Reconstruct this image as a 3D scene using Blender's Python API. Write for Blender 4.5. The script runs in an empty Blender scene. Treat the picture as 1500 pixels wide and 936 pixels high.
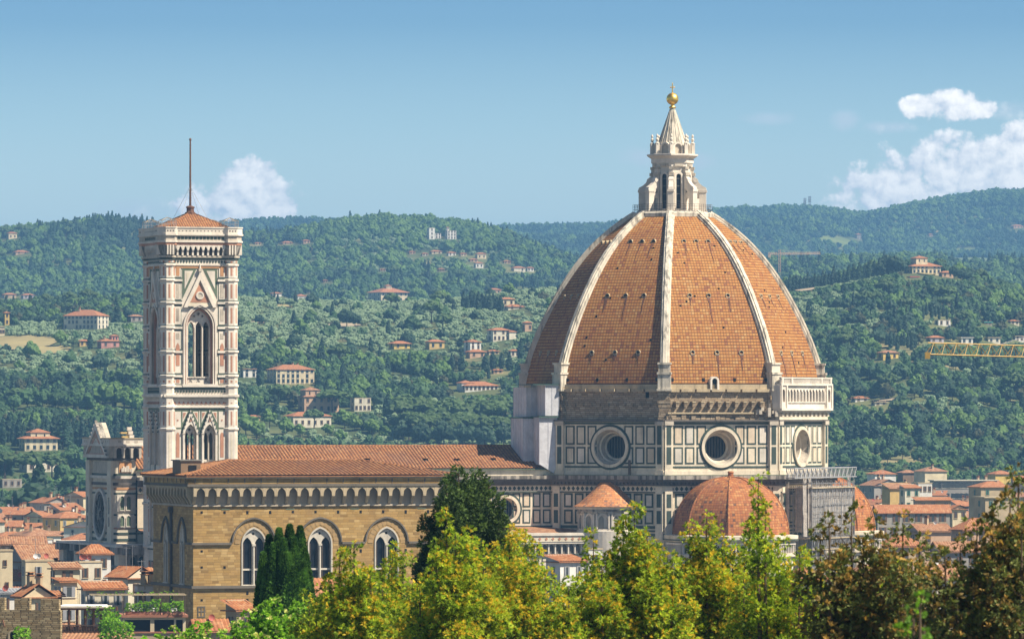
import bpy, math, random
import numpy as np
from math import sin, cos, pi, radians, sqrt, atan2, floor, tan
from mathutils import Vector
from mathutils.geometry import delaunay_2d_cdt
from mathutils import noise as mnoise

SC = bpy.context.scene
COL = SC.collection
# ---------------------------------------------------------------- camera, sky, sun, exposure
EYE = 53.0            # metres above the city ground
FPX, HORIZON = 9085.0, 596.0
cam_data = bpy.data.cameras.new("camera")
cam_data.sensor_width = 36.0
cam_data.lens = FPX / 1500 * 36
cam_data.shift_y = (HORIZON - 468) / 1500
cam_data.clip_start, cam_data.clip_end = 1.0, 60000.0
cam_data.dof.use_dof = True
cam_data.dof.focus_distance = 1100.0
cam_data.dof.aperture_fstop = 6.3
cam = bpy.data.objects.new("camera", cam_data)
cam.location, cam.rotation_euler = (0, 0, EYE), (pi / 2, 0, 0)
COL.objects.link(cam)
SC.camera = cam
SC.view_settings.view_transform = 'Standard'
SC.view_settings.look = 'None'
SC.view_settings.exposure = 0.8
SC.view_settings.gamma = 1.0
SC.view_settings.use_curve_mapping = False
SC.cycles.max_bounces = 5
SC.cycles.diffuse_bounces = 2
SC.cycles.transparent_max_bounces = 6
SC.cycles.volume_bounces = 0

SUN_AZ, SUN_EL = 68.0, 50.0    # azimuth from the direction back to the camera, towards the right
sd = Vector((sin(radians(SUN_AZ)) * cos(radians(SUN_EL)), -cos(radians(SUN_AZ)) * cos(radians(SUN_EL)), sin(radians(SUN_EL))))
sun_data = bpy.data.lights.new("sun", 'SUN')
sun_data.energy, sun_data.angle, sun_data.color = 5.0, radians(0.5), (1.0, 0.90, 0.73)
sun = bpy.data.objects.new("sun", sun_data)
sun.rotation_euler = sd.to_track_quat('Z', 'Y').to_euler()
sun.location = (200, -100, 600)
COL.objects.link(sun)

class NT:
    """small helper round a node tree"""
    def __init__(s, tree):
        s.t = tree; s.n = tree.nodes; s.l = tree.links
    def node(s, typ, props=None, **inp):
        nd = s.n.new(typ)
        for k, v in (props or {}).items(): setattr(nd, k, v)
        for k, v in inp.items(): s.set(nd, k, v)
        return nd
    def set(s, nd, key, v):
        key = int(key[1:]) if key[0] == '_' and key[1:].isdigit() else key.replace('_', ' ')
        sock = nd.inputs[key]
        if isinstance(v, bpy.types.NodeSocket): s.l.new(v, sock)
        elif isinstance(v, bpy.types.Node): s.l.new(v.outputs[0], sock)
        else:
            if hasattr(sock.default_value, '__len__') and hasattr(v, '__len__') and len(v) == 3 and len(sock.default_value) == 4: v = (*v, 1)
            sock.default_value = v
    def m(s, op, a, b=None, c=None, clamp=False):
        nd = s.n.new('ShaderNodeMath'); nd.operation = op; nd.use_clamp = clamp
        for i, v in enumerate((a, b, c)):
            if v is not None: s.set(nd, '_%d' % i, v)
        return nd.outputs[0]
    def mix(s, f, a, b, mode='MIX'):
        nd = s.n.new('ShaderNodeMix'); nd.data_type = 'RGBA'; nd.blend_type = mode
        s.set(nd, '_0', f); s.set(nd, '_6', a); s.set(nd, '_7', b)
        return nd.outputs[2]
    def rng(s, v, a, b, c=0.0, d=1.0, smooth=True):
        nd = s.n.new('ShaderNodeMapRange'); nd.interpolation_type = 'SMOOTHSTEP' if smooth else 'LINEAR'
        for i, x in enumerate((v, a, b, c, d)): s.set(nd, '_%d' % i, x)
        return nd.outputs[0]
    def ramp(s, f, stops, interp='LINEAR'):
        nd = s.n.new('ShaderNodeValToRGB'); cr = nd.color_ramp; cr.interpolation = interp
        while len(cr.elements) < len(stops): cr.elements.new(0.5)
        for e, (p, c) in zip(cr.elements, stops): e.position = p; e.color = (*c[:3], 1)
        s.l.new(f, nd.inputs[0])
        return nd.outputs[0]
    def noise(s, vec, scale, detail=3.0, rough=0.55, dist=0.0):
        nd = s.n.new('ShaderNodeTexNoise')
        s.set(nd, 'Vector', vec); nd.inputs['Scale'].default_value = scale; nd.inputs['Detail'].default_value = detail
        nd.inputs['Roughness'].default_value = rough; nd.inputs['Distortion'].default_value = dist
        return nd.outputs[0]
    def comb(s, x, y, z):
        return s.node('ShaderNodeCombineXYZ', X=x, Y=y, Z=z).outputs[0]

world = bpy.data.worlds.new("World")
SC.world = world
world.use_nodes = True
W = NT(world.node_tree)
W.n.clear()
sky = W.n.new('ShaderNodeTexSky')
sky.sky_type = 'NISHITA'
sky.sun_disc = False
sky.sun_elevation = radians(SUN_EL)
sky.sun_rotation = atan2(sd.x, sd.y)
sky.altitude = 100.0
sky.air_density, sky.dust_density, sky.ozone_density = 1.0, 0.6, 2.0
gen = W.n.new('ShaderNodeTexCoord').outputs['Generated']
sep = W.node('ShaderNodeSeparateXYZ', Vector=gen)
az = W.m('MULTIPLY', W.m('ARCTAN2', sep.outputs[0], sep.outputs[1]), FPX)       # in units of 1/9085 rad
el = W.m('MULTIPLY', W.m('ARCSINE', sep.outputs[2]), FPX)
grad = W.ramp(W.m('DIVIDE', el, 700.0), [(0.0, (1.90, 1.88, 1.74)), (0.40, (1.72, 1.78, 1.70)), (0.58, (1.12, 1.30, 1.38)), (0.80, (0.47, 0.70, 0.96)), (1.0, (0.28, 0.50, 0.82))])
# above the lowest few degrees the clear sky takes over, dimmed to weaken its fill
low = W.mix(1.0, W.mix(1.0, sky.outputs[0], grad, 'MULTIPLY'), (1.42, 1.42, 1.42), 'MULTIPLY')
skyc = W.mix(W.rng(el, 700, 2500), low, W.mix(1.0, sky.outputs[0], (0.70, 0.72, 0.76), 'MULTIPLY'))
# clouds: painted into the sky colour, lit side and shade included, at fixed directions
P = W.comb(az, el, 0.0)
wob = W.m('SUBTRACT', W.noise(P, 0.024, 6.0, 0.58), 0.5)
wob2 = W.m('SUBTRACT', W.noise(P, 0.011, 3.0, 0.55), 0.5)
def puff(u, v, a, b, cut=0.0):
    x = W.m('DIVIDE', W.m('SUBTRACT', az, float(u - 750)), float(a))
    y = W.m('DIVIDE', W.m('SUBTRACT', el, float(HORIZON - v)), float(b))
    return W.m('SUBTRACT', 1.0, W.m('ADD', W.m('MULTIPLY', x, x), W.m('MULTIPLY', y, y)))
thick = None
for c in [(362, 290, 74, 50), (322, 300, 60, 34), (402, 306, 40, 44), (372, 258, 38, 30), (345, 272, 40, 30), (296, 304, 60, 18), (352, 326, 90, 16),
          (1250, 280, 44, 38), (1310, 268, 80, 50), (1385, 254, 75, 56), (1440, 240, 62, 46), (1500, 226, 70, 54), (1570, 205, 90, 75), (1290, 292, 90, 22),
          (1440, 270, 120, 34), (1395, 154, 66, 24), (1350, 158, 32, 20), (1432, 160, 34, 20)]:
    e = puff(*c)
    thick = e if thick is None else W.m('MAXIMUM', thick, e)
dens = W.m('ADD', W.m('MULTIPLY', thick, 0.62), W.m('ADD', W.m('MULTIPLY', wob, 2.3), W.m('MULTIPLY', wob2, 1.1)))
solid = W.rng(dens, -0.04, 0.36)
thin = None
for c in [(1125, 174, 50, 14), (936, 232, 40, 20), (1030, 238, 30, 16), (1240, 180, 30, 20), (1300, 188, 60, 12), (210, 310, 90, 26), (1480, 165, 40, 20)]:
    e = puff(*c)
    thin = e if thin is None else W.m('MAXIMUM', thin, e)
wisp = W.m('MULTIPLY', W.rng(W.m('ADD', thin, W.m('MULTIPLY', wob, 1.8)), 0.1, 1.3), 0.5)
cover = W.m('MAXIMUM', W.m('MULTIPLY', solid, 0.95), wisp)
lit = W.noise(W.comb(W.m('ADD', az, 8.0), W.m('ADD', el, 10.0), 0.0), 0.024, 6.0, 0.58)
relief = W.m('ADD', W.m('MULTIPLY', W.m('SUBTRACT', W.noise(P, 0.024, 6.0, 0.58), lit), 3.0), W.m('MULTIPLY', W.m('SUBTRACT', dens, 0.2), 0.55))
cloudc = W.ramp(W.m('ADD', relief, 0.45), [(0.0, (12.5, 12.2, 12.4)), (0.42, (18.5, 17.0, 15.6)), (1.0, (26.0, 23.2, 20.0))])
bg = W.node('ShaderNodeBackground', Color=W.mix(cover, skyc, cloudc), Strength=0.05)
W.l.new(bg.outputs[0], W.node('ShaderNodeOutputWorld').inputs[0])

# ---------------------------------------------------------------- small tools
def tag(o, label=None, cat=None, group=None, kind=None):
    if label: o['label'] = label
    if cat: o['category'] = cat
    if group: o['group'] = group
    if kind: o['kind'] = kind
    return o
def empty(name, loc, rz=0.0, label=None, cat=None, group=None):
    o = bpy.data.objects.new(name, None)
    COL.objects.link(o)
    o.location = loc; o.rotation_euler = (0, 0, rz)
    o.empty_display_size = 1.0
    return tag(o, label, cat, group)
def copy_tree(o, parent=None):
    c = o.copy(); COL.objects.link(c)
    if parent: c.parent = parent
    for ch in o.children: copy_tree(ch, c)
    return c

def inside(p, poly):
    r = False; j = len(poly) - 1
    for i in range(len(poly)):
        (xi, yi), (xj, yj) = poly[i], poly[j]
        if (yi > p[1]) != (yj > p[1]) and p[0] < (xj - xi) * (p[1] - yi) / (yj - yi) + xi: r = not r
        j = i
    return r
class MB:
    """collects faces; build() links them as ONE mesh object. T maps (s, d, z) of a wall to x, y, z"""
    def __init__(s): s.v = []; s.f = []; s.mt = []; s.uv = []; s.mats = []
    def mi(s, m):
        if m not in s.mats: s.mats.append(m)
        return s.mats.index(m)
    def add(s, vs, fs, m, T=None, uvs=None):
        b = len(s.v); k = s.mi(m)
        s.v.extend([T(*p) for p in vs] if T else vs)
        for i, f in enumerate(fs):
            s.f.append([b + j for j in f]); s.mt.append(k); s.uv.append(uvs[i] if uvs else None)
    def box(s, x0, x1, y0, y1, z0, z1, m, T=None):
        s.add([(x0, y0, z0), (x1, y0, z0), (x1, y1, z0), (x0, y1, z0), (x0, y0, z1), (x1, y0, z1), (x1, y1, z1), (x0, y1, z1)],
              [(0, 3, 2, 1), (4, 5, 6, 7), (0, 1, 5, 4), (1, 2, 6, 5), (2, 3, 7, 6), (3, 0, 4, 7)], m, T)
    def bar(s, x0, x1, z0, z1, d0, d1, m, T): s.box(x0, x1, d0, d1, z0, z1, m, T)
    def prism(s, poly, d0, d1, m, T):
        """poly of (s, z) pushed from depth d0 to d1"""
        n = len(poly)
        vs = [(a, d1, z) for a, z in poly] + [(a, d0, z) for a, z in poly]
        s.add(vs, [tuple(range(n))] + [tuple(range(2 * n - 1, n - 1, -1))] + [(i, i + n, (i + 1) % n + n, (i + 1) % n) for i in range(n)], m, T)
    def ring(s, outer, inner, d0, d1, m, T):
        """frame between two outlines with the same number of points"""
        n = len(outer)
        vs = [(a, d1, z) for a, z in outer] + [(a, d1, z) for a, z in inner] + [(a, d0, z) for a, z in outer] + [(a, d0, z) for a, z in inner]
        fs = []
        for i in range(n):
            j = (i + 1) % n
            fs += [(i, j, n + j, n + i), (2 * n + i, 2 * n + j, j, i), (n + i, n + j, 3 * n + j, 3 * n + i)]
        s.add(vs, fs, m, T)
    def sheet(s, outer, holes, d, m, T, reveal=0.0, mr=None):
        """flat wall with openings, and the sides of the openings going in by reveal"""
        loops = [outer] + holes
        pts = [p for lp in loops for p in lp]
        es, k = [], 0
        for lp in loops:
            es += [(k + i, k + (i + 1) % len(lp)) for i in range(len(lp))]; k += len(lp)
        pv, _, tf, _, _, _ = delaunay_2d_cdt([Vector(p) for p in pts], es, [], 0, 1e-5)
        pts = [(p.x, p.y) for p in pv]
        tris = []
        for t in tf:
            q = (sum(pts[i][0] for i in t) / len(t), sum(pts[i][1] for i in t) / len(t))
            if inside(q, outer) and not any(inside(q, hh) for hh in holes): tris.append(t)
        s.add([(a, d, z) for a, z in pts], [tuple(t) for t in tris], m, T)
        if reveal:
            for h in holes:
                n = len(h)
                s.add([(a, d, z) for a, z in h] + [(a, d - reveal, z) for a, z in h], [(i, (i + 1) % n, (i + 1) % n + n, i + n) for i in range(n)], mr or m, T)
    def lathe(s, prof, n, m, c=(0, 0), ph=0.0, cap=True, a0=0.0, a1=2 * pi):
        full = abs(a1 - a0 - 2 * pi) < 1e-6
        k = n if full else n + 1
        vs = []
        for r, z in prof:
            for i in range(k):
                a = ph + a0 + (a1 - a0) * i / n
                vs.append((c[0] + r * cos(a), c[1] + r * sin(a), z))
        fs = []
        for j in range(len(prof) - 1):
            for i in range(n):
                i2 = (i + 1) % k
                fs.append((j * k + i, j * k + i2, (j + 1) * k + i2, (j + 1) * k + i))
        if cap and full:
            fs.append(tuple(range(k - 1, -1, -1))); fs.append(tuple((len(prof) - 1) * k + i for i in range(k)))
        s.add(vs, fs, m)
    def tube(s, p0, p1, r0, m, r1=None, n=6, T=None):
        p0, p1 = Vector(p0), Vector(p1); r1 = r0 if r1 is None else r1
        ax = (p1 - p0)
        if ax.length < 1e-6: return
        ax.normalize()
        q = ax.orthogonal().normalized(); w = ax.cross(q)
        vs = [tuple(p + (q * cos(2 * pi * i / n) + w * sin(2 * pi * i / n)) * r) for p, r in ((p0, r0), (p1, r1)) for i in range(n)]
        s.add(vs, [(i, (i + 1) % n, n + (i + 1) % n, n + i) for i in range(n)] + [tuple(range(n - 1, -1, -1)), tuple(range(n, 2 * n))], m, T)
    def build(s, name, parent=None, smooth=False, loc=None, **tags):
        me = bpy.data.meshes.new(name)
        me.from_pydata([tuple(p) for p in s.v], [], s.f)
        for m in s.mats: me.materials.append(MAT[m])
        n = len(me.polygons)
        me.polygons.foreach_set('material_index', s.mt)
        if smooth: me.polygons.foreach_set('use_smooth', [True] * n)
        # planar uv in metres: u runs level along the face, v up the face
        uvl = me.uv_layers.new(name='uv')
        co = np.empty(len(me.vertices) * 3); me.vertices.foreach_get('co', co); co = co.reshape(-1, 3)
        nl = len(me.loops)
        vi = np.empty(nl, dtype=np.int32); me.loops.foreach_get('vertex_index', vi)
        nrm = np.empty(n * 3); me.polygons.foreach_get('normal', nrm); nrm = nrm.reshape(-1, 3)
        tot = np.empty(n, dtype=np.int32); me.polygons.foreach_get('loop_total', tot)
        pn = np.repeat(nrm, tot, axis=0)
        t = np.stack([-pn[:, 1], pn[:, 0], np.zeros(nl)], 1)
        ln = np.linalg.norm(t, axis=1)
        flat = ln < 1e-4
        t[flat] = (1, 0, 0); ln[flat] = 1
        t /= ln[:, None]
        b = np.cross(pn, t)
        p = co[vi]
        uv = np.stack([(p * t).sum(1), (p * b).sum(1)], 1)
        st = np.concatenate([[0], np.cumsum(tot)[:-1]])
        for i, u in enumerate(s.uv):
            if u is not None: uv[st[i]:st[i] + tot[i]] = u
        uvl.data.foreach_set('uv', uv.astype(np.float32).ravel())
        me.update()
        o = bpy.data.objects.new(name, me)
        COL.objects.link(o)
        if parent: o.parent = parent
        if loc: o.location = loc
        return tag(o, **tags)

def wall_frame(ox, oy, ang):
    """T for a wall through (ox, oy); ang = degrees of its outward normal from south towards east"""
    a = radians(ang); nx, ny = sin(a), -cos(a); rx, ry = -ny, nx
    return lambda s, d, z: (ox + rx * s + nx * d, oy + ry * s + ny * d, z)
def circle(cx, cz, r, n=32, rz=None): return [(cx + r * cos(2 * pi * i / n), cz + (rz or r) * sin(2 * pi * i / n)) for i in range(n)]
def arch(cx, z0, zs, w, rise, n=6):
    """outline of an opening: feet at z0, springing at zs, pointed or round head of the given rise"""
    h = w / 2.0
    pts = [(cx - h, z0), (cx + h, z0), (cx + h, zs)]
    R = (h * h + rise * rise) / (2 * h)
    for i in range(1, n):
        a = i / n * math.atan2(rise, R - h) if R - h > 1e-6 else i / n * pi / 2
        pts.append((cx + h - R + R * cos(a), zs + R * sin(a)))
    pts.append((cx, zs + rise))
    for i in range(n - 1, 0, -1):
        a = i / n * math.atan2(rise, R - h) if R - h > 1e-6 else i / n * pi / 2
        pts.append((cx - h + R - R * cos(a), zs + R * sin(a)))
    pts.append((cx - h, zs))
    return pts
def off_arch(cx, z0, zs, w, rise, t, n=6): return arch(cx, z0 - t, zs, w + 2 * t, rise + t * 1.25, n)

def ripple(mb, a, b, c, d, m, pitch=0.6, amp=0.10, seg=4):
    """roof slope of tile rows: eave a->b, ridge d->c (parallel, may be shorter: hips); rows run down the slope"""
    a, b, c, d = map(Vector, (a, b, c, d))
    ex = (b - a).normalized(); L = (b - a).length
    up = (d - a) - ex * (d - a).dot(ex)
    run = up.length
    if run < 1e-4: return
    nz = ex.cross(up).normalized()
    if nz.z < 0: nz = -nz
    s0, s1 = (d - a).dot(ex), (c - a).dot(ex)
    k = max(4, int(L / pitch) * seg)
    us = {'pantile': 0.62}.get(m, 0.55) / pitch; run0 = run
    base = len(mb.v); mi = mb.mi(m)
    for i in range(k + 1):
        s = L * i / k
        t = 1.0
        if s < s0: t = s / s0
        if s > s1: t = min(t, (L - s) / max(L - s1, 1e-6))
        t = max(0.0, min(1.0, t))
        h = nz * (amp * abs(sin(pi * s / pitch)))
        jit = ex * 0.0
        p = a + ex * s
        mb.v.append(tuple(p + h)); mb.v.append(tuple(p + up * t + h))
    for i in range(k):
        j = base + 2 * i
        mb.f.append([j, j + 2, j + 3, j + 1]); mb.mt.append(mi); mb.uv.append([(L * (i + e) / k * us + 0.11, f * run0) for e, f in ((0, 0), (1, 0), (1, 1), (0, 1))])
# ---------------------------------------------------------------- materials
MAT = {}
def new_mat(name):
    m = bpy.data.materials.new(name); m.use_nodes = True
    MAT[name] = m
    t = NT(m.node_tree); t.n.clear()
    out = t.n.new('ShaderNodeOutputMaterial')
    return m, t, out
def finish(t, out, col, rough=0.85, bump=None, bstr=0.4, bdist=0.1, metal=0.0, spec=0.3):
    p = t.node('ShaderNodeBsdfPrincipled', Base_Color=col, Roughness=rough, Metallic=metal)
    p.inputs['Specular IOR Level'].default_value = spec
    if bump is not None:
        b = t.node('ShaderNodeBump', Strength=bstr, Distance=bdist, Height=bump)
        t.l.new(b.outputs[0], p.inputs['Normal'])
    t.l.new(p.outputs[0], out.inputs[0])
    return p
def scl(c, k): return tuple(max(0.0, min(1.0, x * k)) for x in c)
def objco(t): return t.n.new('ShaderNodeTexCoord').outputs['Object']

def stone(name, col, dirt_or_fold=(0.16, 0.13, 0.10), amt=0.5, scale=0.35, rough=0.85, streak=True, fine=2.5, bump=0.15, dmin=0.50, dmax=0.78):
    """weathered stone: blotches of tone plus grime, or painted fold shade on sheeting, running down in streaks"""
    m, t, out = new_mat(name)
    p = objco(t)
    a = t.noise(p, scale, 4.0)
    b = t.noise(p, fine, 3.0)
    c = t.mix(t.rng(a, 0.3, 0.7), scl(col, 0.84), scl(col, 1.12))
    c = t.mix(t.m('MULTIPLY', t.rng(b, 0.35, 0.75), 0.35), c, scl(col, 0.72))
    if streak:
        mp = t.node('ShaderNodeMapping', Vector=p, Scale=(1.1, 1.1, 0.10))
        s = t.noise(mp.outputs[0], 1.0, 4.0, 0.65)
        c = t.mix(t.m('MULTIPLY', t.rng(s, dmin, dmax), amt), c, dirt_or_fold)
    finish(t, out, c, rough, b, bump, 0.08)
def plain(name, col, rough=0.8, var=0.12, scale=1.5, metal=0.0, spec=0.3):
    m, t, out = new_mat(name)
    a = t.noise(objco(t), scale, 4.0)
    finish(t, out, t.mix(t.rng(a, 0.3, 0.7), scl(col, 1 - var), scl(col, 1 + var)), rough, None, metal=metal, spec=spec)
def tiles(name, w, h, cols, gap=0.10, gapcol=(0.05, 0.03, 0.02), gapamt=0.75, stagger=0.0, patch=0.35, patchcol=(0.10, 0.07, 0.05), pscale=0.12, bump=0.5, rough=0.85, wjit=0.0, gapu=None, lo=0.45, hi=0.75, streak=0.0):
    """courses of tiles or blocks laid out on the uv (metres), each with its own tone"""
    m, t, out = new_mat(name)
    uvn = t.n.new('ShaderNodeTexCoord').outputs['UV']
    s = t.node('ShaderNodeSeparateXYZ', Vector=uvn)
    v = t.m('DIVIDE', s.outputs[1], h)
    row = t.m('FLOOR', v)
    rr = t.node('ShaderNodeTexWhiteNoise', {'noise_dimensions': '1D'}, W=row).outputs[0]
    u = t.m('ADD', t.m('DIVIDE', s.outputs[0], t.m('ADD', w, t.m('MULTIPLY', rr, wjit)) if wjit else w), t.m('MULTIPLY', rr, stagger))
    colm = t.m('FLOOR', u)
    cell = t.node('ShaderNodeTexWhiteNoise', {'noise_dimensions': '3D'}, Vector=t.comb(colm, row, 3.0)).outputs[0]
    n = len(cols)
    c = t.ramp(cell, [((i + 0.5) / n, k) for i, k in enumerate(cols)])
    p = objco(t)
    big = t.noise(p, pscale, 5.0, 0.62)
    c = t.mix(t.m('MULTIPLY', t.rng(big, lo, hi), patch), c, patchcol)
    if streak:
        st = t.noise(t.node('ShaderNodeMapping', Vector=uvn, Scale=(1.3, 0.05, 1.0)).outputs[0], 1.0, 4.0, 0.6)
        c = t.mix(t.m('MULTIPLY', t.rng(st, 0.58, 0.80), streak), c, patchcol)
    fu, fv = t.m('FRACT', u), t.m('FRACT', v)
    gu = t.m('LESS_THAN', fu, gap if gapu is None else gapu)
    gv = t.m('LESS_THAN', fv, gap)
    g = t.m('MAXIMUM', gu, gv)
    c = t.mix(t.m('MULTIPLY', g, gapamt), c, gapcol)
    hgt = t.m('ADD', t.m('MULTIPLY', t.m('SUBTRACT', 1.0, g), 0.6), t.m('MULTIPLY', cell, 0.4))
    finish(t, out, c, rough, hgt, bump, 0.06)
def glassy(name, col, rough=0.12, spec=0.5):
    m, t, out = new_mat(name)
    a = t.noise(objco(t), 0.8, 2.0)
    finish(t, out, t.mix(a, scl(col, 0.6), scl(col, 1.3)), rough, spec=spec)
def leafmat(name, col, trans=0.35, var=0.25, byobj=True, scale=0.6):
    m, t, out = new_mat(name)
    a = t.noise(objco(t), scale, 2.0)
    f = t.rng(a, 0.3, 0.7)
    if byobj:
        f = t.m('ADD', t.m('MULTIPLY', f, 0.45), t.m('MULTIPLY', t.n.new('ShaderNodeObjectInfo').outputs['Random'], 0.55))
    c = t.mix(f, scl(col, 1 - var), scl(col, 1 + var))
    d = t.node('ShaderNodeBsdfPrincipled', Base_Color=c, Roughness=0.6)
    d.inputs['Specular IOR Level'].default_value = 0.25
    tr = t.node('ShaderNodeBsdfTranslucent', Color=t.mix(0.5, c, scl((col[0] * 1.5, col[1] * 1.5, col[2] * 0.7), 1.0)))
    mx = t.node('ShaderNodeMixShader', _0=trans)
    t.l.new(d.outputs[0], mx.inputs[1]); t.l.new(tr.outputs[0], mx.inputs[2])
    t.l.new(mx.outputs[0], out.inputs[0])

stone('white_marble', (0.74, 0.645, 0.50), dirt_or_fold=(0.24, 0.18, 0.13), amt=0.55)
stone('warm_marble', (0.68, 0.56, 0.42), dirt_or_fold=(0.22, 0.16, 0.11), amt=0.65)
stone('grey_marble', (0.62, 0.57, 0.49), dirt_or_fold=(0.22, 0.19, 0.16), amt=0.6)
stone('clean_marble', (0.75, 0.672, 0.575), dirt_or_fold=(0.35, 0.29, 0.22), amt=0.35)
stone('dirty_marble', (0.40, 0.36, 0.31), dirt_or_fold=(0.06, 0.055, 0.05), amt=0.85, dmin=0.38, dmax=0.62)
stone('rib_marble', (0.68, 0.61, 0.50), dirt_or_fold=(0.12, 0.11, 0.09), amt=0.75, scale=0.6, dmin=0.46, dmax=0.66)
stone('green_marble', (0.060, 0.085, 0.070), dirt_or_fold=(0.03, 0.03, 0.03), amt=0.4, rough=0.6)
stone('sage_marble', (0.13, 0.17, 0.11), dirt_or_fold=(0.05, 0.06, 0.05), amt=0.4, rough=0.6)
stone('pink_marble', (0.50, 0.245, 0.155), dirt_or_fold=(0.20, 0.12, 0.09), amt=0.4, rough=0.6)
stone('orange_marble', (0.58, 0.30, 0.14), dirt_or_fold=(0.30, 0.18, 0.10), amt=0.35)
stone('dark_moulding', (0.15, 0.13, 0.115), dirt_or_fold=(0.03, 0.03, 0.03), amt=0.8)
stone('carved_stone', (0.55, 0.48, 0.39), dirt_or_fold=(0.12, 0.10, 0.085), amt=0.75, scale=1.2, fine=6.0, bump=0.5)
stone('pietraforte', (0.44, 0.29, 0.13), dirt_or_fold=(0.16, 0.10, 0.05), amt=0.45)
stone('trim_stone', (0.50, 0.40, 0.26), dirt_or_fold=(0.10, 0.08, 0.06), amt=0.55)
stone('string_stone', (0.17, 0.145, 0.115), dirt_or_fold=(0.05, 0.045, 0.04), amt=0.6)
stone('corbel_back', (0.50, 0.42, 0.32), dirt_or_fold=(0.15, 0.12, 0.09), amt=0.4)
stone('window_stone', (0.62, 0.565, 0.48), dirt_or_fold=(0.20, 0.17, 0.14), amt=0.45)
tiles('ashlar', 0.75, 0.36, [(0.385, 0.234, 0.075), (0.489, 0.311, 0.109), (0.345, 0.217, 0.072), (0.556, 0.376, 0.156), (0.272, 0.165, 0.055), (0.436, 0.271, 0.097)], gap=0.12, gapcol=(0.20, 0.125, 0.05), gapamt=0.45, stagger=7.0, patch=0.62, patchcol=(0.24, 0.155, 0.075), pscale=0.16, gapu=0.05, wjit=0.35, bump=0.7)
tiles('rubble', 0.85, 0.36, [(0.34, 0.255, 0.165), (0.45, 0.345, 0.235), (0.26, 0.19, 0.125), (0.52, 0.42, 0.30), (0.38, 0.28, 0.18)], gap=0.2, gapcol=(0.10, 0.075, 0.05), gapamt=0.6, stagger=7.0, patch=0.6, patchcol=(0.14, 0.105, 0.075), pscale=0.4, gapu=0.10, wjit=0.5, bump=1.0)
tiles('field_stone', 0.42, 0.17, [(0.320, 0.232, 0.124), (0.480, 0.360, 0.202), (0.240, 0.173, 0.091), (0.576, 0.450, 0.260), (0.384, 0.270, 0.137)], gap=0.2, gapcol=(0.06, 0.045, 0.03), gapamt=0.7, stagger=7.0, patch=0.6, patchcol=(0.10, 0.085, 0.05), pscale=0.5, gapu=0.14, wjit=0.5, bump=1.0)
DOME = [(0.397, 0.169, 0.045), (0.450, 0.216, 0.062), (0.420, 0.186, 0.051), (0.480, 0.251, 0.079), (0.374, 0.147, 0.041), (0.434, 0.203, 0.058), (0.494, 0.285, 0.107), (0.405, 0.173, 0.048), (0.450, 0.216, 0.062), (0.428, 0.190, 0.051), (0.465, 0.234, 0.070), (0.412, 0.181, 0.049), (0.443, 0.208, 0.058), (0.390, 0.155, 0.043), (0.276, 0.107, 0.045)]
tiles('dome_tile', 0.56, 0.60, DOME, gap=0.27, gapcol=(0.085, 0.034, 0.02), gapamt=0.82, patch=0.55, patchcol=(0.26, 0.105, 0.055), pscale=0.16, gapu=0.16, lo=0.46, hi=0.80, streak=0.75)
tiles('small_dome_tile', 0.50, 0.50, [(0.359, 0.125, 0.043), (0.445, 0.180, 0.062), (0.401, 0.150, 0.047), (0.308, 0.105, 0.043), (0.479, 0.230, 0.085), (0.479, 0.230, 0.085), (0.308, 0.105, 0.043), (0.401, 0.150, 0.047), (0.445, 0.180, 0.062), (0.359, 0.125, 0.043), (0.359, 0.125, 0.043), (0.401, 0.150, 0.047), (0.137, 0.070, 0.047)], gap=0.17, gapcol=(0.11, 0.045, 0.03), gapamt=0.6, patch=0.35, patchcol=(0.22, 0.10, 0.07), pscale=0.3, gapu=0.12)
tiles('exedra_tile', 0.55, 0.50, [(0.52, 0.21, 0.08), (0.60, 0.27, 0.11), (0.47, 0.18, 0.07), (0.63, 0.33, 0.15), (0.18, 0.11, 0.09), (0.56, 0.23, 0.09)], gap=0.15, gapcol=(0.16, 0.07, 0.04), gapamt=0.5, patch=0.35, patchcol=(0.25, 0.13, 0.09), pscale=0.5, gapu=0.12, stagger=3.0)
PAN = [(0.324, 0.135, 0.054), (0.405, 0.186, 0.076), (0.275, 0.109, 0.048), (0.445, 0.236, 0.104), (0.356, 0.152, 0.060), (0.211, 0.102, 0.054), (0.388, 0.169, 0.066)]
tiles('pantile', 0.62, 0.45, PAN, gap=0.10, gapcol=(0.10, 0.045, 0.03), gapamt=0.72, patch=0.5, patchcol=(0.24, 0.14, 0.10), pscale=0.12, gapu=0.36)  # channels darkened in colour: dirt, plus shade painted where the ripple shows little
tiles('city_tile', 0.55, 0.5, [(0.368, 0.138, 0.055), (0.427, 0.184, 0.080), (0.316, 0.117, 0.051), (0.456, 0.235, 0.117), (0.353, 0.142, 0.058)], gap=0.12, gapcol=(0.20, 0.08, 0.05), gapamt=0.45, patch=0.35, patchcol=(0.30, 0.15, 0.10), pscale=0.25, gapu=0.20)
tiles('old_tile', 0.55, 0.5, [(0.331, 0.156, 0.080), (0.423, 0.221, 0.120), (0.258, 0.120, 0.068), (0.460, 0.267, 0.152), (0.368, 0.175, 0.088)], gap=0.12, gapcol=(0.14, 0.07, 0.05), gapamt=0.5, patch=0.4, patchcol=(0.20, 0.13, 0.09), pscale=0.25, gapu=0.20)
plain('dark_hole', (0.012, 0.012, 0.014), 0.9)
glassy('dark_glass', (0.014, 0.018, 0.026), 0.35, 0.12)
glassy('window_glass', (0.035, 0.045, 0.055), 0.15)
plain('gold', (1.0, 0.66, 0.16), 0.42, 0.05, metal=1.0)
plain('soot_stain', (0.15, 0.065, 0.04), 0.9, 0.3, 3.0)
plain('iron', (0.10, 0.075, 0.06), 0.7)
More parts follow.
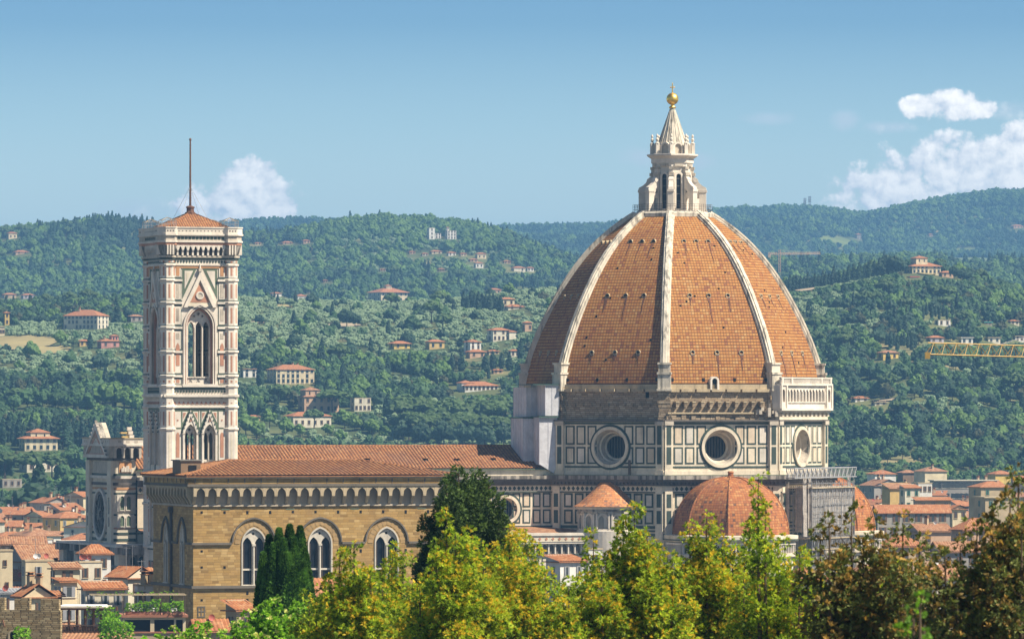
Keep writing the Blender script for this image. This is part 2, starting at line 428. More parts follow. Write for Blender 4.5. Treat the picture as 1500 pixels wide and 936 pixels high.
plain('pole_rust', (0.15, 0.075, 0.05), 0.7)
plain('steel', (0.30, 0.30, 0.31), 0.5)
plain('lead', (0.21, 0.20, 0.18), 0.7)
plain('copper_green', (0.16, 0.25, 0.20), 0.7)
def gauze(name, col, clear):
    """open woven netting: part of what is behind shows through the weave"""
    m, t, out = new_mat(name)
    p = objco(t)
    c = t.mix(t.rng(t.noise(p, 0.7, 4.0), 0.3, 0.7), scl(col, 0.85), scl(col, 1.15))
    d = t.node('ShaderNodeBsdfDiffuse', Color=c); tr = t.node('ShaderNodeBsdfTransparent')
    tl = t.node('ShaderNodeBsdfTranslucent', Color=c)
    a = t.node('ShaderNodeMixShader', _0=0.35); t.l.new(d.outputs[0], a.inputs[1]); t.l.new(tl.outputs[0], a.inputs[2])
    f = t.m('MULTIPLY', t.rng(t.noise(p, 5.0, 3.0), 0.3, 0.75), clear)
    b = t.node('ShaderNodeMixShader', _0=f); t.l.new(a.outputs[0], b.inputs[1]); t.l.new(tr.outputs[0], b.inputs[2])
    t.l.new(b.outputs[0], out.inputs[0])
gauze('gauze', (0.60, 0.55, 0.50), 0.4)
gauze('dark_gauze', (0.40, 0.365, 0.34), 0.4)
stone('white_sheet', (0.58, 0.58, 0.62), dirt_or_fold=(0.36, 0.36, 0.42), amt=0.7, scale=0.5, rough=0.6, bump=0.4)  # vertical streaks painted in for the shading of the sheet's folds
plain('sheet_seam', (0.50, 0.50, 0.56), 0.7)
plain('green_rail', (0.07, 0.13, 0.11), 0.6)
plain('crane_yellow', (0.50, 0.32, 0.09), 0.5)
plain('crane_red', (0.60, 0.40, 0.24), 0.6)
for k, c in dict(cream=(0.66, 0.555, 0.37), pale=(0.66, 0.60, 0.48), ochre=(0.60, 0.42, 0.16), yellow=(0.66, 0.47, 0.13), pink=(0.52, 0.25, 0.21), grey=(0.34, 0.31, 0.28), white=(0.74, 0.71, 0.66), tan=(0.47, 0.36, 0.23), salmon=(0.55, 0.36, 0.24), brown=(0.24, 0.16, 0.10), lilac=(0.42, 0.38, 0.42)).items():
    stone(k + '_plaster', c, dirt_or_fold=scl(c, 0.5), amt=0.40, fine=1.2, bump=0.05)
plain('shutter_brown', (0.13, 0.075, 0.05), 0.7)
plain('shutter_green', (0.06, 0.16, 0.12), 0.7)
plain('shutter_grey', (0.26, 0.27, 0.29), 0.7)
plain('dish_white', (0.70, 0.68, 0.66), 0.5)
plain('dish_red', (0.47, 0.13, 0.10), 0.6)
plain('timber', (0.17, 0.085, 0.05), 0.8)
plain('terrace_brick', (0.36, 0.16, 0.10), 0.8)
plain('cloth_white', (0.75, 0.74, 0.76), 0.8)
plain('cloth_blue', (0.20, 0.23, 0.42), 0.8)
plain('awning_red', (0.55, 0.06, 0.05), 0.7)
plain('teal', (0.05, 0.33, 0.30), 0.6)
stone('bark', (0.105, 0.075, 0.05), dirt_or_fold=(0.04, 0.03, 0.02), amt=0.5, fine=8)
leafmat('leaf_broad', (0.081, 0.154, 0.056))
leafmat('leaf_fresh', (0.151, 0.254, 0.067))
leafmat('leaf_oak', (0.048, 0.093, 0.049))
leafmat('leaf_olive', (0.278, 0.371, 0.214))
leafmat('leaf_cypress', (0.028, 0.061, 0.032), 0.15)
leafmat('leaf_pine', (0.075, 0.123, 0.038), 0.2)
leafmat('leaf_cedar', (0.063, 0.122, 0.066), 0.2)
leafmat('leaf_brown', (0.092, 0.101, 0.044))
leafmat('holm_dark', (0.1, 0.16, 0.022), 0.4, 0.3, False, 2.0)
leafmat('holm_green', (0.29, 0.42, 0.04), 0.5, 0.3, False, 2.0)
leafmat('holm_lime', (0.5, 0.6, 0.055), 0.5, 0.25, False, 2.0)
leafmat('holm_gold', (0.72, 0.53, 0.05), 0.45, 0.3, False, 2.0)
leafmat('mag_green', (0.17, 0.2, 0.055), 0.25, 0.3, False, 2.0)
leafmat('mag_brown', (0.24, 0.17, 0.055), 0.3, 0.35, False, 2.0)
leafmat('mag_orange', (0.48, 0.31, 0.085), 0.35, 0.3, False, 2.0)
leafmat('lime_leaf', (0.28, 0.52, 0.05), 0.5, 0.3, False, 2.0)
leafmat('lime_dark', (0.12, 0.25, 0.03), 0.4, 0.3, False, 2.0)
leafmat('conifer_dark', (0.048, 0.086, 0.031), 0.25, 0.35, False, 1.5)
leafmat('conifer_tip', (0.138, 0.216, 0.060), 0.3, 0.3, False, 1.5)
leafmat('cyp_dark', (0.042, 0.112, 0.031), 0.25, 0.35, False, 1.5)
leafmat('cyp_tip', (0.149, 0.305, 0.060), 0.3, 0.3, False, 1.5)
leafmat('catkin_flower', (0.75, 0.75, 0.28), 0.3, 0.2, False, 2.0)

def ground_mat():
    m, t, out = new_mat('hill_ground')
    p = objco(t)
    a = t.noise(p, 0.006, 5.0, 0.6); b = t.noise(p, 0.05, 4.0)
    c = t.mix(t.rng(a, 0.42, 0.62), (0.060, 0.085, 0.028), (0.15, 0.155, 0.055))
    c = t.mix(t.m('MULTIPLY', t.rng(t.noise(p, 0.017, 4.0, 0.6), 0.56, 0.70), 0.8), c, (0.34, 0.27, 0.13))
    c = t.mix(t.m('MULTIPLY', t.rng(b, 0.4, 0.7), 0.4), c, (0.04, 0.06, 0.02))
    finish(t, out, c, 0.95)
ground_mat()
plain('meadow', (0.155, 0.19, 0.055), 0.95, 0.2, 0.02)
plain('dry_field', (0.33, 0.27, 0.12), 0.95, 0.2, 0.03)
plain('bare_earth', (0.42, 0.33, 0.22), 0.95, 0.15, 0.05)
plain('asphalt', (0.06, 0.058, 0.055), 0.9, 0.2, 0.1)
# ---------------------------------------------------------------- land: city plain, near hills, ridge, far ridge
ip = np.interp
C1 = ([-600, -400, 0, 100, 205, 300, 345, 440, 520, 600, 700, 800, 950, 1100, 1150, 1195, 1260, 1310, 1345, 1400, 1450, 1500, 1600, 1900, 2100],
      [462, 460, 456, 452, 446, 440, 440, 446, 448, 448, 440, 428, 432, 432, 426, 420, 408, 398, 397, 404, 420, 438, 450, 470, 480])
C2 = ([-600, -300, 0, 60, 110, 160, 205, 260, 340, 400, 440, 480, 520, 560, 620, 680, 720, 760, 800, 850, 920, 1050, 1200, 1500, 2100],
      [346, 348, 346, 342, 338, 331, 337, 350, 354, 352, 345, 336, 330, 328, 330, 335, 345, 358, 374, 392, 405, 400, 396, 400, 410])
C3 = ([-600, 0, 400, 700, 740, 800, 880, 950, 1010, 1060, 1110, 1150, 1200, 1235, 1258, 1290, 1340, 1400, 1460, 1500, 1600, 1900, 2100],
      [352, 352, 352, 345, 338, 336, 335, 326, 319, 313, 310, 309, 310, 315, 320, 314, 304, 294, 285, 285, 272, 262, 270])
def crest(tab, Y, px): return EYE + (HORIZON - ip(px, tab[0], tab[1])) / FPX * Y
def land(X, Y):
    """height of the ground; arrays welcome"""
    X = np.asarray(X, float); Y = np.asarray(Y, float)
    px = 750 + X / np.maximum(Y, 60) * FPX
    y1, y2, y3 = 3500.0, 6000.0, 9600.0
    c1, c2, c3 = crest(C1, y1, px), crest(C2, y2, px), crest(C3, y3, px)
    def s(a, b, t): t = np.clip((t - a) / (b - a), 0, 1); return t * t * (3 - 2 * t)
    def lin(a, b, t): return np.clip((t - a) / (b - a), 0, 1)
    z = np.where(Y < 560, 41 - 41 * s(60, 560, Y), 0.0)
    foot = 18.0
    z = np.where(Y >= 1500, foot * s(1500, 2450, Y), z)
    t = lin(2450, y1, Y); f = 0.55 * t + 0.45 * s(0, 1, t)
    z = np.where(Y >= 2450, foot + (c1 - foot) * f, z)
    dip = np.minimum(c1 - 22, c1 * 0.80)
    z = np.where(Y >= y1, c1 + (dip - c1) * s(y1, 3950, Y), z)
    t = lin(3950, y2, Y); f = 0.6 * t + 0.4 * s(0, 1, t)
    z = np.where(Y >= 3950, dip + (c2 - dip) * f, z)
    dip2 = c2 - 45
    z = np.where(Y >= y2, c2 + (dip2 - c2) * s(y2, 6900, Y), z)
    z = np.where(Y >= 6900, dip2 + (c3 - dip2) * (0.65 * lin(6900, y3, Y) + 0.35 * s(6900, y3, Y)), z)
    z = np.where(Y >= y3, c3 - 140 * s(y3, 13000, Y), z)
    # gullies and shoulders on the slopes, none on the crests
    w = (s(2450, 2800, Y) * (1 - s(3200, 3480, Y)) + s(4000, 4500, Y) * (1 - s(5500, 5950, Y)) * 2.2 + s(7000, 7600, Y) * (1 - s(9000, 9550, Y)) * 4.0)
    r = (np.sin(X / 61.0 + np.sin(Y / 170.0) * 1.3) * 0.5 + np.sin(X / 143.0 - Y / 260.0 + 1.3) + np.sin(X / 320.0 + Y / 410.0) * 1.2 + np.sin(Y / 93.0 + X / 210.0) * 0.5)
    return z + w * r * 3.0
def at(px, py, Y): return Vector(((px - 750) / FPX * Y, Y, EYE + (HORIZON - py) / FPX * Y))
def hit(px, py, y0=2300.0, y1=9900.0):
    """the ground point that lies in the direction (px, py)"""
    Ys = np.arange(y0, y1, 8.0)
    zl = land((px - 750) / FPX * Ys, Ys)
    zr = EYE + (HORIZON - py) / FPX * Ys
    k = np.nonzero(zl >= zr)[0]
    Y = Ys[k[0]] if len(k) else y1
    return Vector(((px - 750) / FPX * Y, Y, float(land((px - 750) / FPX * Y, Y))))
def fan(name, Ys, pxs, m):
    A, B = np.meshgrid(np.asarray(Ys, float), np.asarray(pxs, float), indexing='ij')
    X = (B - 750) / FPX * np.maximum(A, 1)
    Z = land(X, A)
    nr, nc = A.shape
    vs = np.stack([X.ravel(), A.ravel(), Z.ravel()], 1)
    idx = np.arange(nr * nc).reshape(nr, nc)
    fs = np.stack([idx[:-1, :-1].ravel(), idx[:-1, 1:].ravel(), idx[1:, 1:].ravel(), idx[1:, :-1].ravel()], 1)
    me = bpy.data.meshes.new(name)
    me.from_pydata(vs.tolist(), [], fs.tolist()); me.materials.append(MAT[m])
    me.polygons.foreach_set('use_smooth', [True] * len(me.polygons)); me.update()
    o = bpy.data.objects.new(name, me); COL.objects.link(o)
    return tag(o, kind='structure')
fan('hills', list(np.arange(1500, 10200, 25.0)) + [10800, 12000, 13500, 17000, 24000], np.arange(-600, 2101, 12.0), 'hill_ground')
g = MB()
Yg = [-60, 0, 60, 110, 160, 210, 260, 310, 360, 410, 460, 510, 570, 900, 1502]
vs = []; fs = []
for i, Y in enumerate(Yg):
    wd = 80 + abs(Y) * 0.30
    for j in range(9):
        X = -wd + 2 * wd * j / 8
        vs.append((X, Y, float(land(X, Y))))
for i in range(len(Yg) - 1):
    for j in range(8): fs.append((i * 9 + j, i * 9 + j + 1, i * 9 + j + 10, i * 9 + j + 9))
g.add(vs, fs, 'asphalt')
g.build('city_ground', kind='structure')

def haze_box():
    m, t, out = new_mat('haze_air')
    v = t.n.new('ShaderNodeVolumePrincipled')
    v.inputs['Color'].default_value = (0.25, 0.56, 1.0, 1)
    v.inputs['Density'].default_value = HAZE
    v.inputs['Anisotropy'].default_value = 0.0
    v.inputs['Density Attribute'].default_value = ''
    t.l.new(v.outputs[0], out.inputs['Volume'])
    m.cycles.homogeneous_volume = True
    b = MB()
    b.box(-3300, 3300, -120, 25000, -220, 640, 'haze_air')
    return b.build('haze', kind='stuff')
HAZE = 8.0e-5
haze_box()
# ---------------------------------------------------------------- trees on the hills
def leaf_quads(c, n, l, w, rng, up=0.0):
    """one small bent leaf clump (a quad) at each c, facing about n"""
    N = len(c)
    n = n + rng.normal(0, 0.45, (N, 3)); n[:, 2] += up
    n /= np.maximum(np.linalg.norm(n, axis=1), 1e-6)[:, None]
    a = rng.normal(0, 1, (N, 3)); t = np.cross(n, a); t /= np.maximum(np.linalg.norm(t, axis=1), 1e-6)[:, None]
    b = np.cross(n, t)
    L = (l * rng.uniform(0.6, 1.4, N))[:, None]; Wd = (w * rng.uniform(0.6, 1.4, N))[:, None]
    v = np.stack([c - t * L - b * Wd * 0.4, c - b * Wd + t * L * 0.2, c + t * L + b * Wd * 0.3, c + b * Wd - t * L * 0.1], 1)
    return v.reshape(-1, 3)
def mesh_arrays(name, verts, mats, midx, extra=None):
    """mesh of quads from an array of corners, plus the faces an MB holds (trunk, limbs)"""
    nq = len(verts) // 4
    fs = np.arange(nq * 4).reshape(nq, 4)
    ev, ef, em = [], [], []
    ml = list(mats)
    if extra:
        base = nq * 4
        ev = [tuple(p) for p in extra.v]; ef = [[base + i for i in f] for f in extra.f]
        for k in extra.mt:
            m = extra.mats[k]
            if m not in ml: ml.append(m)
            em.append(ml.index(m))
    me = bpy.data.meshes.new(name)
    me.from_pydata(verts.tolist() + ev, [], fs.tolist() + ef)
    for m in ml: me.materials.append(MAT[m])
    me.polygons.foreach_set('material_index', np.concatenate([np.asarray(midx, int), np.asarray(em, int)]).astype(np.int32))
    me.update()
    return me
def lumpy(rng, lumps, N, squash=1.0):
    """points on a set of overlapping balls (x, y, z, r) and their outward directions"""
    lumps = np.asarray(lumps, float)
    w = lumps[:, 3] ** 2; k = rng.choice(len(lumps), N, p=w / w.sum())
    d = rng.normal(0, 1, (N, 3)); d /= np.linalg.norm(d, axis=1)[:, None]
    d[:, 2] = np.abs(d[:, 2]) * np.where(rng.random(N) < 0.72, 1, -0.7)
    r = lumps[k, 3] * rng.uniform(0.55, 1.08, N)
    p = lumps[k, :3] + d * r[:, None] * np.array([1, 1, squash])
    return p, d
def ico80():
    t = (1 + sqrt(5)) / 2
    v = [Vector(p).normalized() for p in ((-1, t, 0), (1, t, 0), (-1, -t, 0), (1, -t, 0), (0, -1, t), (0, 1, t), (0, -1, -t), (0, 1, -t), (t, 0, -1), (t, 0, 1), (-t, 0, -1), (-t, 0, 1))]
    f = [(0, 11, 5), (0, 5, 1), (0, 1, 7), (0, 7, 10), (0, 10, 11), (1, 5, 9), (5, 11, 4), (11, 10, 2), (10, 7, 6), (7, 1, 8), (3, 9, 4), (3, 4, 2), (3, 2, 6), (3, 6, 8), (3, 8, 9), (4, 9, 5), (2, 4, 11), (6, 2, 10), (8, 6, 7), (9, 8, 1)]
    mid = {}; nf = []
    def md(a, b):
        k = (min(a, b), max(a, b))
        if k not in mid: mid[k] = len(v); v.append(((v[a] + v[b]) / 2).normalized())
        return mid[k]
    for a, b, c in f:
        x, y, z = md(a, b), md(b, c), md(c, a)
        nf += [(a, x, z), (x, b, y), (z, y, c), (x, y, z)]
    return v, nf
ICO = ico80()
def add_lump(mb, c, r, m, rng, sq=1.0, jag=0.22):
    """one uneven clump of foliage"""
    k = 1 + rng.normal(0, jag, len(ICO[0]))
    mb.add([(c[0] + p.x * r * q, c[1] + p.y * r * q, c[2] + p.z * r * q * sq) for p, q in zip(ICO[0], k)], ICO[1], m)
def trunk(h0, h1, r, mb=None, lean=(0, 0)):
    mb = mb or MB()
    mb.tube((0, 0, h0), (lean[0], lean[1], h1), r, 'bark', r * 0.55, 6)
    return mb
def proto(kind, seed, N=None):
    """crown arrays and trunk of a tree of height 1"""
    rng = np.random.default_rng(seed); rr = random.Random(seed)
    tr = MB()
    if kind in ('broad', 'fresh', 'oak', 'brown'):
        wd = rr.uniform(0.38, 0.46)
        lumps = [(0, 0, 0.60, 0.30)] + [(wd * 0.62 * cos(a), wd * 0.62 * sin(a), rr.uniform(0.38, 0.68), rr.uniform(0.15, 0.24)) for a in [i * 2 * pi / 7 + rr.uniform(-.4, .4) for i in range(7)]] + [(rr.uniform(-.12, .12), rr.uniform(-.12, .12), 0.82, 0.17)]
        p, d = lumpy(rng, lumps, N or 150)
        q = leaf_quads(p, d, 0.058, 0.048, rng, 0.3)
        trunk(0, 0.5, 0.028, tr)
        for i in range(4): tr.tube((0, 0, 0.3), (rr.uniform(-.22, .22), rr.uniform(-.22, .22), 0.6), 0.016, 'bark', 0.006, 4)
        m = 'leaf_' + kind
        for x, y, z, r in lumps: add_lump(tr, (x, y, z), r * 0.88, m, rng)
    elif kind == 'olive':
        lumps = [(0, 0, 0.58, 0.30)] + [(0.36 * cos(a), 0.36 * sin(a), rr.uniform(0.42, 0.66), rr.uniform(0.18, 0.26)) for a in [i * 2 * pi / 6 + rr.uniform(-.4, .4) for i in range(6)]]
        p, d = lumpy(rng, lumps, N or 90)
        q = leaf_quads(p, d, 0.075, 0.05, rng, 0.3)
        trunk(0, 0.45, 0.045, tr); m = 'leaf_olive'
        for x, y, z, r in lumps: add_lump(tr, (x, y, z), r * 0.88, m, rng)
    elif kind == 'cypress':
        n = N or 120
        t = rng.uniform(0.02, 1, n); a = rng.uniform(0, 2 * pi, n)
        r = (0.125 * np.minimum(1, (1.02 - t) * 2.0) ** 0.8 * np.minimum(1, 0.45 + t * 3)) * rng.uniform(0.7, 1.12, n)
        p = np.stack([r * np.cos(a), r * np.sin(a), t], 1); d = np.stack([np.cos(a), np.sin(a), 0 * a + 0.25], 1)
        q = leaf_quads(p, d, 0.030, 0.055, rng)
        trunk(0, 0.3, 0.02, tr); m = 'leaf_cypress'
        for i in range(9):
            z = 0.10 + i * 0.098; R = 0.118 * min(1, (1.03 - z) * 2.0) ** 0.8 * min(1, 0.5 + z * 3)
            add_lump(tr, (rr.uniform(-.02, .02), rr.uniform(-.02, .02), z), R, m, rng, 1.25)
    elif kind == 'pine':
        lumps = [(0.34 * sqrt(rr.random()) * cos(a), 0.34 * sqrt(rr.random()) * sin(a), 0, 0) for a in [i * 2 * pi / 16 for i in range(16)]]
        lumps = [(x, y, 0.84 - (x * x + y * y) * 1.7 + rr.uniform(-.02, .02), rr.uniform(0.13, 0.18)) for x, y, _, _ in lumps] + [(0, 0, 0.86, 0.17)]
        p, d = lumpy(rng, lumps, N or 160, 0.8)
        q = leaf_quads(p, d, 0.045, 0.032, rng, 0.4)
        tr.tube((0, 0, 0), (0.02, 0, 0.5), 0.026, 'bark', 0.02, 6)
        for i in range(5):
            a = i * 2 * pi / 5 + rr.uniform(-.3, .3)
            tr.tube((0.02, 0, 0.48), (0.26 * cos(a), 0.26 * sin(a), 0.80), 0.014, 'bark', 0.006, 5)
        m = 'leaf_pine'
        for x, y, z, r in lumps: add_lump(tr, (x, y, z), r * 0.92, m, rng, 0.75)
    elif kind == 'cedar':
        P_, D_ = [], []
        n = N or 330
        for i in range(9):
            z = 0.16 + i * 0.095; R = 0.40 * (1.02 - z) ** 0.7
            for b in range(6):
                a = rr.uniform(0, 2 * pi); k = max(4, n // 54)
                s = rng.uniform(0.1, 1, k) * R; da = rng.normal(0, 0.20, k)
                P_.append(np.stack([s * np.cos(a + da), s * np.sin(a + da), z + 0.02 - s * 0.08 + rng.normal(0, 0.012, k)], 1))
                D_.append(np.tile([0, 0, 1.0], (k, 1)))
        p, d = np.concatenate(P_), np.concatenate(D_)
        q = leaf_quads(p, d, 0.06, 0.04, rng)
        trunk(0, 0.95, 0.024, tr); m = 'leaf_cedar'
    elif kind == 'fir':
        n = N or 240
        t = rng.uniform(0.06, 1, n); a = rng.uniform(0, 2 * pi, n)
        r = 0.235 * (1.03 - t) ** 0.75 * rng.uniform(0.5, 1.15, n)
        p = np.stack([r * np.cos(a), r * np.sin(a), t], 1); d = np.stack([np.cos(a), np.sin(a), 0 * a + 0.5], 1)
        q = leaf_quads(p, d, 0.05, 0.045, rng)
        trunk(0, 0.4, 0.024, tr); m = 'leaf_oak'
        for i in range(8):
            z = 0.14 + i * 0.105; R = 0.22 * (1.03 - z) ** 0.75
            add_lump(tr, (rr.uniform(-.03, .03), rr.uniform(-.03, .03), z), R * 0.85, m, rng, 0.7, 0.3)
    return q, m, tr
PCOL = bpy.data.collections.new('tree_kinds')          # never linked to the scene: only the woods draw from it
PKIND = {}
for i, (kind, n) in enumerate([('broad', 3), ('fresh', 2), ('oak', 3), ('brown', 1), ('olive', 3), ('cypress', 2), ('pine', 2), ('cedar', 1), ('fir', 1)]):
    for j in range(n):
        q, m, tr = proto(kind, 100 + i * 10 + j)
        me = mesh_arrays('%02d_%s_tree' % (len(PCOL.objects), kind), q, [m], [0] * (len(q) // 4), tr)
        o = bpy.data.objects.new(me.name, me)
        PKIND.setdefault(kind, []).append(len(PCOL.objects))
        PCOL.objects.link(o)

def scatter_object(name, pts, idx, scale, rot, label=None):
    """one stuff object: a point for every tree, drawn by geometry nodes"""
    me = bpy.data.meshes.new(name)
    me.from_pydata([tuple(p) for p in pts], [], [])
    for nm, typ, val in (('pick', 'INT', idx), ('size', 'FLOAT', scale), ('turn', 'FLOAT', rot)):
        at_ = me.attributes.new(nm, typ, 'POINT'); at_.data.foreach_set('value', np.asarray(val, np.int32 if typ == 'INT' else np.float32))
    o = bpy.data.objects.new(name, me); COL.objects.link(o)
    ng = bpy.data.node_groups.new(name + '_nodes', 'GeometryNodeTree')
    ng.interface.new_socket('Geometry', in_out='INPUT', socket_type='NodeSocketGeometry')
    ng.interface.new_socket('Geometry', in_out='OUTPUT', socket_type='NodeSocketGeometry')
    t = NT(ng)
    gi, go = t.n.new('NodeGroupInput'), t.n.new('NodeGroupOutput')
    ci = t.n.new('GeometryNodeCollectionInfo'); ci.inputs['Collection'].default_value = PCOL
    ci.inputs['Separate Children'].default_value = True; ci.inputs['Reset Children'].default_value = True
    def attr(nm, typ):
        a = t.n.new('GeometryNodeInputNamedAttribute'); a.data_type = typ; a.inputs['Name'].default_value = nm
        return a.outputs[0]
    iop = t.n.new('GeometryNodeInstanceOnPoints')
    t.l.new(gi.outputs[0], iop.inputs['Points']); t.l.new(ci.outputs[0], iop.inputs['Instance'])
    iop.inputs['Pick Instance'].default_value = True
    t.l.new(attr('pick', 'INT'), iop.inputs['Instance Index'])
    e2r = t.n.new('FunctionNodeEulerToRotation'); t.l.new(t.comb(0.0, 0.0, attr('turn', 'FLOAT')), e2r.inputs[0])
    t.l.new(e2r.outputs[0], iop.inputs['Rotation'])
    t.l.new(attr('size', 'FLOAT'), iop.inputs['Scale'])
    t.l.new(iop.outputs[0], go.inputs[0])
    md = o.modifiers.new('trees', 'NODES'); md.node_group = ng
    return tag(o, label=label, kind='stuff')

# clearings without trees: (px, py, half width, half height, material or None)
CLEAR = [(1232, 356, 34, 7, 'meadow'), (1425, 386, 40, 8, 'meadow'), (1420, 368, 24, 4, 'meadow'), (25, 505, 60, 10, 'dry_field'), (75, 515, 30, 6, 'dry_field'),
         (1181, 421, 20, 7, 'bare_earth'), (1172, 424, 12, 3, None), (505, 478, 24, 2.2, 'bare_earth'), (420, 476, 60, 1.2, 'bare_earth'), (750, 414, 32, 3.2, 'dry_field'),
         (655, 420, 34, 2.0, 'dry_field'), (77, 393, 22, 2.2, 'meadow'), (20, 404, 14, 3, 'meadow'), (600, 395, 22, 2.5, 'meadow'), (415, 450, 14, 1.8, 'dry_field'), (690, 400, 16, 1.5, 'dry_field'),
         (562, 364, 20, 1.8, 'meadow'), (1228, 523, 16, 2.2, 'bare_earth'), (1285, 512, 18, 3, 'dry_field'), (1356, 400, 18, 4, 'dry_field'), (1275, 500, 9, 4, 'bare_earth'),
         (560, 660, 40, 8, None), (425, 455, 40, 2, None), (1205, 440, 20, 4, None), (485, 437, 20, 2, None), (1300, 590, 14, 2, 'bare_earth'), (390, 463, 22, 1.4, 'dry_field'),
         (450, 466, 16, 1.3, 'dry_field'), (372, 452, 14, 1.2, 'dry_field'), (590, 470, 10, 1.4, 'meadow'), (655, 478, 10, 1.6, 'meadow'), (700, 458, 12, 1.4, 'meadow'), (1215, 470, 9, 2.0, 'dry_field'), (1222, 456, 8, 1.6, 'dry_field')]
def mass(px, py): return EYE, px, py
def proj(X, Y, Z): return 750 + X / Y * FPX, HORIZON - (Z - EYE) / Y * FPX
for k, (px, py, a, b, m) in enumerate(CLEAR):
    if not m: continue
    rows = []
    for j in range(-3, 4):
        c = hit(px, py + b * j / 3.0)
        wv = a * sqrt(max(0.06, 1 - (j / 3.2) ** 2))
        rows.append([(c.x + s * wv / 5 / FPX * c.y, c.y) for s in range(-5, 6)])
    mb = MB()
    vs = [(x, y, float(land(x, y)) + 0.7) for r in rows for x, y in r]
    mb.add(vs, [(j * 11 + i, j * 11 + i + 1, j * 11 + i + 12, j * 11 + i + 11) for j in range(6) for i in range(10)], m)
    mb.build({'meadow': 'meadow', 'dry_field': 'field', 'bare_earth': 'ground'}[m], kind='structure')
HOUSE_CLEAR = []        # filled with (x, y, r) where buildings stand, see the villas
# ---------------------------------------------------------------- the cathedral
PHI = radians(18.0)
DX, DY = 29.75, 1150.0
def wy(lx, ly): return DY + lx * sin(PHI) + ly * cos(PHI)
def zat(py, lx, ly): return EYE + (HORIZON - py) / FPX * wy(lx, ly)
duomo = empty('cathedral', (DX, DY, 0), PHI, 'huge marble cathedral with red tiled octagonal dome, white ribs and gold ball on top', 'cathedral')
A_D = 26.15                      # drum: apothem
FW = 2 * A_D * tan(pi / 8)       # width of one drum face
Z_B, Z_0, Z_M, Z_T = 29.0, 40.6, 50.4, 57.3

PR = random.Random(12)
def panel(mb, T, s, w, z0, z1, t=0.30, edge='green_marble', fill='white_marble', d=0.0):
    mb.bar(s - w / 2, s + w / 2, z0, z1, d - 0.02, d + 0.04, edge, T)
    if fill == 'white_marble': fill = PR.choice(['white_marble', 'white_marble', 'warm_marble', 'grey_marble', 'clean_marble'])
    mb.bar(s - w / 2 + t, s + w / 2 - t, z0 + t, z1 - t, d + 0.0, d + 0.07, fill, T)
def pilaster(mb, T, s, w, rows, z0, z1, d=0.55):
    mb.bar(s - w / 2, s + w / 2, z0, z1, -0.1, d, 'white_marble', T)
    for a, b in rows:
        mb.bar(s - w / 2 + 0.30, s + w / 2 - 0.30, a, b, d - 0.05, d + 0.05, 'green_marble', T)
    mb.bar(s - w / 2 - 0.12, s + w / 2 + 0.12, z0, z0 + 0.9, -0.1, d + 0.18, 'white_marble', T)
    mb.bar(s - w / 2 - 0.12, s + w / 2 + 0.12, z1 - 0.7, z1, -0.1, d + 0.22, 'carved_stone', T)
def oculus(parent, T, s, z, r_out, r_in, depth, grid=False):
    """splayed round window: raised ring, funnel, glass at the bottom"""
    mb = MB()
    n = 40
    c0, c1, c2, c3, c4 = circle(s, z, r_out + 0.42, n), circle(s, z, r_out, n), circle(s, z, r_out - 0.55, n), circle(s, z, r_in + 0.35, n), circle(s, z, r_in, n)
    mb.ring(c0, c1, -0.05, 0.10, 'green_marble', T)
    mb.ring(c1, c2, -0.05, 0.38, 'white_marble', T)
    vs = [(a, 0.36, b) for a, b in c2] + [(a, -depth * 0.45, b) for a, b in circle(s, z, (r_out + r_in) / 2 - 0.1, n)] + [(a, -depth * 0.5, b) for a, b in circle(s, z, (r_out + r_in) / 2 - 0.35, n)] + [(a, -depth, b) for a, b in c3] + [(a, -depth - 0.05, b) for a, b in c4] + [(a, -depth - 0.5, b) for a, b in c4]
    for k in range(5):
        mb.add([vs[k * n + i] for i in range(n)] + [vs[(k + 1) * n + i] for i in range(n)], [(i, (i + 1) % n, n + (i + 1) % n, n + i) for i in range(n)], 'carved_stone' if k in (0, 2) else 'white_marble', T)
    o = mb.build('oculus_window', parent)
    g = MB()
    g.add([(a, -depth - 0.4, b) for a, b in c4], [tuple(range(n))], 'dark_glass', T)
    for k in range(-3, 4):
        hh = sqrt(max(0.05, r_in ** 2 - (k * r_in / 3.6) ** 2))
        g.bar(s + k * r_in / 3.6 - 0.04, s + k * r_in / 3.6 + 0.04, z - hh, z + hh, -depth - 0.4, -depth - 0.33, 'lead', T)
    g.build('glass', o)
    return o

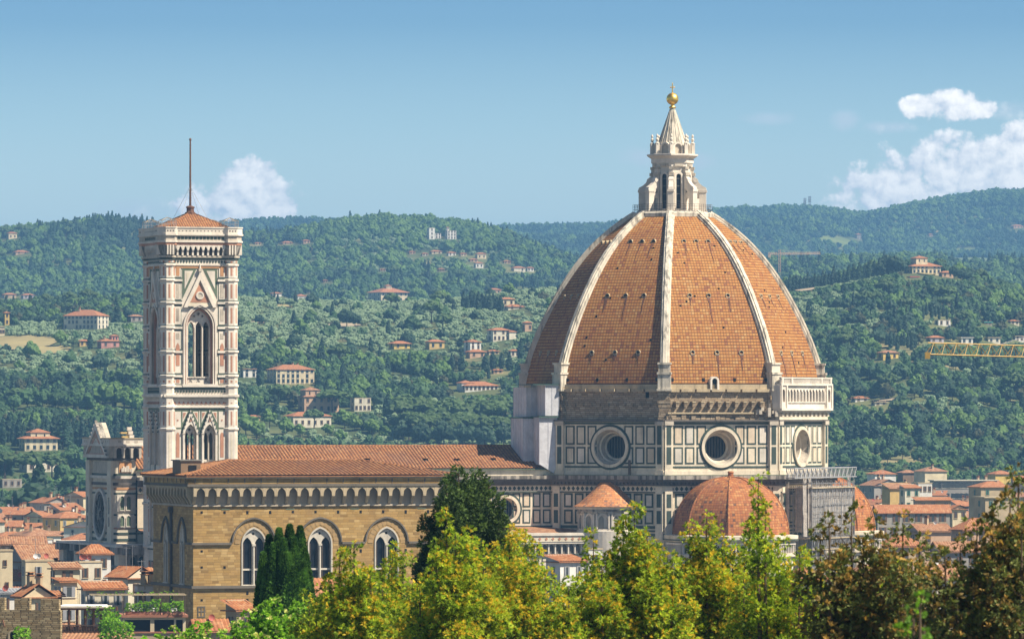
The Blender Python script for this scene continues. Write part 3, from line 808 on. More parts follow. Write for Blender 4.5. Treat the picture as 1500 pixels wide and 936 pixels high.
def drum():
    wall = MB(); rough = MB()
    masonry = []
    rows = [(Z_0 + 2.05, Z_0 + 5.15), (Z_0 + 5.55, Z_0 + 9.0)]
    for k in range(8):
        T = wall_frame(A_D * sin(radians(45 * k)), -A_D * cos(radians(45 * k)), 45 * k)
        h = FW / 2
        wall.sheet([(-h, Z_0), (h, Z_0), (h, Z_M), (-h, Z_M)], [circle(0, 45.7, 3.7, 40)], 0.0, 'white_marble', T)
        for s in (3.72, 5.95, 8.15):
            for q in (-1, 1):
                for a, b in rows: panel(wall, T, q * s, 1.82, a, b)
        wall.bar(-h + 1.6, h - 1.6, Z_M - 0.55, Z_M - 0.22, 0, 0.08, 'green_marble', T)
        wall.bar(-h + 1.6, h - 1.6, Z_0 + 1.35, Z_0 + 1.68, 0, 0.08, 'green_marble', T)
        wall.bar(-h + 1.3, h - 1.3, Z_0, Z_0 + 0.8, 0, 0.25, 'white_marble', T)
        for q in (-1, 1):
            pilaster(wall, T, q * (h - 0.72), 1.45, rows, Z_0, Z_M)
        wall.bar(-h - 0.2, h + 0.2, Z_M, Z_M + 0.28, -0.4, 0.75, 'dark_moulding', T)
        wall.bar(-h - 0.1, h + 0.1, Z_M - 0.12, Z_M, -0.2, 0.5, 'green_marble', T)
        if k == 1: continue
        # bare masonry above, never clad
        d = -0.55 if k != 0 else -0.35
        masonry.append(k)
        for q, (s0, s1) in enumerate([(-h, h)]):
            rough.bar(s0 - 0.1, s1 + 0.1, Z_M + 0.28, Z_T - 1.1, -2.0, d, 'rubble', T)
        rr = random.Random(20 + k)
        if k == 0:
            for i in range(22):
                s = -h + 0.9 + i * (FW - 1.8) / 21
                rough.bar(s - 0.45, s + 0.42, Z_M + 0.25, Z_M + 0.25 + rr.uniform(0.25, 1.3), d - 0.1, d + rr.uniform(0.1, 0.55), 'rubble', T)
            rough.bar(-h + 0.6, h - 4.5, Z_M + 1.35, Z_M + 1.62, d - 0.1, d + 0.65, 'trim_stone', T)
            for i in range(11):
                s = -h + 2.3 + i * 1.62
                ln = rr.uniform(0.8, 1.25)
                rough.bar(s - 0.28, s + 0.28, 53.0, 53.75, d - 0.1, d + ln, 'rubble', T)
                rough.bar(s - 0.34, s + 0.34, 53.75, 54.0, d - 0.1, d + ln + 0.12, 'trim_stone', T)
            for i in range(8):
                s = h - 3.8 + i * 0.5
                rough.bar(s - 0.25, s + 0.3, 50.7 + rr.uniform(0, 1.6), 52.6 + rr.uniform(-0.4, 0.5), d, d + rr.uniform(0.5, 1.5), 'carved_stone', T)
        else:
            for i in range(12):
                s = -h + 1.6 + i * (FW - 3.2) / 11
                rough.bar(s - 0.25, s + 0.25, 53.1, 53.55, d - 0.1, d + 0.28, 'rubble', T)
        if k == 7: rough.bar(h - 4.0, h - 3.3, 54.6, 56.2, d - 0.1, d + 0.03, 'dark_hole', T)
        # stone walk under the tiles
        rough.bar(-h, h, Z_T - 1.1, Z_T - 0.2, -1.2, d + 0.25, 'trim_stone', T)
        for i in range(7):
            s = -h + 1.6 + i * (FW - 3.2) / 6.3
            rough.bar(s - 1.3, s + 1.25, Z_T - 1.55 + rr.uniform(-.05, .05), Z_T - 1.05, -0.8, d + 0.62, 'trim_stone', T)
    for k in range(8):       # quoins at the corners
        a = radians(45 * k + 22.5); r = A_D / cos(pi / 8)
        rr = random.Random(50 + k)
        T = wall_frame((r - 0.5) * sin(a), -(r - 0.5) * cos(a), 45 * k + 22.5)
        z = Z_M + 0.28
        while z < Z_T - 0.6:
            hh = rr.uniform(0.45, 0.9)
            rough.box(-rr.uniform(0.9, 1.35), rr.uniform(0.9, 1.35), -1.5, rr.uniform(0.15, 0.42), z, z + hh - 0.06, 'rubble', T)
            z += hh
    w = wall.build('drum', duomo)
    for k in (7, 0, 1, 2, 6):
        T = wall_frame(A_D * sin(radians(45 * k)), -A_D * cos(radians(45 * k)), 45 * k)
        oculus(w, T, 0, 45.7, 3.72, 2.05, 2.6)
    rough.build('bare_masonry', duomo)
drum()

# dome: eight tiled faces, pointed profile
PROF_Z = [57.2, 59.0, 60.5, 64.0, 67.7, 73.6, 79.1, 83.5, 86.9, 88.9]
PROF_R = [28.15, 27.85, 27.5, 26.25, 24.75, 21.75, 18.1, 14.2, 10.2, 7.0]
PC = np.polyfit([(z - 57) / 10 for z in PROF_Z], PROF_R, 5)
def prof(z): return float(np.polyval(PC, (z - 57) / 10))
def dome():
    d = MB()
    zs = [57.2 + (88.7 - 57.2) * (i / 36.0) for i in range(37)]
    run = [0.0]
    for a, b in zip(zs, zs[1:]): run.append(run[-1] + sqrt((b - a) ** 2 + (0.924 * (prof(b) - prof(a))) ** 2))
    for k in range(8):
        a0, a1 = radians(45 * k - 22.5), radians(45 * k + 22.5)
        for i in range(36):
            r0, r1 = prof(zs[i]) - 0.55, prof(zs[i + 1]) - 0.55
            q = [(r0 * sin(a0), -r0 * cos(a0), zs[i]), (r0 * sin(a1), -r0 * cos(a1), zs[i]), (r1 * sin(a1), -r1 * cos(a1), zs[i + 1]), (r1 * sin(a0), -r1 * cos(a0), zs[i + 1])]
            w0, w1 = r0 * 0.3827, r1 * 0.3827
            u0 = k * 57.0
            d.add(q, [(0, 1, 2, 3)], 'dome_tile', None, [[(u0 - w0, run[i]), (u0 + w0, run[i]), (u0 + w1, run[i + 1]), (u0 - w1, run[i + 1])]])
    rr = random.Random(6)
    for k in (6, 7, 0, 1, 2):      # rain has drawn soot down from the round openings
        for z, sp in ((62.9, 4.7), (73.3, 3.7), (83.3, 2.35)):
            for i in (-1, 0, 1):
                for q in range(2):
                    s = i * sp + rr.uniform(-.22, .22); ln = rr.uniform(1.2, 4.6) if q == 0 else rr.uniform(.5, 2.2); wd = rr.uniform(.09, .2)
                    vs = []; n = 6
                    for j in range(n + 1):
                        zz = z - 0.45 - ln * j / n
                        r = (prof(zz) - 0.55) * cos(pi / 8)
                        T = wall_frame(r * sin(radians(45 * k)), -r * cos(radians(45 * k)), 45 * k)
                        w_ = wd * (1 - j / (n + .5)) ** .7; x = s + 0.05 * sin(j * 1.3 + i)
                        vs += [T(x - w_, 0.06, zz), T(x + w_, 0.06, zz)]
                    d.add(vs, [(2 * j, 2 * j + 1, 2 * j + 3, 2 * j + 2) for j in range(n)], 'soot_stain')
    rr = random.Random(4)
    for k in (7, 0, 1):      # putlog holes here and there
        for i in range(9):
            z = rr.uniform(60, 84); r = (prof(z) - 0.55) * cos(pi / 8)
            T = wall_frame(r * sin(radians(45 * k)), -r * cos(radians(45 * k)), 45 * k)
            s = rr.uniform(-0.34, 0.34) * r
            d.bar(s - 0.16, s + 0.16, z - 0.2, z + 0.2, -0.3, 0.08, 'dark_hole', T)
        for i in range(4):
            T = wall_frame((prof(57.9) - 0.55) * cos(pi / 8) * sin(radians(45 * k)), -(prof(57.9) - 0.55) * cos(pi / 8) * cos(radians(45 * k)), 45 * k)
            s = -9 + i * 6.0
            d.bar(s - 0.22, s + 0.22, 57.6, 58.25, -0.3, 0.10, 'dark_hole', T)
    dm = d.build('dome', duomo)
    # ribs
    for k in range(8):
        a = radians(45 * k + 22.5)
        T = lambda s, r, z, a=a: (r * sin(a) + s * cos(a), -r * cos(a) + s * sin(a), z)
        rb = MB()
        prev = None
        for i in range(37):
            z = zs[i]; r = prof(z) - 0.45
            dz, dr = 1.0, prof(z + 0.05) - prof(z - 0.05)
            nl = sqrt(0.01 + dr * dr); nr, nz = 0.1 / nl, -dr / nl
            wd = 0.70 - 0.06 * i / 36
            sec = []
            for s, hgt in ((-wd - .18, -0.55), (-wd - .18, 0.0), (-wd, 0.05), (-wd, 0.42), (-0.36, 0.45), (-0.32, 0.62), (0.32, 0.62), (0.36, 0.45), (wd, 0.42), (wd, 0.05), (wd + .18, 0.0), (wd + .18, -0.55)):
                sec.append((s, r + nr * hgt, z + nz * hgt))
            if prev:
                n = len(sec)
                rb.add(prev + sec, [(j, j + 1, n + j + 1, n + j) for j in range(n - 1)], 'rib_marble', T)
            prev = sec
        o = rb.build('rib', dm)
        pd = MB()
        r = prof(57.2) - 0.35
        pd.bar(-1.18, 1.18, 56.2, 58.9, r - 1.6, r + 0.62, 'rib_marble', T)
        pd.bar(-1.32, 1.32, 58.9, 59.3, r - 1.6, r + 0.80, 'rib_marble', T)
        pd.bar(-1.05, 1.05, 59.3, 60.7, r - 1.9, r + 0.35, 'rib_marble', T)
        pd.bar(-1.22, 1.22, 60.7, 61.05, r - 2.0, r + 0.55, 'rib_marble', T)
        pd.bar(-1.35, 1.35, 55.9, 56.3, r - 1.6, r + 0.78, 'rib_marble', T)
        pd.build('rib_pedestal', duomo)
    # small round openings, three rows of three on each face
    for k in (6, 7, 0, 1, 2):
        for z, sp in ((62.9, 4.7), (73.3, 3.7), (83.3, 2.35)):
            r = (prof(z) - 0.55) * cos(pi / 8)
            T = wall_frame(r * sin(radians(45 * k)), -r * cos(radians(45 * k)), 45 * k)
            for i in (-1, 0, 1):
                v = MB()
                s = i * sp
                v.ring(circle(s, z, 0.46, 10), circle(s, z, 0.32, 10), -0.9, 0.22, 'trim_stone', T)
                v.bar(s - 0.4, s + 0.4, z - 0.52, z - 0.38, -0.6, 0.24, 'lead', T)
                v.add([(p[0], 0.02, p[1]) for p in circle(s, z, 0.33, 10)], [tuple(range(10))], 'dark_hole', T)
                v.build('vent_opening', dm)
    # hatch over the walk on the south face
    hb = MB(); T = wall_frame(0, -A_D + 0.2, 0)
    hb.ring(arch(-1.2, 56.1, 57.7, 1.7, 0.8), arch(-1.2, 56.1, 57.7, 1.0, 0.5), -1.5, 0.5, 'clean_marble', T)
    hb.add([(p[0], 0.1, p[1]) for p in arch(-1.2, 56.1, 57.7, 1.1, 0.5)], [tuple(range(len(arch(0, 0, 1, 1, .5))))], 'dark_hole', T)
    hb.build('dome_hatch', duomo)
    # ring round the foot of the lantern
    rg = MB()
    r = prof(88.6)
    rg.lathe([(r - 0.1, 88.0), (r + 0.42, 88.05), (r + 0.42, 88.75), (r + 0.1, 88.95), (r - 1.2, 89.0)], 8, 'rib_marble', ph=radians(22.5), cap=True)
    rg.build('dome_crown_ring', duomo)
dome()

def gallery():
    """the finished white gallery on the south-east face"""
    T = wall_frame(A_D * sin(radians(45)), -A_D * cos(radians(45)), 45)
    h = FW / 2 - 0.1
    g = MB()
    # frieze and cornice below
    g.bar(-h, h, Z_M + 0.28, 51.2, -1.0, 0.55, 'white_marble', T)
    g.bar(-h, h, 51.2, 52.0, -1.0, 0.35, 'carved_stone', T)
    for i in range(12): g.bar(-h + 1.1 + i * 1.83, -h + 1.9 + i * 1.83, 51.28, 51.9, 0.3, 0.62, 'white_marble', T)
    g.bar(-h - 0.5, h + 0.5, 52.0, 52.35, -1.0, 1.0, 'white_marble', T)
    g.bar(-h - 0.7, h + 0.7, 52.35, 52.75, -1.0, 1.35, 'clean_marble', T)
    g.bar(-h, h, 52.75, 56.9, -1.9, -1.2, 'carved_stone', T)
    # arcade
    d0, d1 = 0.35, 0.9
    n = 12; ph = 1.40
    holes = [arch((i - (n - 1) / 2) * ph, 53.9, 55.75, 0.86, 0.43) for i in range(n)]
    S = n * ph / 2 + 0.35
    g.sheet([(-S, 52.75), (S, 52.75), (S, 56.9), (-S, 56.9)], holes, d1, 'clean_marble', T, d1 - d0)
    for i in range(n + 1):
        s = (i - n / 2) * ph
        g.bar(s - 0.16, s + 0.16, 53.8, 55.8, d1 - 0.02, d1 + 0.14, 'clean_marble', T)
    g.bar(-S, S, 53.75, 53.92, d1 - 0.1, d1 + 0.2, 'clean_marble', T)
    for q in (-1, 1):        # pavilions at both ends
        c = q * (S + 1.35)
        g.sheet([(c - 1.4, 52.75), (c + 1.4, 52.75), (c + 1.4, 56.9), (c - 1.4, 56.9)], [arch(c, 53.9, 55.6, 1.25, 0.62)], d1 + 0.2, 'clean_marble', T, 0.7)
        for e in (-1, 1):
            g.bar(c + e * 1.15 - 0.25, c + e * 1.15 + 0.25, 52.75, 56.9, d1 + 0.18, d1 + 0.42, 'clean_marble', T)
            g.bar(c + e * 1.4 - 0.15, c + e * 1.4 + 0.15, 52.75, 56.9, -1.2, d1 + 0.2, 'clean_marble', T)
        g.bar(c - 0.6, c + 0.6, 52.9, 53.7, d1 + 0.0, d1 + 0.25, 'clean_marble', T)
    g.bar(-h - 0.75, h + 0.75, 56.9, 57.25, -1.6, 1.3, 'clean_marble', T)
    # balustrade on top
    for i in range(64):
        s = -h - 0.4 + i * (2 * h + 0.8) / 63
        g.bar(s - 0.10, s + 0.10, 57.25, 58.15, 0.85, 1.1, 'clean_marble', T)
    g.bar(-h - 0.6, h + 0.6, 58.15, 58.4, 0.72, 1.22, 'clean_marble', T)
    for q in (-1, 0.62, -0.62, 1): g.bar(q * h - 0.35, q * h + 0.35, 57.25, 58.45, 0.7, 1.26, 'clean_marble', T)
    g.build('gallery', duomo)
gallery()

def lantern():
    z0 = 88.95
    L = empty('lantern', (0, 0, 0)); L.parent = duomo
    b = MB()
    b.lathe([(6.6, z0 - 0.3), (6.6, z0 + 0.25), (6.2, z0 + 0.3)], 8, 'clean_marble', ph=radians(22.5))
    b.lathe([(3.5, z0), (3.5, 97.3), (3.75, 97.4), (3.75, 98.0), (3.95, 98.1), (3.95, 98.9), (4.5, 99.3), (4.75, 99.45), (4.75, 99.75), (4.3, 99.8)], 8, 'clean_marble', ph=radians(22.5))
    b.build('lantern_body', L)
    for k in range(8):
        T = wall_frame(3.5 * cos(pi / 8) * sin(radians(45 * k)), -3.5 * cos(pi / 8) * cos(radians(45 * k)), 45 * k)
        w = MB()
        w.ring(arch(0, z0 + 0.5, 95.6, 1.75, 0.875), arch(0, z0 + 0.7, 95.6, 0.95, 0.475), -0.1, 0.30, 'clean_marble', T)
        ou = arch(0, z0 + 0.7, 95.6, 0.97, 0.485)
        w.add([(p[0], 0.03, p[1]) for p in ou], [tuple(range(len(ou)))], 'dark_glass', T)
        for z in (91, 92.4, 93.8, 95.2): w.bar(-0.48, 0.48, z - 0.04, z + 0.04, 0.02, 0.07, 'lead', T)
        w.bar(-0.85, 0.85, 97.5, 97.9, 0.2, 0.42, 'carved_stone', T)
        w.build('lantern_window', L)
        # flying buttress with volute on each corner
        a = radians(45 * k + 22.5)
        R = lambda s, r, z, a=a: ((r) * sin(a) + s * cos(a), -(r) * cos(a) + s * sin(a), z)
        f = MB()
        f.bar(-0.52, 0.52, z0, 93.0, 5.0, 6.25, 'clean_marble', R)
        f.bar(-0.62, 0.62, 92.7, 93.1, 4.9, 6.4, 'clean_marble', R)
        f.bar(-0.62, 0.62, z0, z0 + 0.5, 4.9, 6.4, 'clean_marble', R)
        f.bar(-0.35, 0.35, z0, 97.4, 3.2, 3.95, 'clean_marble', R)
        f.bar(-0.48, 0.48, 95.7, 96.3, 3.2, 4.25, 'carved_stone', R)
        f.bar(-0.42, 0.42, 96.9, 97.4, 3.2, 4.1, 'carved_stone', R)
        pts = [(6.35, 93.1), (6.2, 93.6), (5.6, 93.9), (5.0, 94.4), (4.55, 95.1), (4.3, 95.5), (3.7, 95.7), (3.7, 93.6), (3.95, 93.2), (5.0, 92.4), (5.0, 93.0)]
        vs = [R(s, r, z) for s in (-0.42, 0.42) for r, z in pts]
        n = len(pts)
        f.add(vs, [tuple(range(n)), tuple(range(2 * n - 1, n - 1, -1))] + [(i, (i + 1) % n, n + (i + 1) % n, n + i) for i in range(n)], 'clean_marble')
        # scroll and passage arch
        f.tube(R(-0.5, 4.35, 94.9), R(0.5, 4.35, 94.9), 0.42, 'clean_marble', n=10)
        f.bar(-0.3, 0.3, z0 + 2.6, z0 + 3.6, 3.9, 5.05, 'clean_marble', R)
        f.build('lantern_buttress', L)
    c = MB()      # crown of niches and pinnacles
    c.lathe([(3.15, 99.7), (3.15, 101.3), (2.9, 101.4)], 8, 'carved_stone', ph=radians(22.5))
    for k in range(8):
        T = wall_frame(3.15 * cos(pi / 8) * sin(radians(45 * k)), -3.15 * cos(pi / 8) * cos(radians(45 * k)), 45 * k)
        ou = arch(0, 99.75, 101.0, 1.9, 0.95); inn = arch(0, 99.75, 101.0, 1.3, 0.65)
        c.ring(ou, inn, -0.4, 0.35, 'clean_marble', T)
        c.add([(p[0], 0.02, p[1]) for p in inn], [tuple(range(len(inn)))], 'carved_stone', T)
        a = radians(45 * k + 22.5)
        x, y = 3.75 * sin(a), -3.75 * cos(a)
        c.box(x - 0.33, x + 0.33, y - 0.33, y + 0.33, 99.7, 101.6, 'clean_marble')
        c.lathe([(0.42, 101.6), (0.45, 101.8), (0.18, 102.0), (0.30, 102.3), (0.32, 102.55), (0.12, 102.8), (0.24, 103.05), (0.2, 103.25), (0.02, 103.5)], 8, 'clean_marble', (x, y))
    c.build('lantern_crown', L)
    s = MB()
    s.lathe([(2.95, 101.0), (2.75, 101.6), (1.0, 106.6), (0.5, 108.1), (0.55, 108.3)], 16, 'rib_marble', ph=radians(11.25))
    for k in range(16):
        a = radians(22.5 * k)
        s.tube((2.72 * sin(a), -2.72 * cos(a), 101.6), (0.5 * sin(a), -0.5 * cos(a), 108.1), 0.11, 'rib_marble', 0.05, 4)
    s.lathe([(0.62, 107.4), (0.5, 108.35)], 12, 'copper_green')
    s.build('lantern_spire', L)
    g = MB()
    g.lathe([(0.3, 108.2), (0.62, 108.35), (0.66, 108.55), (0.34, 108.75), (0.30, 108.95), (0.5, 109.0)], 16, 'gold')
    g.lathe([(max(0.01, 1.12 * sin(pi * i / 20)), 110.05 - 1.12 * cos(pi * i / 20)) for i in range(21)], 32, 'gold')
    g.build('gold_ball', L, smooth=True)
    x = MB()
    x.tube((0, 0, 111.0), (0, 0, 112.9), 0.13, 'gold', 0.09, 8)
    x.tube((-0.36 * cos(PHI), 0.36 * sin(PHI), 112.2), (0.36 * cos(PHI), -0.36 * sin(PHI), 112.2), 0.09, 'gold', n=8)
    for p in ((-.36, 112.2), (.36, 112.2), (0, 112.9)): x.lathe([(0.02, p[1] - 0.14), (0.13, p[1]), (0.02, p[1] + 0.14)], 8, 'gold', (p[0] * cos(PHI), -p[0] * sin(PHI)))
    x.build('gold_cross', L)
    r = MB()       # railing of the walk
    R0 = 7.35
    for k in range(8):
        a0, a1 = radians(45 * k - 22.5), radians(45 * k + 22.5)
        p0, p1 = Vector((R0 * sin(a0), -R0 * cos(a0), 0)), Vector((R0 * sin(a1), -R0 * cos(a1), 0))
        for z in (89.5, 90.0, 90.4): r.tube(p0 + Vector((0, 0, z)), p1 + Vector((0, 0, z)), 0.03, 'iron', n=4)
        for i in range(6):
            p = p0.lerp(p1, i / 6)
            r.tube(p + Vector((0, 0, 88.7)), p + Vector((0, 0, 90.4)), 0.035, 'iron', n=4)
    r.build('lantern_railing', L)
lantern()

def lower_octagon():
    A = 26.9; w = 2 * A * tan(pi / 8); h = w / 2
    b = MB()
    rows = [(31.8, 34.35), (34.75, 37.35)]
    for k in range(8):
        T = wall_frame(A * sin(radians(45 * k)), -A * cos(radians(45 * k)), 45 * k)
        b.bar(-h, h, 0, 40.0, -3, 0, 'white_marble', T)
        if k not in (6,):
            for s in (1.5, 3.72, 5.95, 8.15):
                for q in (-1, 1):
                    for a, c in rows: panel(b, T, q * s, 1.75, a, c, 0.34)
            for q in (-1, 1):
                b.bar(q * (h - 0.75) - 0.72, q * (h - 0.75) + 0.72, 29, 38.6, -0.1, 0.6, 'white_marble', T)
                for a, c in rows: b.bar(q * (h - 0.75) - 0.42, q * (h - 0.75) + 0.42, a + 0.1, c - 0.1, 0.5, 0.66, 'green_marble', T)
        b.bar(-h, h, 31.0, 31.5, 0, 0.12, 'green_marble', T); b.bar(-h, h, 29.6, 30.1, 0, 0.18, 'green_marble', T)
        b.bar(-h, h, 30.4, 30.7, 0, 0.15, 'green_marble', T)
        b.bar(-h - 0.1, h + 0.1, 37.45, 37.65, -0.1, 0.45, 'green_marble', T)
        b.bar(-h - 0.2, h + 0.2, 37.65, 38.75, -0.1, 0.40, 'white_marble', T)
        n = 24
        for i in range(n):        # patterned band
            s = -h + w * (i + 0.5) / n
            b.prism([(s - 0.36, 38.2), (s, 37.75), (s + 0.36, 38.2), (s, 38.65)], 0.38, 0.44, 'green_marble', T)
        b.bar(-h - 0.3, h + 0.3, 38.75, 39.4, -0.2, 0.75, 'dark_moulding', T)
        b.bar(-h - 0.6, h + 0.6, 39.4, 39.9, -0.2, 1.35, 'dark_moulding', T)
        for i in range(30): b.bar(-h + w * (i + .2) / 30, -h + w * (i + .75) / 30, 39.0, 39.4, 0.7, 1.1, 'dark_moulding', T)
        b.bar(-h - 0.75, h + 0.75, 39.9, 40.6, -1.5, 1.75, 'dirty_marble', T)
        b.bar(-h - 0.7, h + 0.7, 40.6, 40.72, 1.2, 1.72, 'sage_marble', T)
    b.build('octagon_base', duomo)
    p = MB(); T = wall_frame(A_D * sin(radians(-45)), -A_D * cos(radians(-45)), -45)
    p.bar(4.0, 4.35, 40.7, 43.4, 0.5, 0.85, 'iron', T); p.build('flue_pipe', duomo)
lower_octagon()

def tribune(k, name='tribune'):
    """apse with its own half dome, on the axis of face k"""
    a = radians(45 * k); D = 31.5 if k == 0 else 29.0
    cx, cy = D * sin(a), -D * cos(a)
    E = empty(name, (cx, cy, 0)); E.parent = duomo
    R = 11.3
    b = MB()
    b.lathe([(R, 0), (R, 26.0), (R + 0.5, 26.1), (R + 0.5, 26.6), (R, 26.7), (R, 28.6), (R + 0.7, 28.9), (R + 0.9, 29.3), (R + 0.9, 29.9), (R - 0.3, 30.0)], 8, 'white_marble', ph=radians(22.5))
    ap = R * cos(pi / 8); w = 2 * R * sin(pi / 8)
    for j in range(8):
        T = wall_frame(ap * sin(radians(45 * j)), -ap * cos(radians(45 * j)), 45 * j)
        n = 12
        for i in range(n):      # little corbel arches under the cornice
            s = -w / 2 + w * (i + 0.5) / n
            ou = arch(s, 26.75, 27.7, w / n * 0.62, 0.45)
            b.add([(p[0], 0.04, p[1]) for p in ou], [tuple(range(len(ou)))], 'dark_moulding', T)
            b.bar(s + w / n * 0.5 - 0.1, s + w / n * 0.5 + 0.1, 26.7, 28.4, 0, 0.35, 'clean_marble', T)
        b.bar(-w / 2, w / 2, 28.25, 28.6, 0, 0.5, 'clean_marble', T)
        b.bar(-w / 2 - .2, w / 2 + .2, 29.0, 29.2, 0.85, 1.0, 'green_marble', T)
        for r_, m, d in ((3.4, 'green_marble', 0.06), (3.1, 'clean_marble', 0.25), (2.55, 'green_marble', 0.12), (2.25, 'clean_marble', 0.2), (1.8, 'dark_glass', 0.22)):
            ou = arch(0, 12, 22.2, 2 * r_, r_ * 1.08)
            b.add([(p[0], d, p[1]) for p in ou], [tuple(range(len(ou)))], m, T)
            if m == 'clean_marble': b.ring(ou, arch(0, 12.3, 22.2, 2 * r_ - 0.5, (r_ - .25) * 1.08), 0, d + 0.12, m, T)
        b.bar(-0.12, 0.12, 12, 24.4, 0.15, 0.36, 'clean_marble', T)
        for q in (-1, 1):
            panel(b, T, q * (w / 2 - 0.62), 0.8, 20.5, 25.5, 0.16)
    b.build('tribune_wall', E)
    d = MB()
    n = 14
    Rr, z0, z1 = 10.45, 30.0, 40.3
    def pr(t): return Rr * cos(t * pi / 2 * 0.985) ** 0.92, z0 + (z1 - z0) * sin(t * pi / 2)
    run = 0
    for i in range(n):
        r0, za = pr(i / n); r1, zb = pr((i + 1) / n)
        st = sqrt((r1 - r0) ** 2 + (zb - za) ** 2)
        for j in range(8):
            a0, a1 = radians(45 * j - 22.5), radians(45 * j + 22.5)
            d.add([(r0 * sin(a0), -r0 * cos(a0), za), (r0 * sin(a1), -r0 * cos(a1), za), (r1 * sin(a1), -r1 * cos(a1), zb), (r1 * sin(a0), -r1 * cos(a0), zb)], [(0, 1, 2, 3)], 'small_dome_tile', None,
                  [[(j * 31 - r0 * .383, run), (j * 31 + r0 * .383, run), (j * 31 + r1 * .383, run + st), (j * 31 - r1 * .383, run + st)]])
        run += st
    for j in range(8):
        aa = radians(45 * j + 22.5)
        for i in range(n):
            r0, za = pr(i / n); r1, zb = pr((i + 1) / n)
            d.tube((r0 * sin(aa), -r0 * cos(aa), za), (r1 * sin(aa), -r1 * cos(aa), zb), 0.16, 'small_dome_tile', n=5)
    o = d.build('tribune_dome', E)
    f = MB()
    f.lathe([(0.75, z1 - 0.5), (0.9, z1 + 0.1), (0.55, z1 + 0.2), (0.5, z1 + 0.75), (0.62, z1 + 0.85), (0.5, z1 + 1.1), (0.1, z1 + 1.15)], 10, 'small_dome_tile')
    f.build('finial', o)
tribune(0); tribune(2)

def exedra():
    """small round chapel with niches and a conical roof, set against the south-west face"""
    a = radians(-45); D = 26.9
    cx, cy = D * sin(a), -D * cos(a)
    E = empty('exedra', (cx, cy, 0)); E.parent = duomo
    b = MB(); R = 5.35; n = 12
    b.lathe([(R + 0.5, 0.0), (R + 0.5, 30.6), (R + 0.2, 30.7), (R + 0.2, 31.0), (R - 0.35, 31.0), (R - 0.35, 34.0), (R + 0.35, 34.1), (R + 0.35, 34.5), (R + 0.7, 34.9), (R + 0.7, 35.05)], 48, 'clean_marble')
    b.lathe([(R + 0.3, 34.1), (R + 0.38, 34.12), (R + 0.38, 34.48), (R + 0.3, 34.5)], 48, 'dirty_marble', cap=False)
    for j in range(n):
        an = 30 * j
        T = wall_frame((R - 0.3) * sin(radians(an)), -(R - 0.3) * cos(radians(an)), an)
        ou = arch(0, 31.05, 32.6, 2.3, 1.15); inn = arch(0, 31.05, 32.6, 1.75, 0.875)
        b.ring(ou, inn, -0.5, 0.28, 'clean_marble', T)
        b.add([(p[0], -0.1 , p[1]) for p in inn], [tuple(range(len(inn)))], 'carved_stone', T)
        b.add([(p[0] * 0.5 - 0.3, 0.0, 31.05 + (p[1] - 31.05) * 0.92) for p in inn], [tuple(range(len(inn)))], 'dirty_marble', T)  # narrower arch sheet in darker marble, left of centre in each niche
        T2 = wall_frame(R * sin(radians(an + 15)), -R * cos(radians(an + 15)), an + 15)
        for q in (-0.28, 0.28): b.bar(q - 0.14, q + 0.14, 31.0, 34.0, -0.4, 0.28, 'clean_marble', T2)
        b.bar(-0.5, 0.5, 33.7, 34.1, -0.4, 0.4, 'carved_stone', T2)
    b.build('exedra_wall', E)
    r = MB(); run = 0; m = 24
    pf = [(6.35, 35.0), (5.4, 35.55), (4.0, 36.8), (2.6, 38.2), (1.6, 39.3), (0.9, 39.75), (0.2, 39.8)]
    for (r0, za), (r1, zb) in zip(pf, pf[1:]):
        st = sqrt((r1 - r0) ** 2 + (zb - za) ** 2)
        for j in range(m):
            a0, a1 = 2 * pi * j / m, 2 * pi * (j + 1) / m
            r.add([(r0 * sin(a0), -r0 * cos(a0), za), (r0 * sin(a1), -r0 * cos(a1), za), (r1 * sin(a1), -r1 * cos(a1), zb), (r1 * sin(a0), -r1 * cos(a0), zb)], [(0, 1, 2, 3)], 'exedra_tile', None,
                  [[(j * 6.35 * 2 * pi / m - r0 * .13, run), (j * 6.35 * 2 * pi / m + r0 * .13, run), (j * 6.35 * 2 * pi / m + r1 * .13, run + st), (j * 6.35 * 2 * pi / m - r1 * .13, run + st)]])
        run += st
    r.lathe([(6.35, 34.95), (6.35, 35.02)], 24, 'exedra_tile')
    r.build('exedra_roof', E)
exedra()

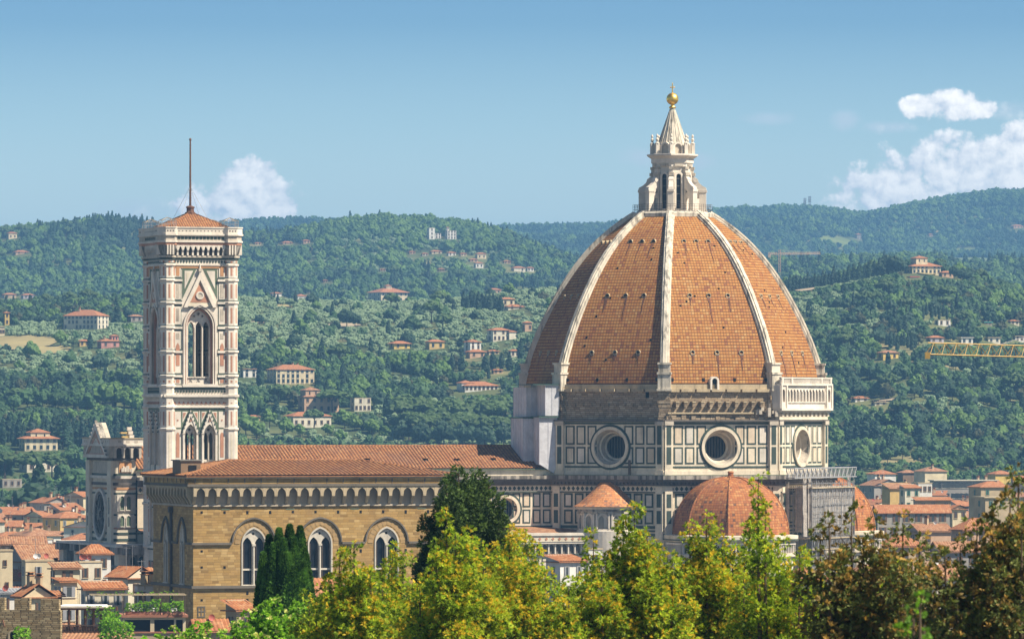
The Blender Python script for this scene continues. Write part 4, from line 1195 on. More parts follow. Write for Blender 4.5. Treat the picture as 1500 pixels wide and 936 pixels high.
def nave():
    x0, x1 = -105.0, -26.2
    hw = 10.4
    w = MB()
    rows = [(31.8, 34.35), (34.75, 37.35)]
    ocx = [-35.8, -55.3, -74.8, -94.3]
    for q in (1, -1):
        T = wall_frame(0, -q * hw, 0 if q == 1 else 180)
        A, B = (x0, x1) if q == 1 else (-x1, -x0)
        hl = [circle(o * q, 34.4, 2.15, 32) for o in ocx]
        w.sheet([(A, 26), (B, 26), (B, 40), (A, 40)], hl, 0, 'white_marble', T)
        for o in ocx:
            for i in range(-4, 5):
                s = o + i * 1.95 + 0.0
                if abs(i) < 1: continue
                for a, c in rows: panel(w, T, q * s, 1.5, a, c, 0.28)
            s = o + 9.75
            w.bar(q * s - 0.8, q * s + 0.8, 29, 38.6, -0.1, 0.65, 'white_marble', T)
            for a, c in rows: w.bar(q * s - 0.45, q * s + 0.45, a + 0.1, c - 0.1, 0.5, 0.72, 'green_marble', T)
        w.bar(A, B, 31.0, 31.4, 0, 0.12, 'green_marble', T); w.bar(A, B, 30.3, 30.6, 0, 0.14, 'green_marble', T)
        w.bar(A, B, 37.45, 37.65, 0, 0.45, 'green_marble', T); w.bar(A, B, 37.65, 38.75, 0, 0.4, 'white_marble', T)
        n = 92
        for i in range(n):
            s = A + (B - A) * (i + 0.5) / n
            w.prism([(s - 0.34, 38.2), (s, 37.75), (s + 0.34, 38.2), (s, 38.65)], 0.38, 0.44, 'green_marble', T)
        w.bar(A, B, 38.75, 39.4, -0.2, 0.75, 'dark_moulding', T); w.bar(A, B, 39.4, 39.9, -0.2, 1.3, 'dark_moulding', T)
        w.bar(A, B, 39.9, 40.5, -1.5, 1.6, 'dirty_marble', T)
        w.bar(A, B, 40.5, 41.55, -1.2, -0.35, 'white_marble', T)
        w.bar(A, B, 41.55, 41.75, -1.2, 0.1, 'sage_marble', T)
    wo = w.build('nave_wall', duomo)
    for o in ocx: oculus(wo, wall_frame(0, -hw, 0), o, 34.4, 2.6, 1.75, 1.0)
    r = MB()
    zr, ze = 45.85, 41.8
    ripple(r, (x0 + 0.1, -hw - 0.1, ze), (x1 + 0.5, -hw - 0.1, ze), (x1 + 0.5, 0, zr), (x0 + 0.1, 0, zr), 'pantile', 0.62, 0.2)
    ripple(r, (x1 + 0.5, hw + 0.1, ze), (x0 + 0.1, hw + 0.1, ze), (x0 + 0.1, 0, zr), (x1 + 0.5, 0, zr), 'pantile', 0.62, 0.2)
    r.tube((x0, 0, zr + 0.05), (x1 + .5, 0, zr + 0.05), 0.22, 'pantile', n=8)
    ro = r.build('nave_roof', duomo)
    for i, (x, t) in enumerate([(-79.5, .35), (-70.5, .35), (-61.0, .36), (-50.0, .35), (-44, .34), (-37.0, .36), (-30.5, .35)]):
        v = MB(); y = -hw * (1 - t); z = ze + (zr - ze) * t
        v.box(x - 0.35, x + 0.35, y - 0.35, y + 0.4, z - 0.2, z + 0.42, 'dark_hole')
        v.box(x - 0.45, x + 0.45, y - 0.45, y + 0.5, z + 0.42, z + 0.5, 'pantile')
        v.build('roof_hatch', ro)
    # aisles
    a = MB()
    ya = 21.0
    for q in (1, -1):
        T = wall_frame(0, -q * ya, 0 if q == 1 else 180)
        A, B = (x0, -20.0) if q == 1 else (20.0, -x0)
        a.bar(A, B, 0, 30.0, -1.5, 0, 'white_marble', T)
        L = B - A
        n = int(L / 1.25)
        for i in range(n):
            s = A + L * (i + 0.5) / n
            ou = arch(s, 26.6, 27.7, 0.8, 0.5)
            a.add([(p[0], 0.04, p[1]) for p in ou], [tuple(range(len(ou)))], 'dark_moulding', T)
            a.bar(s + L / n / 2 - 0.12, s + L / n / 2 + 0.12, 26.5, 28.4, 0, 0.45, 'clean_marble', T)
            a.prism([(s - 0.3, 29.2), (s, 28.9), (s + 0.3, 29.2), (s, 29.5)], 0.9, 0.96, 'pink_marble', T)
        a.bar(A, B, 28.35, 28.7, -0.2, 0.8, 'clean_marble', T)
        a.bar(A, B, 28.7, 29.8, -0.2, 0.9, 'white_marble', T)
        a.bar(A, B, 29.8, 30.3, -0.2, 1.1, 'clean_marble', T)
        a.bar(A, B, 26.2, 26.5, -0.1, 0.3, 'green_marble', T)
        for i in range(int(L / 1.9)):
            s = A + 1 + i * 1.9
            panel(a, T, s, 1.35, 21.5, 25.8, 0.22)
        a.bar(A, B, 20.4, 20.9, -0.1, 0.2, 'green_marble', T)
    a.build('aisle_wall', duomo)
    l = MB()
    for q in (1, -1):
        pts = [(x0, -q * 20.9, 29.9), (-22, -q * 20.9, 29.9), (-22, -q * hw, 31.2), (x0, -q * hw, 31.2)]
        l.add(pts, [(0, 1, 2, 3)], 'old_tile')
    l.build('aisle_roof', duomo)
nave()

def facade():
    """tall west front, seen edge on behind the bell tower"""
    f = MB()
    x0, x1, hw = -109.3, -105.0, 9.2
    f.box(x0 + 0.3, x1, -hw, hw, 0, 43.6, 'white_marble')
    TW = wall_frame(x0 + 0.3, 0, -90); TS = wall_frame(0, -hw, 0)
    # bands round the block
    for z0, z1, m, d in ((43.4, 43.9, 'dark_moulding', 0.35), (40.7, 41.1, 'green_marble', 0.12), (40.2, 40.7, 'clean_marble', 0.45), (39.0, 39.5, 'dark_moulding', 0.2), (38.2, 38.6, 'orange_marble', 0.06), (37.4, 37.7, 'green_marble', 0.06),
                         (30.2, 30.6, 'green_marble', 0.1), (29.0, 29.5, 'green_marble', 0.1), (28.0, 28.4, 'orange_marble', 0.08), (27.2, 27.6, 'green_marble', 0.1), (31.2, 31.5, 'pink_marble', 0.08), (33.6, 33.9, 'green_marble', 0.08)):
        f.bar(-hw - d, hw + d, z0, z1, -0.1, d, m, TW); f.bar(x0 - d + 0.3, x1, z0, z1, -0.1, d, m, TS)
    # corbel arcade and parapet
    for T, A, B in ((TW, -hw, hw), (TS, x0 + 0.3, x1 + 0.6)):
        L = B - A; n = max(3, int(L / 1.35))
        f.bar(A - 1.0, B + 0.6, 46.0, 46.35, -0.8, 1.15, 'clean_marble', T)
        f.bar(A - 0.9, B + 0.5, 46.35, 47.3, 0.75, 1.0, 'clean_marble', T)
        f.bar(A - 0.95, B + 0.55, 47.3, 47.5, 0.65, 1.12, 'trim_stone', T)
        f.bar(A, B, 43.8, 46.0, -0.8, 0.0, 'dark_moulding', T)
        for i in range(n + 1):
            s = A + L * i / n
            f.prism([(s - 0.22, 43.9), (s + 0.22, 43.9), (s + 0.22, 46.0), (s - 0.22, 46.0)], 0, 0.95, 'carved_stone', T)
            if i < n: f.ring(arch(s + L / n / 2, 44.6, 45.2, L / n, 0.75), arch(s + L / n / 2, 44.6, 45.2, L / n - 0.45, 0.55), 0.1, 0.9, 'clean_marble', T)
        for i in range(n): f.bar(A + L * (i + .3) / n, A + L * (i + .7) / n, 46.6, 47.05, 0.98, 1.03, 'carved_stone', T)
    # corner piers
    for s in (-hw + 1.4, hw - 1.4): f.bar(s - 1.4, s + 1.4, 0, 43.4, -0.1, 0.6, 'white_marble', TW)
    for s in (-hw + 1.4, hw - 1.4):
        for z0, z1 in ((31.6, 33.4), (33.9, 36.9)): 
            ou = arch(s, z0, z1 - 0.6, 0.9, 0.6)
            f.add([(p[0], 0.66, p[1]) for p in ou], [tuple(range(len(ou)))], 'dark_glass', TW)
    f.bar(-5.2, 5.2, 41.2, 43.2, 0, 0.12, 'carved_stone', TW)
    # south flank: paired windows, relief panel
    for z0, z1 in ((31.7, 33.5), (34.6, 37.0)):
        f.bar(x0 + 0.8, x1 - 0.3, z0 - 0.3, z1 + 0.35, 0, 0.15, 'clean_marble', TS)
        for s in (x0 + 1.75, x0 + 2.95):
            ou = arch(s, z0, z1 - 0.4, 0.75, 0.5)
            f.ring(off_arch(s, z0, z1 - 0.4, 0.75, 0.5, 0.12), ou, 0.1, 0.3, 'clean_marble', TS)
            f.add([(p[0], 0.17, p[1]) for p in ou], [tuple(range(len(ou)))], 'sage_marble', TS)
    f.bar(x0 + 1.2, x1 - 0.8, 41.3, 43.2, 0, 0.12, 'orange_marble', TS)
    rr = random.Random(3)
    for i in range(7):
        s = x0 + 1.6 + i * 0.3
        f.bar(s, s + 0.22, 41.4, 41.9 + rr.random(), 0.1, 0.35, 'clean_marble', TS)
    f.build('west_front', duomo)
    g = MB()      # gable
    hg = 8.4
    g.prism([(-hg, 43.9), (hg, 43.9), (0, 50.2)], -0.8, 0.9, 'carved_stone', TW)
    g.ring([(-hg, 43.9), (hg, 43.9), (0, 50.2)], [(-hg + 1.6, 44.5), (hg - 1.6, 44.5), (0, 48.9)], 0.8, 1.2, 'clean_marble', TW)
    g.ring([(-hg + 2.0, 44.5), (hg - 2.0, 44.5), (0, 48.5)], [(-hg + 3.0, 44.7), (hg - 3.0, 44.7), (0, 47.6)], 0.8, 1.05, 'pink_marble', TW)
    g.add([(-hg, 1.2, 43.9), (0, 1.2, 50.25), (0, 0.0, 50.25), (-hg, 0.0, 43.9)], [(0, 1, 2, 3)], 'dirty_marble', TW)
    g.add([(hg, 1.2, 43.9), (0, 1.2, 50.25), (0, 0.0, 50.25), (hg, 0.0, 43.9)], [(0, 1, 2, 3)], 'dirty_marble', TW)
    for i in range(10):
        t = i / 9.0
        for q in (-1, 1): g.box(q * hg * (1 - t) - 0.2, q * hg * (1 - t) + 0.2, 0.8, 1.25, 43.9 + 6.3 * t, 44.3 + 6.3 * t, 'clean_marble', TW)
    g.build('gable', duomo)
    b = MB()      # second gable at the back of the block, with its coping
    TB = wall_frame(x1 + 1.2, 0, -90)
    b.prism([(-5.6, 43.9), (5.6, 43.9), (0, 48.9)], -0.35, 0.35, 'carved_stone', TB)
    for i in range(8):
        t = i / 7.0
        b.box(5.6 * (1 - t) - 0.3, 5.6 * (1 - t) + 0.3, -0.4, 0.45, 43.8 + 5 * t, 44.4 + 5 * t, 'clean_marble', TB)
        if i < 7: b.box(5.6 * (1 - t) - 0.8, 5.6 * (1 - t) + 0.1, 0.4, 1.2 + i * .1, 43.9 + 5 * t, 44.2 + 5 * t, 'ochre_plaster' if i > 4 else 'carved_stone', TB)
    b.build('gable', duomo)
    o = MB()      # rose window
    n = 36; z = 33.7
    o.ring(circle(0, z, 4.7, n), circle(0, z, 4.15, n), -0.1, 0.45, 'clean_marble', TW)
    o.ring(circle(0, z, 4.15, n), circle(0, z, 3.6, n), -0.1, 0.25, 'dirty_marble', TW)
    o.add([(p[0], 0.08, p[1]) for p in circle(0, z, 3.6, n)], [tuple(range(n))], 'dark_glass', TW)
    for i in range(12):
        a = 2 * pi * i / 12
        o.tube(TW(0.8 * cos(a), 0.15, z + 0.8 * sin(a)), TW(3.6 * cos(a), 0.15, z + 3.6 * sin(a)), 0.12, 'dirty_marble', n=4)
    o.ring(circle(0, z, 1.0, 16), circle(0, z, 0.7, 16), 0, 0.25, 'dirty_marble', TW)
    o.build('rose_window', duomo)
    # wide lower front with gallery, buttresses and portals
    l = MB()
    T = wall_frame(x0 - 0.9, 0, -90)
    l.bar(-21.5, 21.5, 0, 27.0, -4.5, 0, 'dirty_marble', T)
    TS2 = wall_frame(0, -21.5, 0)
    for s in (-20.3, -9.3, 9.3, 20.3):
        l.bar(s - 1.5, s + 1.5, 0, 27.0, -0.1, 1.2, 'white_marble', T)
        for z0, z1 in ((4, 9), (10, 15), (16, 20.5)): panel(l, T, s, 1.7, z0, z1, 0.3, d=1.2)
        l.bar(s - 1.9, s + 1.9, 27.0, 28.2, -0.2, 1.9, 'dirty_marble', T)
    l.bar(-22.4, 22.4, 24.6, 25.0, -0.1, 1.5, 'dirty_marble', T); l.bar(-22.4, 22.4, 28.2, 28.6, -5.0, 1.7, 'clean_marble', T)
    l.bar(x0, -104, 24.6, 25.0, -0.1, 1.4, 'dirty_marble', TS2); l.bar(x0 - 1.5, -104, 26.9, 28.6, -1, 1.3, 'dirty_marble', TS2)
    for i in range(24):
        s = -20.5 + i * 1.78
        ou = arch(s, 25.2, 26.3, 1.1, 0.7)
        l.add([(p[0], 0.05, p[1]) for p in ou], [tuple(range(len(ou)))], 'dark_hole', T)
        l.bar(s - 1.0, s - 0.75, 25.0, 27, 0, 0.8, 'dirty_marble', T)
    for i in range(4):
        s = x0 + 0.6 + i * 1.5
        ou = arch(s, 25.2, 26.0, 0.9, 0.6)
        l.add([(p[0], 0.05, p[1]) for p in ou], [tuple(range(len(ou)))], 'dark_hole', TS2)
    for s, w_, hh in ((0, 7.0, 13), (-14.8, 5.2, 9.5), (14.8, 5.2, 9.5)):
        for t, m, d in ((0.9, 'clean_marble', 0.5), (0.3, 'pink_marble', 0.3), (0, 'dark_hole', 0.35)):
            ou = arch(s, 0, hh - t, w_ + 2 * t, w_ * 0.62)
            l.add([(p[0], d if m != 'dark_hole' else 0.52, p[1]) for p in ou], [tuple(range(len(ou)))], m, T)
    for s, z0 in ((-18, 18.5), (-11.8, 18.5)):
        ou = arch(s, 12, z0, 1.4, 1.3)
        l.add([(p[0], 0.06, p[1]) for p in ou], [tuple(range(len(ou)))], 'dark_glass', T)
    for s in (x0 + 1.4, x0 + 3.6):
        for w_, m, d in ((1.7, 'clean_marble', 0.05), (1.2, 'dark_glass', 0.09)):
            ou = arch(s, 8, 18.5, w_, w_ * 0.9)
            l.add([(p[0], d, p[1]) for p in ou], [tuple(range(len(ou)))], m, TS2)
    l.build('lower_front', duomo)
facade()
# ---------------------------------------------------------------- the bell tower
def bell_tower():
    lx, ly = -100.1, -28.5
    E = empty('bell_tower', (DX + lx * cos(PHI) - ly * sin(PHI), DY + lx * sin(PHI) + ly * cos(PHI), 0), PHI,
              'tall square bell tower of white, pink and green marble with pole on its flat roof', 'bell tower')
    Hh, BC, BR = 6.35, 5.62, 1.42
    core = MB()
    rows1 = [(78.9, 75.6), (74.8, 71.7), (70.7, 67.3), (66.4, 63.0), (62.3, 58.8), (58.0, 56.9)]
    strings = [75.15, 71.2, 66.85, 62.65, 58.4]
    for k in range(4):
        T = wall_frame(Hh * sin(radians(90 * k)), -Hh * cos(radians(90 * k)), 90 * k)
        big = arch(0, 57.0, 67.0, 4.7, 3.4, 10)
        sm = [arch(s, 42.9 - dz, 48.0 - dz, 2.15, 2.0, 8) for s in (-1.72, 1.72) for dz in (0, 13.2)]
        core.sheet([(-Hh, 0), (Hh, 0), (Hh, 79.0), (-Hh, 79.0)], [big] + sm, 0, 'clean_marble', T, 1.5, 'white_marble')
        # green ground beside the gable, with white edged wedge panels
        core.prism([(-3.15, 71.9), (-3.15, 77.2), (-0.55, 77.2)], 0, 0.05, 'sage_marble', T); core.prism([(3.15, 71.9), (0.55, 77.2), (3.15, 77.2)], 0, 0.05, 'sage_marble', T)
        core.prism([(-2.75, 73.6), (-2.75, 76.8), (-1.2, 76.8)], 0, 0.10, 'clean_marble', T); core.prism([(2.75, 73.6), (1.2, 76.8), (2.75, 76.8)], 0, 0.10, 'clean_marble', T)
        core.prism([(-2.45, 74.9), (-2.45, 76.5), (-1.75, 76.5)], 0, 0.14, 'white_marble', T)
        # gable over the big window
        core.ring([(-3.0, 70.4), (3.0, 70.4), (0, 76.6)], [(-2.3, 70.4), (2.3, 70.4), (0, 75.2)], -0.02, 0.45, 'clean_marble', T)
        core.prism([(-2.3, 70.6), (2.3, 70.6), (0, 75.2)], 0, 0.14, 'white_marble', T)
        core.prism([(-1.75, 71.3), (1.75, 71.3), (0, 74.7)], 0, 0.19, 'pink_marble', T)
        core.ring(circle(0, 72.5, 0.72, 16), circle(0, 72.5, 0.45, 16), 0, 0.34, 'clean_marble', T)
        core.add([(p[0], 0.24, p[1]) for p in circle(0, 72.5, 0.47, 16)], [tuple(range(16))], 'carved_stone', T)
        core.tube(T(0, 0.25, 76.4), T(0, 0.25, 78.0), 0.26, 'clean_marble', 0.08, 6)
        core.box(-0.3, 0.3, 0, 0.55, 76.7, 77.2, 'carved_stone', T)
        # mouldings of the big window
        core.ring(arch(0, 57.0, 67.0, 6.0, 4.1, 10), arch(0, 57.0, 67.0, 5.4, 3.75, 10), -0.02, 0.30, 'clean_marble', T)
        core.ring(arch(0, 57.0, 67.0, 5.35, 3.72, 10), arch(0, 57.0, 67.0, 5.1, 3.6, 10), -0.02, 0.16, 'pink_marble', T)
        core.ring(arch(0, 57.0, 67.0, 5.1, 3.6, 10), arch(0, 57.0, 67.0, 4.7, 3.4, 10), -0.3, 0.22, 'clean_marble', T)
        core.ring(arch(0, 57.0, 66.9, 4.7, 3.35, 10), arch(0, 57.0, 66.9, 4.3, 3.1, 10), -0.8, -0.35, 'pink_marble', T)
        for q in (-1, 1):
            c = q * 4.0
            for z1, z0 in rows1:
                core.bar(c - 0.66, c + 0.66, z0, z1, 0, 0.06, 'sage_marble', T)
                core.bar(c - 0.55, c + 0.55, z0 + 0.12, z1 - 0.12, 0, 0.11, 'clean_marble', T)
            for z0, z1, m in ((75.9, 77.6, 'orange_marble'), (72.1, 74.4, 'carved_stone'), (68.0, 70.2, 'carved_stone'), (64.9, 65.9, 'carved_stone'), (57.2, 57.8, 'pink_marble')):
                core.bar(c - 0.3, c + 0.3, z0, z1, 0, 0.15, m, T)
            ou = arch(c, 60.2, 63.4, 0.66, 0.8, 4)
            core.add([(p[0], 0.15, p[1]) for p in ou], [tuple(range(len(ou)))], 'pink_marble', T)
        for z in strings:
            for a, b in ((-Hh, -3.2), (3.2, Hh)):
                core.bar(a, b, z - 0.22, z + 0.18, 0, 0.34, 'clean_marble', T); core.bar(a, b, z + 0.18, z + 0.42, 0, 0.14, 'green_marble', T); core.bar(a, b, z - 0.48, z - 0.22, 0, 0.14, 'green_marble', T)
        core.bar(-3.2, 3.2, 57.0 - 0.5, 57.0, 0, 0.5, 'clean_marble', T)
        core.bar(-Hh, Hh, 77.25, 77.7, 0, 0.12, 'orange_marble', T); core.bar(-Hh, Hh, 77.7, 77.95, 0, 0.24, 'clean_marble', T)
        core.bar(-Hh, Hh, 77.95, 78.8, 0, 0.10, 'clean_marble', T)
        for i in range(24):
            s = -Hh + 2 * Hh * (i + .5) / 24
            core.prism([(s - 0.22, 78.38), (s, 78.08), (s + 0.22, 78.38), (s, 78.68)], 0.05, 0.14, 'green_marble', T)
            core.prism([(s - 0.2, 55.7), (s, 55.42), (s + 0.2, 55.7), (s, 55.98)], 0.05, 0.16, 'green_marble', T)
        for i in range(12):
            s = -Hh + 1.5 + (2 * Hh - 3.0) * (i + .5) / 12
            core.prism([(s - 0.36, 53.5), (s + 0.2, 53.5), (s - 0.1, 54.0)], 0, 0.12, 'pink_marble', T)
        # cornice between the storeys
        core.bar(-Hh, Hh, 56.05, 56.45, 0, 0.16, 'green_marble', T); core.bar(-Hh, Hh, 56.45, 56.75, 0, 0.4, 'clean_marble', T)
        core.bar(-Hh - .3, Hh + .3, 54.75, 55.2, -0.3, 0.75, 'clean_marble', T); core.bar(-Hh - .2, Hh + .2, 54.4, 54.75, -0.3, 0.45, 'carved_stone', T)
        core.bar(-Hh, Hh, 52.85, 53.1, 0, 0.3, 'clean_marble', T); core.bar(-Hh, Hh, 52.45, 52.85, 0, 0.1, 'sage_marble', T)
        for dz in (0, 13.2):      # twin lights, and the same again on the storey below
            for c in (-1.72, 1.72):
                z = -dz
                core.prism([(c - 1.6, 48.4 + z), (c - 1.6, 52.4 + z), (c + 1.6, 52.4 + z), (c + 1.6, 48.4 + z), (c, 52.3 + z)], 0, 0.04, 'sage_marble', T)
                for q in (-1, 1):
                    core.prism([(c + q * 1.42, 50.2 + z), (c + q * 1.42, 52.2 + z), (c + q * 0.45, 52.2 + z)], 0, 0.10, 'clean_marble', T)
                    core.prism([(c + q * 1.28, 50.9 + z), (c + q * 1.28, 52.0 + z), (c + q * 0.75, 52.0 + z)], 0, 0.14, 'pink_marble', T)
                core.ring([(c - 1.55, 48.3 + z), (c + 1.55, 48.3 + z), (c, 52.5 + z)], [(c - 1.15, 48.3 + z), (c + 1.15, 48.3 + z), (c, 51.5 + z)], 0, 0.4, 'clean_marble', T)
                core.ring(arch(c, 42.9 + z, 48.0 + z, 2.75, 2.5, 8), arch(c, 42.9 + z, 48.0 + z, 2.15, 2.0, 8), 0, 0.3, 'clean_marble', T)
                for i in range(6):
                    for q in (-1, 1): core.box(c + q * (1.45 - i * 0.26) - 0.09, c + q * (1.45 - i * 0.26) + 0.09, 0.3, 0.5, 48.5 + i * .68 + z, 48.75 + i * .68 + z, 'green_marble', T)
                core.prism([(c - .16, 50.6 + z), (c, 50.42 + z), (c + .16, 50.6 + z), (c, 50.78 + z)], 0.3, 0.42, 'pink_marble', T)
            core.bar(-0.16, 0.16, 41.8 - dz, 49.5 - dz, 0, 0.12, 'green_marble', T)
            for q in (-1, 1):
                c = q * 4.0
                core.bar(c - 0.72, c + 0.72, 41.9 - dz, 52.4 - dz, 0, 0.05, 'sage_marble', T)
                core.bar(c - 0.58, c + 0.58, 49.4 - dz, 52.2 - dz, 0, 0.11, 'clean_marble', T); core.bar(c - 0.58, c + 0.58, 43.5 - dz, 49.1 - dz, 0, 0.11, 'clean_marble', T); core.bar(c - 0.58, c + 0.58, 42.0 - dz, 43.3 - dz, 0, 0.11, 'clean_marble', T)
                ou = arch(c, 44.2 - dz, 48.0 - dz, 0.62, 0.6, 4)
                core.add([(p[0], 0.15, p[1]) for p in ou], [tuple(range(len(ou)))], 'pink_marble', T)
                core.prism([(c - .18, 50.7 - dz), (c, 50.5 - dz), (c + .18, 50.7 - dz), (c, 50.9 - dz)], 0.1, 0.16, 'pink_marble', T)
            core.bar(-Hh, Hh, 41.4 - dz, 41.85 - dz, 0, 0.5, 'clean_marble', T); core.bar(-Hh, Hh, 41.1 - dz, 41.4 - dz, 0, 0.2, 'green_marble', T)
        for z0, z1 in ((3, 8), (9, 14), (15, 20), (21, 26)):
            for s in (-4, -2, 0, 2, 4): panel(core, T, s, 1.5, z0, z1, 0.2, 'green_marble', 'pink_marble')
    core.build('tower_shaft', E)
    # floors keep the light out of the lower storeys
    for z in (28, 41, 54.5, 78.6):
        fl = MB(); fl.box(-Hh + .2, Hh - .2, -Hh + .2, Hh - .2, z, z + 0.4, 'trim_stone'); fl.build('floor_slab', E)
    # polygonal corner buttresses
    for cx, cy in ((-1, -1), (1, -1), (1, 1), (-1, 1)):
        b = MB()
        b.lathe([(BR, 0), (BR, 79.0)], 8, 'clean_marble', (cx * BC, cy * BC), radians(22.5))
        for z in strings + [77.8, 56.6, 54.95, 52.95, 49.1, 41.6, 36.0, 28.4]:
            b.lathe([(BR, z - 0.3), (BR + 0.22, z - 0.1), (BR + 0.22, z + 0.15), (BR, z + 0.3)], 8, 'clean_marble', (cx * BC, cy * BC), radians(22.5))
            if z > 57: b.lathe([(BR + 0.06, z + 0.2), (BR + 0.06, z + 0.42)], 8, 'green_marble', (cx * BC, cy * BC), radians(22.5), False)
        ap = BR * cos(pi / 8)
        for k in range(8):
            T = wall_frame(cx * BC + ap * sin(radians(45 * k)), cy * BC - ap * cos(radians(45 * k)), 45 * k)
            for z1, z0 in rows1: b.bar(-0.17, 0.17, z0 + 0.35, z1 - 0.35, 0, 0.03, 'pink_marble', T)
            for z0, z1 in ((49.6, 52.4), (42.5, 48.4), (36.6, 39.2), (53.4, 54.0)): b.bar(-0.14, 0.14, z0 + 0.2, z1 - 0.2, 0, 0.03, 'pink_marble' if z0 != 42.5 else 'white_marble', T)
        b.build('corner_buttress', E)
    # windows: tracery, columns, low railing
    for k in range(4):
        T = wall_frame(Hh * sin(radians(90 * k)), -Hh * cos(radians(90 * k)), 90 * k)
        w = MB(); d = -0.95
        L = [arch(s, 58.25, 66.9, 1.06, 1.0, 6) for s in (-1.36, 0, 1.36)]
        dots = [circle(0, 69.3, 0.26, 10), circle(-0.75, 68.9, 0.2, 10), circle(0.75, 68.9, 0.2, 10)]
        w.sheet(arch(0, 57.0, 67.0, 4.35, 3.15, 10), L + dots, d, 'clean_marble', T, 0.3)
        for s in (-2.05, -0.68, 0.68, 2.05): w.tube(T(s, d + 0.12, 58.2), T(s, d + 0.12, 66.9), 0.14, 'clean_marble', n=8)
        for s in (-1.36, 0, 1.36): w.ring(arch(s, 66.0, 66.9, 1.36, 1.25, 6), arch(s, 66.0, 66.9, 1.06, 1.0, 6), d, d + 0.14, 'clean_marble', T)
        for s in (-1.4, 0, 1.4):
            w.prism([(s - .3, 57.45), (s - .2, 57.35), (s + .3, 58.0), (s + .2, 58.1)], d, d + 0.06, 'lead', T); w.prism([(s + .3, 57.45), (s + .2, 57.35), (s - .3, 58.0), (s - .2, 58.1)], d, d + 0.07, 'lead', T)
        w.bar(-2.1, 2.1, 58.1, 58.3, d, d + 0.2, 'clean_marble', T)
        w.build('bell_window', E)
        for dz in (0, 13.2):
            for c in (-1.72, 1.72):
                w = MB(); d = -0.6
                L = [arch(c + s, 43.8 - dz, 47.6 - dz, 0.72, 1.0, 6) for s in (-0.45, 0.45)]
                w.sheet(arch(c, 42.95 - dz, 48.0 - dz, 2.12, 1.95, 8), L + [circle(c, 49.05 - dz, 0.27, 10)], d, 'clean_marble', T, 0.25)
                for s in (-0.9, 0, 0.9): w.tube(T(c + s, d + 0.1, 43.7 - dz), T(c + s, d + 0.1, 47.6 - dz), 0.11, 'clean_marble', n=6)
                for s in (-0.45, 0.45):
                    w.prism([(c + s - .25, 43.0 - dz), (c + s - .15, 43.0 - dz), (c + s + .25, 43.5 - dz), (c + s + .15, 43.5 - dz)], d, d + 0.06, 'lead', T); w.prism([(c + s + .25, 43.0 - dz), (c + s + .15, 43.0 - dz), (c + s - .25, 43.5 - dz), (c + s - .15, 43.5 - dz)], d, d + 0.07, 'lead', T)
                w.build('twin_window', E)
    # heavy crowning cornice on corbels
    c = MB()
    TR = 2.25
    def tower_ring(z0, z1, h, r, m):
        c.box(-BC, BC, -h, h, z0, z1, m); c.box(-h, h, -BC, BC, z0 + 0.002, z1 - 0.002, m)
        for cx, cy in ((-1, -1), (1, -1), (1, 1), (-1, 1)): c.lathe([(r, z0), (r, z1)], 8, m, (cx * BC, cy * BC), radians(22.5))
    tower_ring(78.75, 79.1, Hh + 0.25, BR + 0.2, 'green_marble'); tower_ring(79.1, 79.45, Hh + 0.42, BR + 0.38, 'carved_stone')
    for cx, cy in ((-1, -1), (1, -1), (1, 1), (-1, 1)):
        c.lathe([(BR + 0.05, 79.4), (BR + 0.3, 80.0), (TR - 0.15, 81.3)], 8, 'dirty_marble', (cx * BC, cy * BC), radians(22.5))
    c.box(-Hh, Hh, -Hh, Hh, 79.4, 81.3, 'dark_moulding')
    tower_ring(81.3, 81.75, Hh + 0.78, TR - 0.08, 'pink_marble'); tower_ring(81.75, 82.05, Hh + 0.98, TR + 0.1, 'clean_marble')
    tower_ring(82.05, 82.95, Hh + 0.74, TR - 0.12, 'carved_stone'); tower_ring(82.95, 83.25, Hh + 1.05, TR + 0.18, 'clean_marble')
    tower_ring(83.25, 84.25, Hh + 0.86, TR + 0.0, 'clean_marble'); tower_ring(84.25, 84.45, Hh + 0.98, TR + 0.12, 'clean_marble')
    for k in range(4):
        T = wall_frame(0, 0, 90 * k)
        T = wall_frame(Hh * sin(radians(90 * k)), -Hh * cos(radians(90 * k)), 90 * k)
        n = 11; wd = 2 * (BC - BR * 0.4)
        for i in range(n + 1):
            s = -wd / 2 + wd * i / n
            c.prism([(s - 0.16, 79.45), (s + 0.16, 79.45), (s + 0.16, 81.3), (s - 0.16, 81.3)], 0.0, 0.55 , 'clean_marble', T)
            vs = [T(s + q, a, z) for q in (-0.16, 0.16) for a, z in ((0, 79.45), (0.3, 79.45), (0.76, 80.4), (0.76, 81.3), (0, 81.3))]
            c.add(vs, [(0, 1, 2, 3, 4), (9, 8, 7, 6, 5), (0, 5, 6, 1), (1, 6, 7, 2), (2, 7, 8, 3), (3, 8, 9, 4)], 'clean_marble')
            if i < n:
                m_ = s + wd / n / 2
                c.ring([(m_ - wd / n / 2, 80.5), (m_ + wd / n / 2, 80.5), (m_ + wd / n / 2, 81.3), (m_ - wd / n / 2, 81.3)], [(m_ - 0.26, 80.5), (m_ + 0.26, 80.5), (m_ + 0.12, 81.0), (m_ - 0.12, 81.0)], 0.5, 0.74, 'clean_marble', T)
        for i in range(17):
            s = -BC + 2 * BC * (i + 0.5) / 17
            c.add([(p[0], 0.87, p[1]) for p in circle(s, 83.75, 0.12, 8)], [tuple(range(8))], 'dark_moulding', T)
            c.prism([(s - 0.25, 82.25), (s + 0.25, 82.25), (s + 0.25, 82.75), (s - 0.25, 82.75)], 0.7, 0.77, 'green_marble', T)
